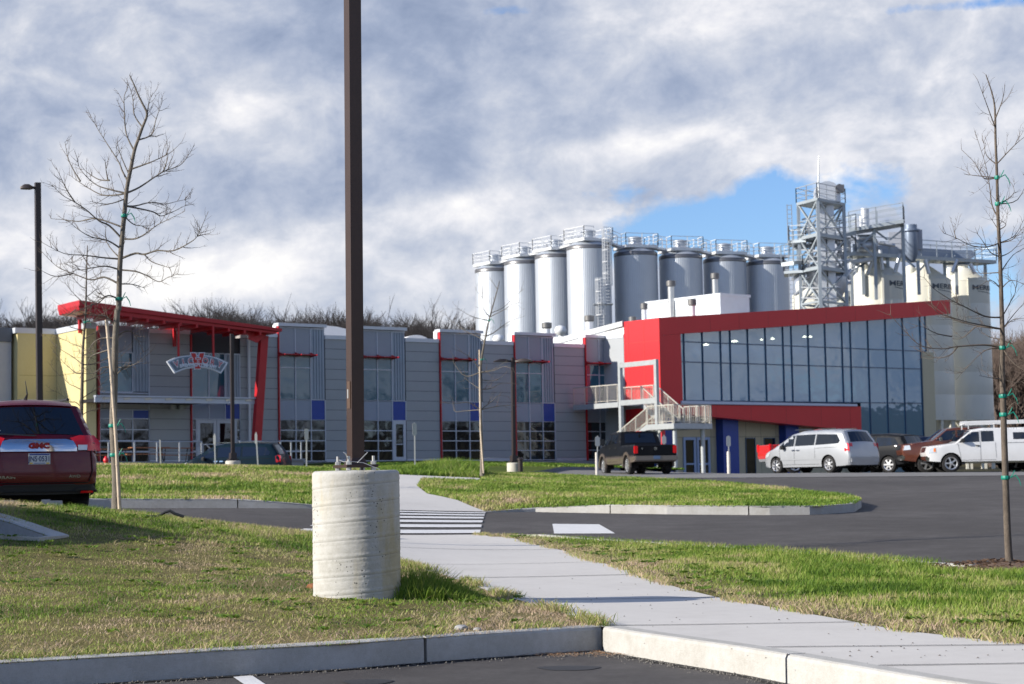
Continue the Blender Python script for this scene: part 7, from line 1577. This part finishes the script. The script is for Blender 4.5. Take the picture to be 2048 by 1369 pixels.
# flattened dead thatch in the foreground
blades('dry_thatch',IS_A,75000,lambda x,y:.05+0*x,lambda x,y:.97+0*x,.003,'dry brown thatch lying in the lawn near the front kerb',lambda x,y:np.clip(1.6*(fbm(x*.8,y*.8,3)-.38)+.9*np.exp(-(dk(x,y,front)/1.2)**2)+.5*np.exp(-(dk(x,y,swl)/.35)**2),0,1)*(fbm(x*3,y*3,77)>.42),flat=2.2)
def tufts(name,line,count,hh,tint,label,spill=.07):
    ls=[]; 
    for a,b in zip(line,line[1:]): ls.append(math.hypot(b[0]-a[0],b[1]-a[1]))
    tot=sum(ls); pts=[]
    s_=rng.uniform(0,tot,count); keep=fbm(s_*2.2,s_*0+3.3,44)>.46; s_=s_[keep]
    cum=np.r_[0,np.cumsum(ls)]; i=np.clip(np.searchsorted(cum,s_)-1,0,len(ls)-1); L_=np.array(line); t=((s_-cum[i])/np.array(ls)[i])[:,None]; p=L_[i]*(1-t)+L_[i+1]*t; d=(L_[i+1]-L_[i]); d/=np.linalg.norm(d,axis=1)[:,None]; nn=np.c_[-d[:,1],d[:,0]]; p+=nn*rng.normal(0,spill,len(p))[:,None]
    V=[];F_=[]; tt=[]
    for (x,y) in p:
        z=Tz(x,y)+float(koff(x,y))+.004; h=hh*rng.uniform(.4,1.3); a=rng.uniform(0,6.28); w=.0035; k=len(V); ln=h*rng.uniform(.3,1.3); fa=rng.uniform(0,3.14); wx,wy=math.cos(fa)*w,math.sin(fa)*w; dx,dy=math.cos(a)*ln,math.sin(a)*ln
        V+=[(x-wx,y-wy,z),(x+wx,y+wy,z),(x+dx*.5+wx,y+dy*.5+wy,z+h*.65),(x+dx*.5-wx,y+dy*.5-wy,z+h*.65),(x+dx,y+dy,z+h)]; F_+=[(k,k+1,k+2,k+3),(k+3,k+2,k+4)]; tt+=[min(1,max(0,tint+rng.normal(0,.18)))]*5
    me=bpy.data.meshes.new(name); me.from_pydata(V,[],F_); at_=me.attributes.new('tint','FLOAT','POINT'); at_.data.foreach_set('value',np.array(tt,np.float32)); me.materials.append(M_grass); o=bpy.data.objects.new(name,me); COL.objects.link(o); tag(o,label,'grass',kind='stuff')
_fb=[(x,y+.17) for x,y in front]
tufts('edge_grass',_fb,7000,.055,.62,'ragged tufts leaning over the long front kerb',.05)
tufts('edge_grass',swl[:5],6000,.07,.66,'ragged tufts and straw spilling over the left edge of the sidewalk',.06)
tufts('edge_grass',swr[1:],8000,.06,.78,'dry tufts spilling over the right edge of the sidewalk',.06)
# weeds: flat rosettes of broad leaves
def weeds(name,spots,label,size=.07):
    V=[];F_=[];tt=[]
    for (x,y) in spots:
        for k in range(int(rng.integers(7,15))):
            a=rng.uniform(0,6.28); l=size*rng.uniform(.5,1.2); w=l*.28; z=Tz(x,y)+float(koff(x,y))+.03; ox,oy=rng.normal(0,size*.5,2); c_,s2=math.cos(a),math.sin(a); r=lambda u,v,h:(x+ox+u*c_-v*s2,y+oy+u*s2+v*c_,z+h); i=len(V)
            V+=[r(0,0,0),r(l*.5,-w,.018),r(l,0,.03),r(l*.5,w,.018)]; F_+=[(i,i+1,i+2,i+3)]; tt+=[rng.uniform(.05,.42)]*4
    me=bpy.data.meshes.new(name); me.from_pydata(V,[],F_); at_=me.attributes.new('tint','FLOAT','POINT'); at_.data.foreach_set('value',np.array(tt,np.float32)); me.materials.append(M_grass); o=bpy.data.objects.new(name,me); COL.objects.link(o); tag(o,label,'weeds',kind='stuff')
def spots(poly,n,lim=.29):
    r=[]
    while len(r)<n:
        x=rng.uniform(min(p[0] for p in poly),max(p[0] for p in poly)); y=rng.uniform(min(p[1] for p in poly),max(p[1] for p in poly))
        if bool(inpoly(np.array(x),np.array(y),poly)) and abs(x)<y*lim and float(fbm(np.array(x*1.2),np.array(y*1.2),52))>.47: r.append((x,y))
    return r
weeds('weeds',spots(IS_A,130),'broad leaved green weeds scattered in the left lawn'); weeds('weeds',spots(IS_C,110),'broad leaved green weeds scattered in the right verge',.085)
# grit, leaf litter and pine straw along the kerb foot
mb=MB(); 
for i in range(1500):
    near=i<420
    if near: x,y=.60+rng.normal(0,.30)-.08,14.22+rng.normal(0,.12)
    else:
        t=rng.uniform(0,1); ln=front if rng.random()<.5 else [(.64,14.47),(1.48,12.75),(2.3,10.45)]; k=int(rng.integers(0,len(ln)-1)); a=ln[k]; b=ln[k+1]; x=a[0]+(b[0]-a[0])*t; y=a[1]+(b[1]-a[1])*t; d=abs(rng.normal(0,.09))+.015; vx,vy=b[0]-a[0],b[1]-a[1]; l_=math.hypot(vx,vy); x+=vy/l_*d*(1 if True else 1); y-=vx/l_*d
        if ln is not front: x-=2*vy/l_*d*0
    if x<-4.6 or (x>.66 and y>14.4): continue
    s_=rng.uniform(.003,.010); z=Tz(x,y)+.006
    if near and i%3: 
        a=rng.uniform(0,3.14); l_=rng.uniform(.03,.09); dx,dy=math.cos(a)*l_,math.sin(a)*l_; mb.cur=1; mb.add([(x,y,z+.004),(x+dx,y+dy,z+.012),(x+dx+.004,y+dy+.003,z+.012),(x+.004,y+.003,z+.004)],[(0,1,2,3)])
    else: mb.cur=0; mb.add([(x-s_,y,z),(x,y-s_,z),(x+s_,y,z),(x,y+s_,z),(x,y,z+s_)],[(0,1,4),(1,2,4),(2,3,4),(3,0,4)])
tag(obj('kerb_grit',mb,[mat('grit',(.15,.14,.125),.9,var=.4,vscale=60),mat('pine_straw',(.42,.24,.12),.9,var=.3,vscale=30)]),'grit and reddish straw gathered in the kerb corner','litter',kind='stuff')
mb=MB()
for i in range(90):
    t=rng.uniform(0,1); u_=rng.uniform(.08,.92); a=Vector((.65,14.6)).lerp(Vector((-.5,20)),t); b=Vector((3.3,12.7)).lerp(Vector((1.4,20.5)),t); p_=a.lerp(b,u_)
    if i%2: p_=Vector((1.6,12.6)).lerp(Vector((3.4,11.5)),rng.uniform(0,1))+Vector((rng.normal(0,.35),rng.normal(0,.5)))
    if p_.x>p_.y*.28 : continue
    s_=rng.uniform(.004,.010); z=Tz(p_.x,p_.y)+float(koff(p_.x,p_.y))+.008; mb.add([(p_.x-s_,p_.y,z),(p_.x,p_.y-s_,z),(p_.x+s_,p_.y,z),(p_.x,p_.y+s_,z),(p_.x,p_.y,z+s_*.8)],[(0,1,4),(1,2,4),(2,3,4),(3,0,4)])
tag(obj('sidewalk_crumbs',mb,mat('crumb_soil',(.10,.085,.07),.95)),'dark crumbs of soil scattered over the near sidewalk','litter',kind='stuff')
def tC(x,y): f=fbm(x*1.1,y*1.1,5); g_=fbm(x*4,y*4,19); d=dk(x,y,swr); return .42+(f-.48)*1.0+(g_-.48)*.8+np.exp(-(d/.55)**2)*.42
blades('grass',IS_C,120000,lambda x,y:.035+.065*np.clip(dk(x,y,swr)/1.8,0,1)*fbm(x*1.5,y*1.5,2)*1.6,tC,.0048,'longer lush grass on the right verge beside the sidewalk',lambda x,y:np.clip(.25+dk(x,y,swr)/1.2+1.0*(fbm(x*2.5,y*2.5,8)-.5),.12,1))
blades('dry_thatch',IS_C,26000,lambda x,y:.05+0*x,lambda x,y:.99+0*x,.0035,'dry brown thatch along the edge of the right verge',lambda x,y:np.clip(1.2*np.exp(-(dk(x,y,swr)/.6)**2)+.4*(fbm(x*2,y*2,4)>.55),0,1),flat=2.2)
def tD(x,y): return .40+(fbm(x*.7,y*.7,6)-.48)*1.3+(fbm(x*3,y*3,29)-.48)*.7+.35*np.exp(-(np.hypot(x+.9,(y-42.5)*.6)/1.3)**2)
blades('grass',IS_D,85000,lambda x,y:.05+.045*fbm(x*1.5,y*1.5,2),tD,.011,'bright green grass on the middle traffic island')
blades('grass',IS_E,110000,lambda x,y:.06+.04*fbm(x*1.5,y*1.5,2),lambda x,y:.50+(fbm(x*.5,y*.5,7)-.48)*1.6+(fbm(x*2.4,y*2.4,39)-.48)*.8,.013,'patchy grass bank behind the red suv')
blades('tall_grass',IS_F,26000,lambda x,y:.10+.34*np.exp(-(((x+1.9)/1.5)**2+((y-60.5)/3.5)**2))+.12*np.exp(-(((x-.2)/1.)**2)),lambda x,y:.30+(fbm(x*1.5,y*1.5,7)-.48)*.8,.013,'tall windblown grass around the slender staked tree')
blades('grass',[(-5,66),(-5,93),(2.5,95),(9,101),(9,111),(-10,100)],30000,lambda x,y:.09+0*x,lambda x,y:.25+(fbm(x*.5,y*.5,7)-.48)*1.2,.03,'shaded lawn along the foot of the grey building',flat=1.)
# ------------------------------------------------------------ distant bare wood on the ridge
def wood(name,specs,label,m,seed=2):
    g=random.Random(seed); mb=MB(); V=[];Fc=[]
    def seg(a,b,r0,r1):
        d=(b-a); x=Vector((d.z,0,-d.x)) if abs(d.y)<max(abs(d.x),abs(d.z)) else Vector((1,0,0)); x=d.cross(Vector((.3,1,.1))).normalized(); y=d.cross(x).normalized(); o=len(V)
        for p,r in ((a,r0),(b,r1)):
            for k in range(3): t=k*2.094; V.append(tuple(p+(x*math.cos(t)+y*math.sin(t))*r))
        Fc.extend([(o,o+1,o+4,o+3),(o+1,o+2,o+5,o+4),(o+2,o,o+3,o+5)])
    def grow(p,d,l,r,lv):
        q=p+d*l; seg(p,q,r,r*.62)
        if lv==0: return
        k=g.choice((3,3,4)) if lv>1 else 4
        for _ in range(k):
            t=g.uniform(.45,1.); s=Vector((g.uniform(-1,1),g.uniform(-1,1),g.uniform(-.3,.6))); nd=(d+s*.75).normalized(); nd.z=abs(nd.z)*.9+.1 if nd.z<.05 else nd.z; grow(p.lerp(q,t),nd.normalized(),l*g.uniform(.5,.78),r*.5,lv-1)
    for x,y,h in specs:
        z=Tz(x,y)+float(hillz(np.array(x),np.array(y)))-.4; grow(Vector((x,y,z)),Vector((g.uniform(-.06,.06),g.uniform(-.06,.06),1)).normalized(),h*.40,h*.022,4)
    mb.v=V; mb.f=Fc; mb.m=[0]*len(Fc); return tag(obj(name,mb,m),label,'wood',kind='stuff')
g=random.Random(8); sp_=[]
# picture column -> wanted skyline row
sky=[(-60,622),(0,628),(40,640),(60,630),(100,622),(130,625),(200,640),(380,640),(400,618),(430,606),(470,612),(500,628),(540,632),(580,622),(620,630),(650,622),(700,618),(745,628),(780,645),(830,632),(870,640),(910,645),(960,635),(1010,640)]
def skyrow(px_): return float(np.interp(px_,[a for a,b in sky],[b for a,b in sky]))
for i in range(1350):
    px_=g.uniform(-60,1010); Y=g.uniform(250,400); p=P(px_,skyrow(px_)+abs(g.gauss(0,9)),Y); gz=Tz(p.x,Y)+float(hillz(np.array(p.x),np.array(Y))); h=p.z-gz
    if h<4: continue
    sp_.append((p.x,Y,min(h*1.14,25)))
M_wood=mat('bare_wood',(.022,.019,.021),.95,var=.3,vscale=.3); MT.pop('table_wood',None)
wood('woodland',sp_,'dark line of bare trees on the ridge behind the grey building',M_wood)
sp_=[]
for i in range(330):
    px_=g.uniform(1970,2100); Y=g.uniform(225,360); p=P(px_,690-(px_-1975)*.12+abs(g.gauss(0,6)),Y); gz=Tz(p.x,Y)+float(hillz(np.array(p.x),np.array(Y))); h=p.z-gz
    sp_.append((p.x,Y,max(6,min(h*1.2,20))))
wood('woodland',sp_,'brown wooded slope at the right edge behind the silos',mat('brown_wood',(.085,.062,.052),.95,var=.3,vscale=.3),seed=5)
# woods behind the camera, seen only as reflections in the windows
sp_=[]
for i in range(420):
    a=R_(g.uniform(48,290)); d_=g.uniform(150,190); sp_.append((d_*math.sin(a)*1.1+20,d_*math.cos(a)*.9,g.uniform(10,17)))
wood('woodland',sp_,'belt of bare trees on the far side of the lot, behind the viewer',M_wood,seed=6)
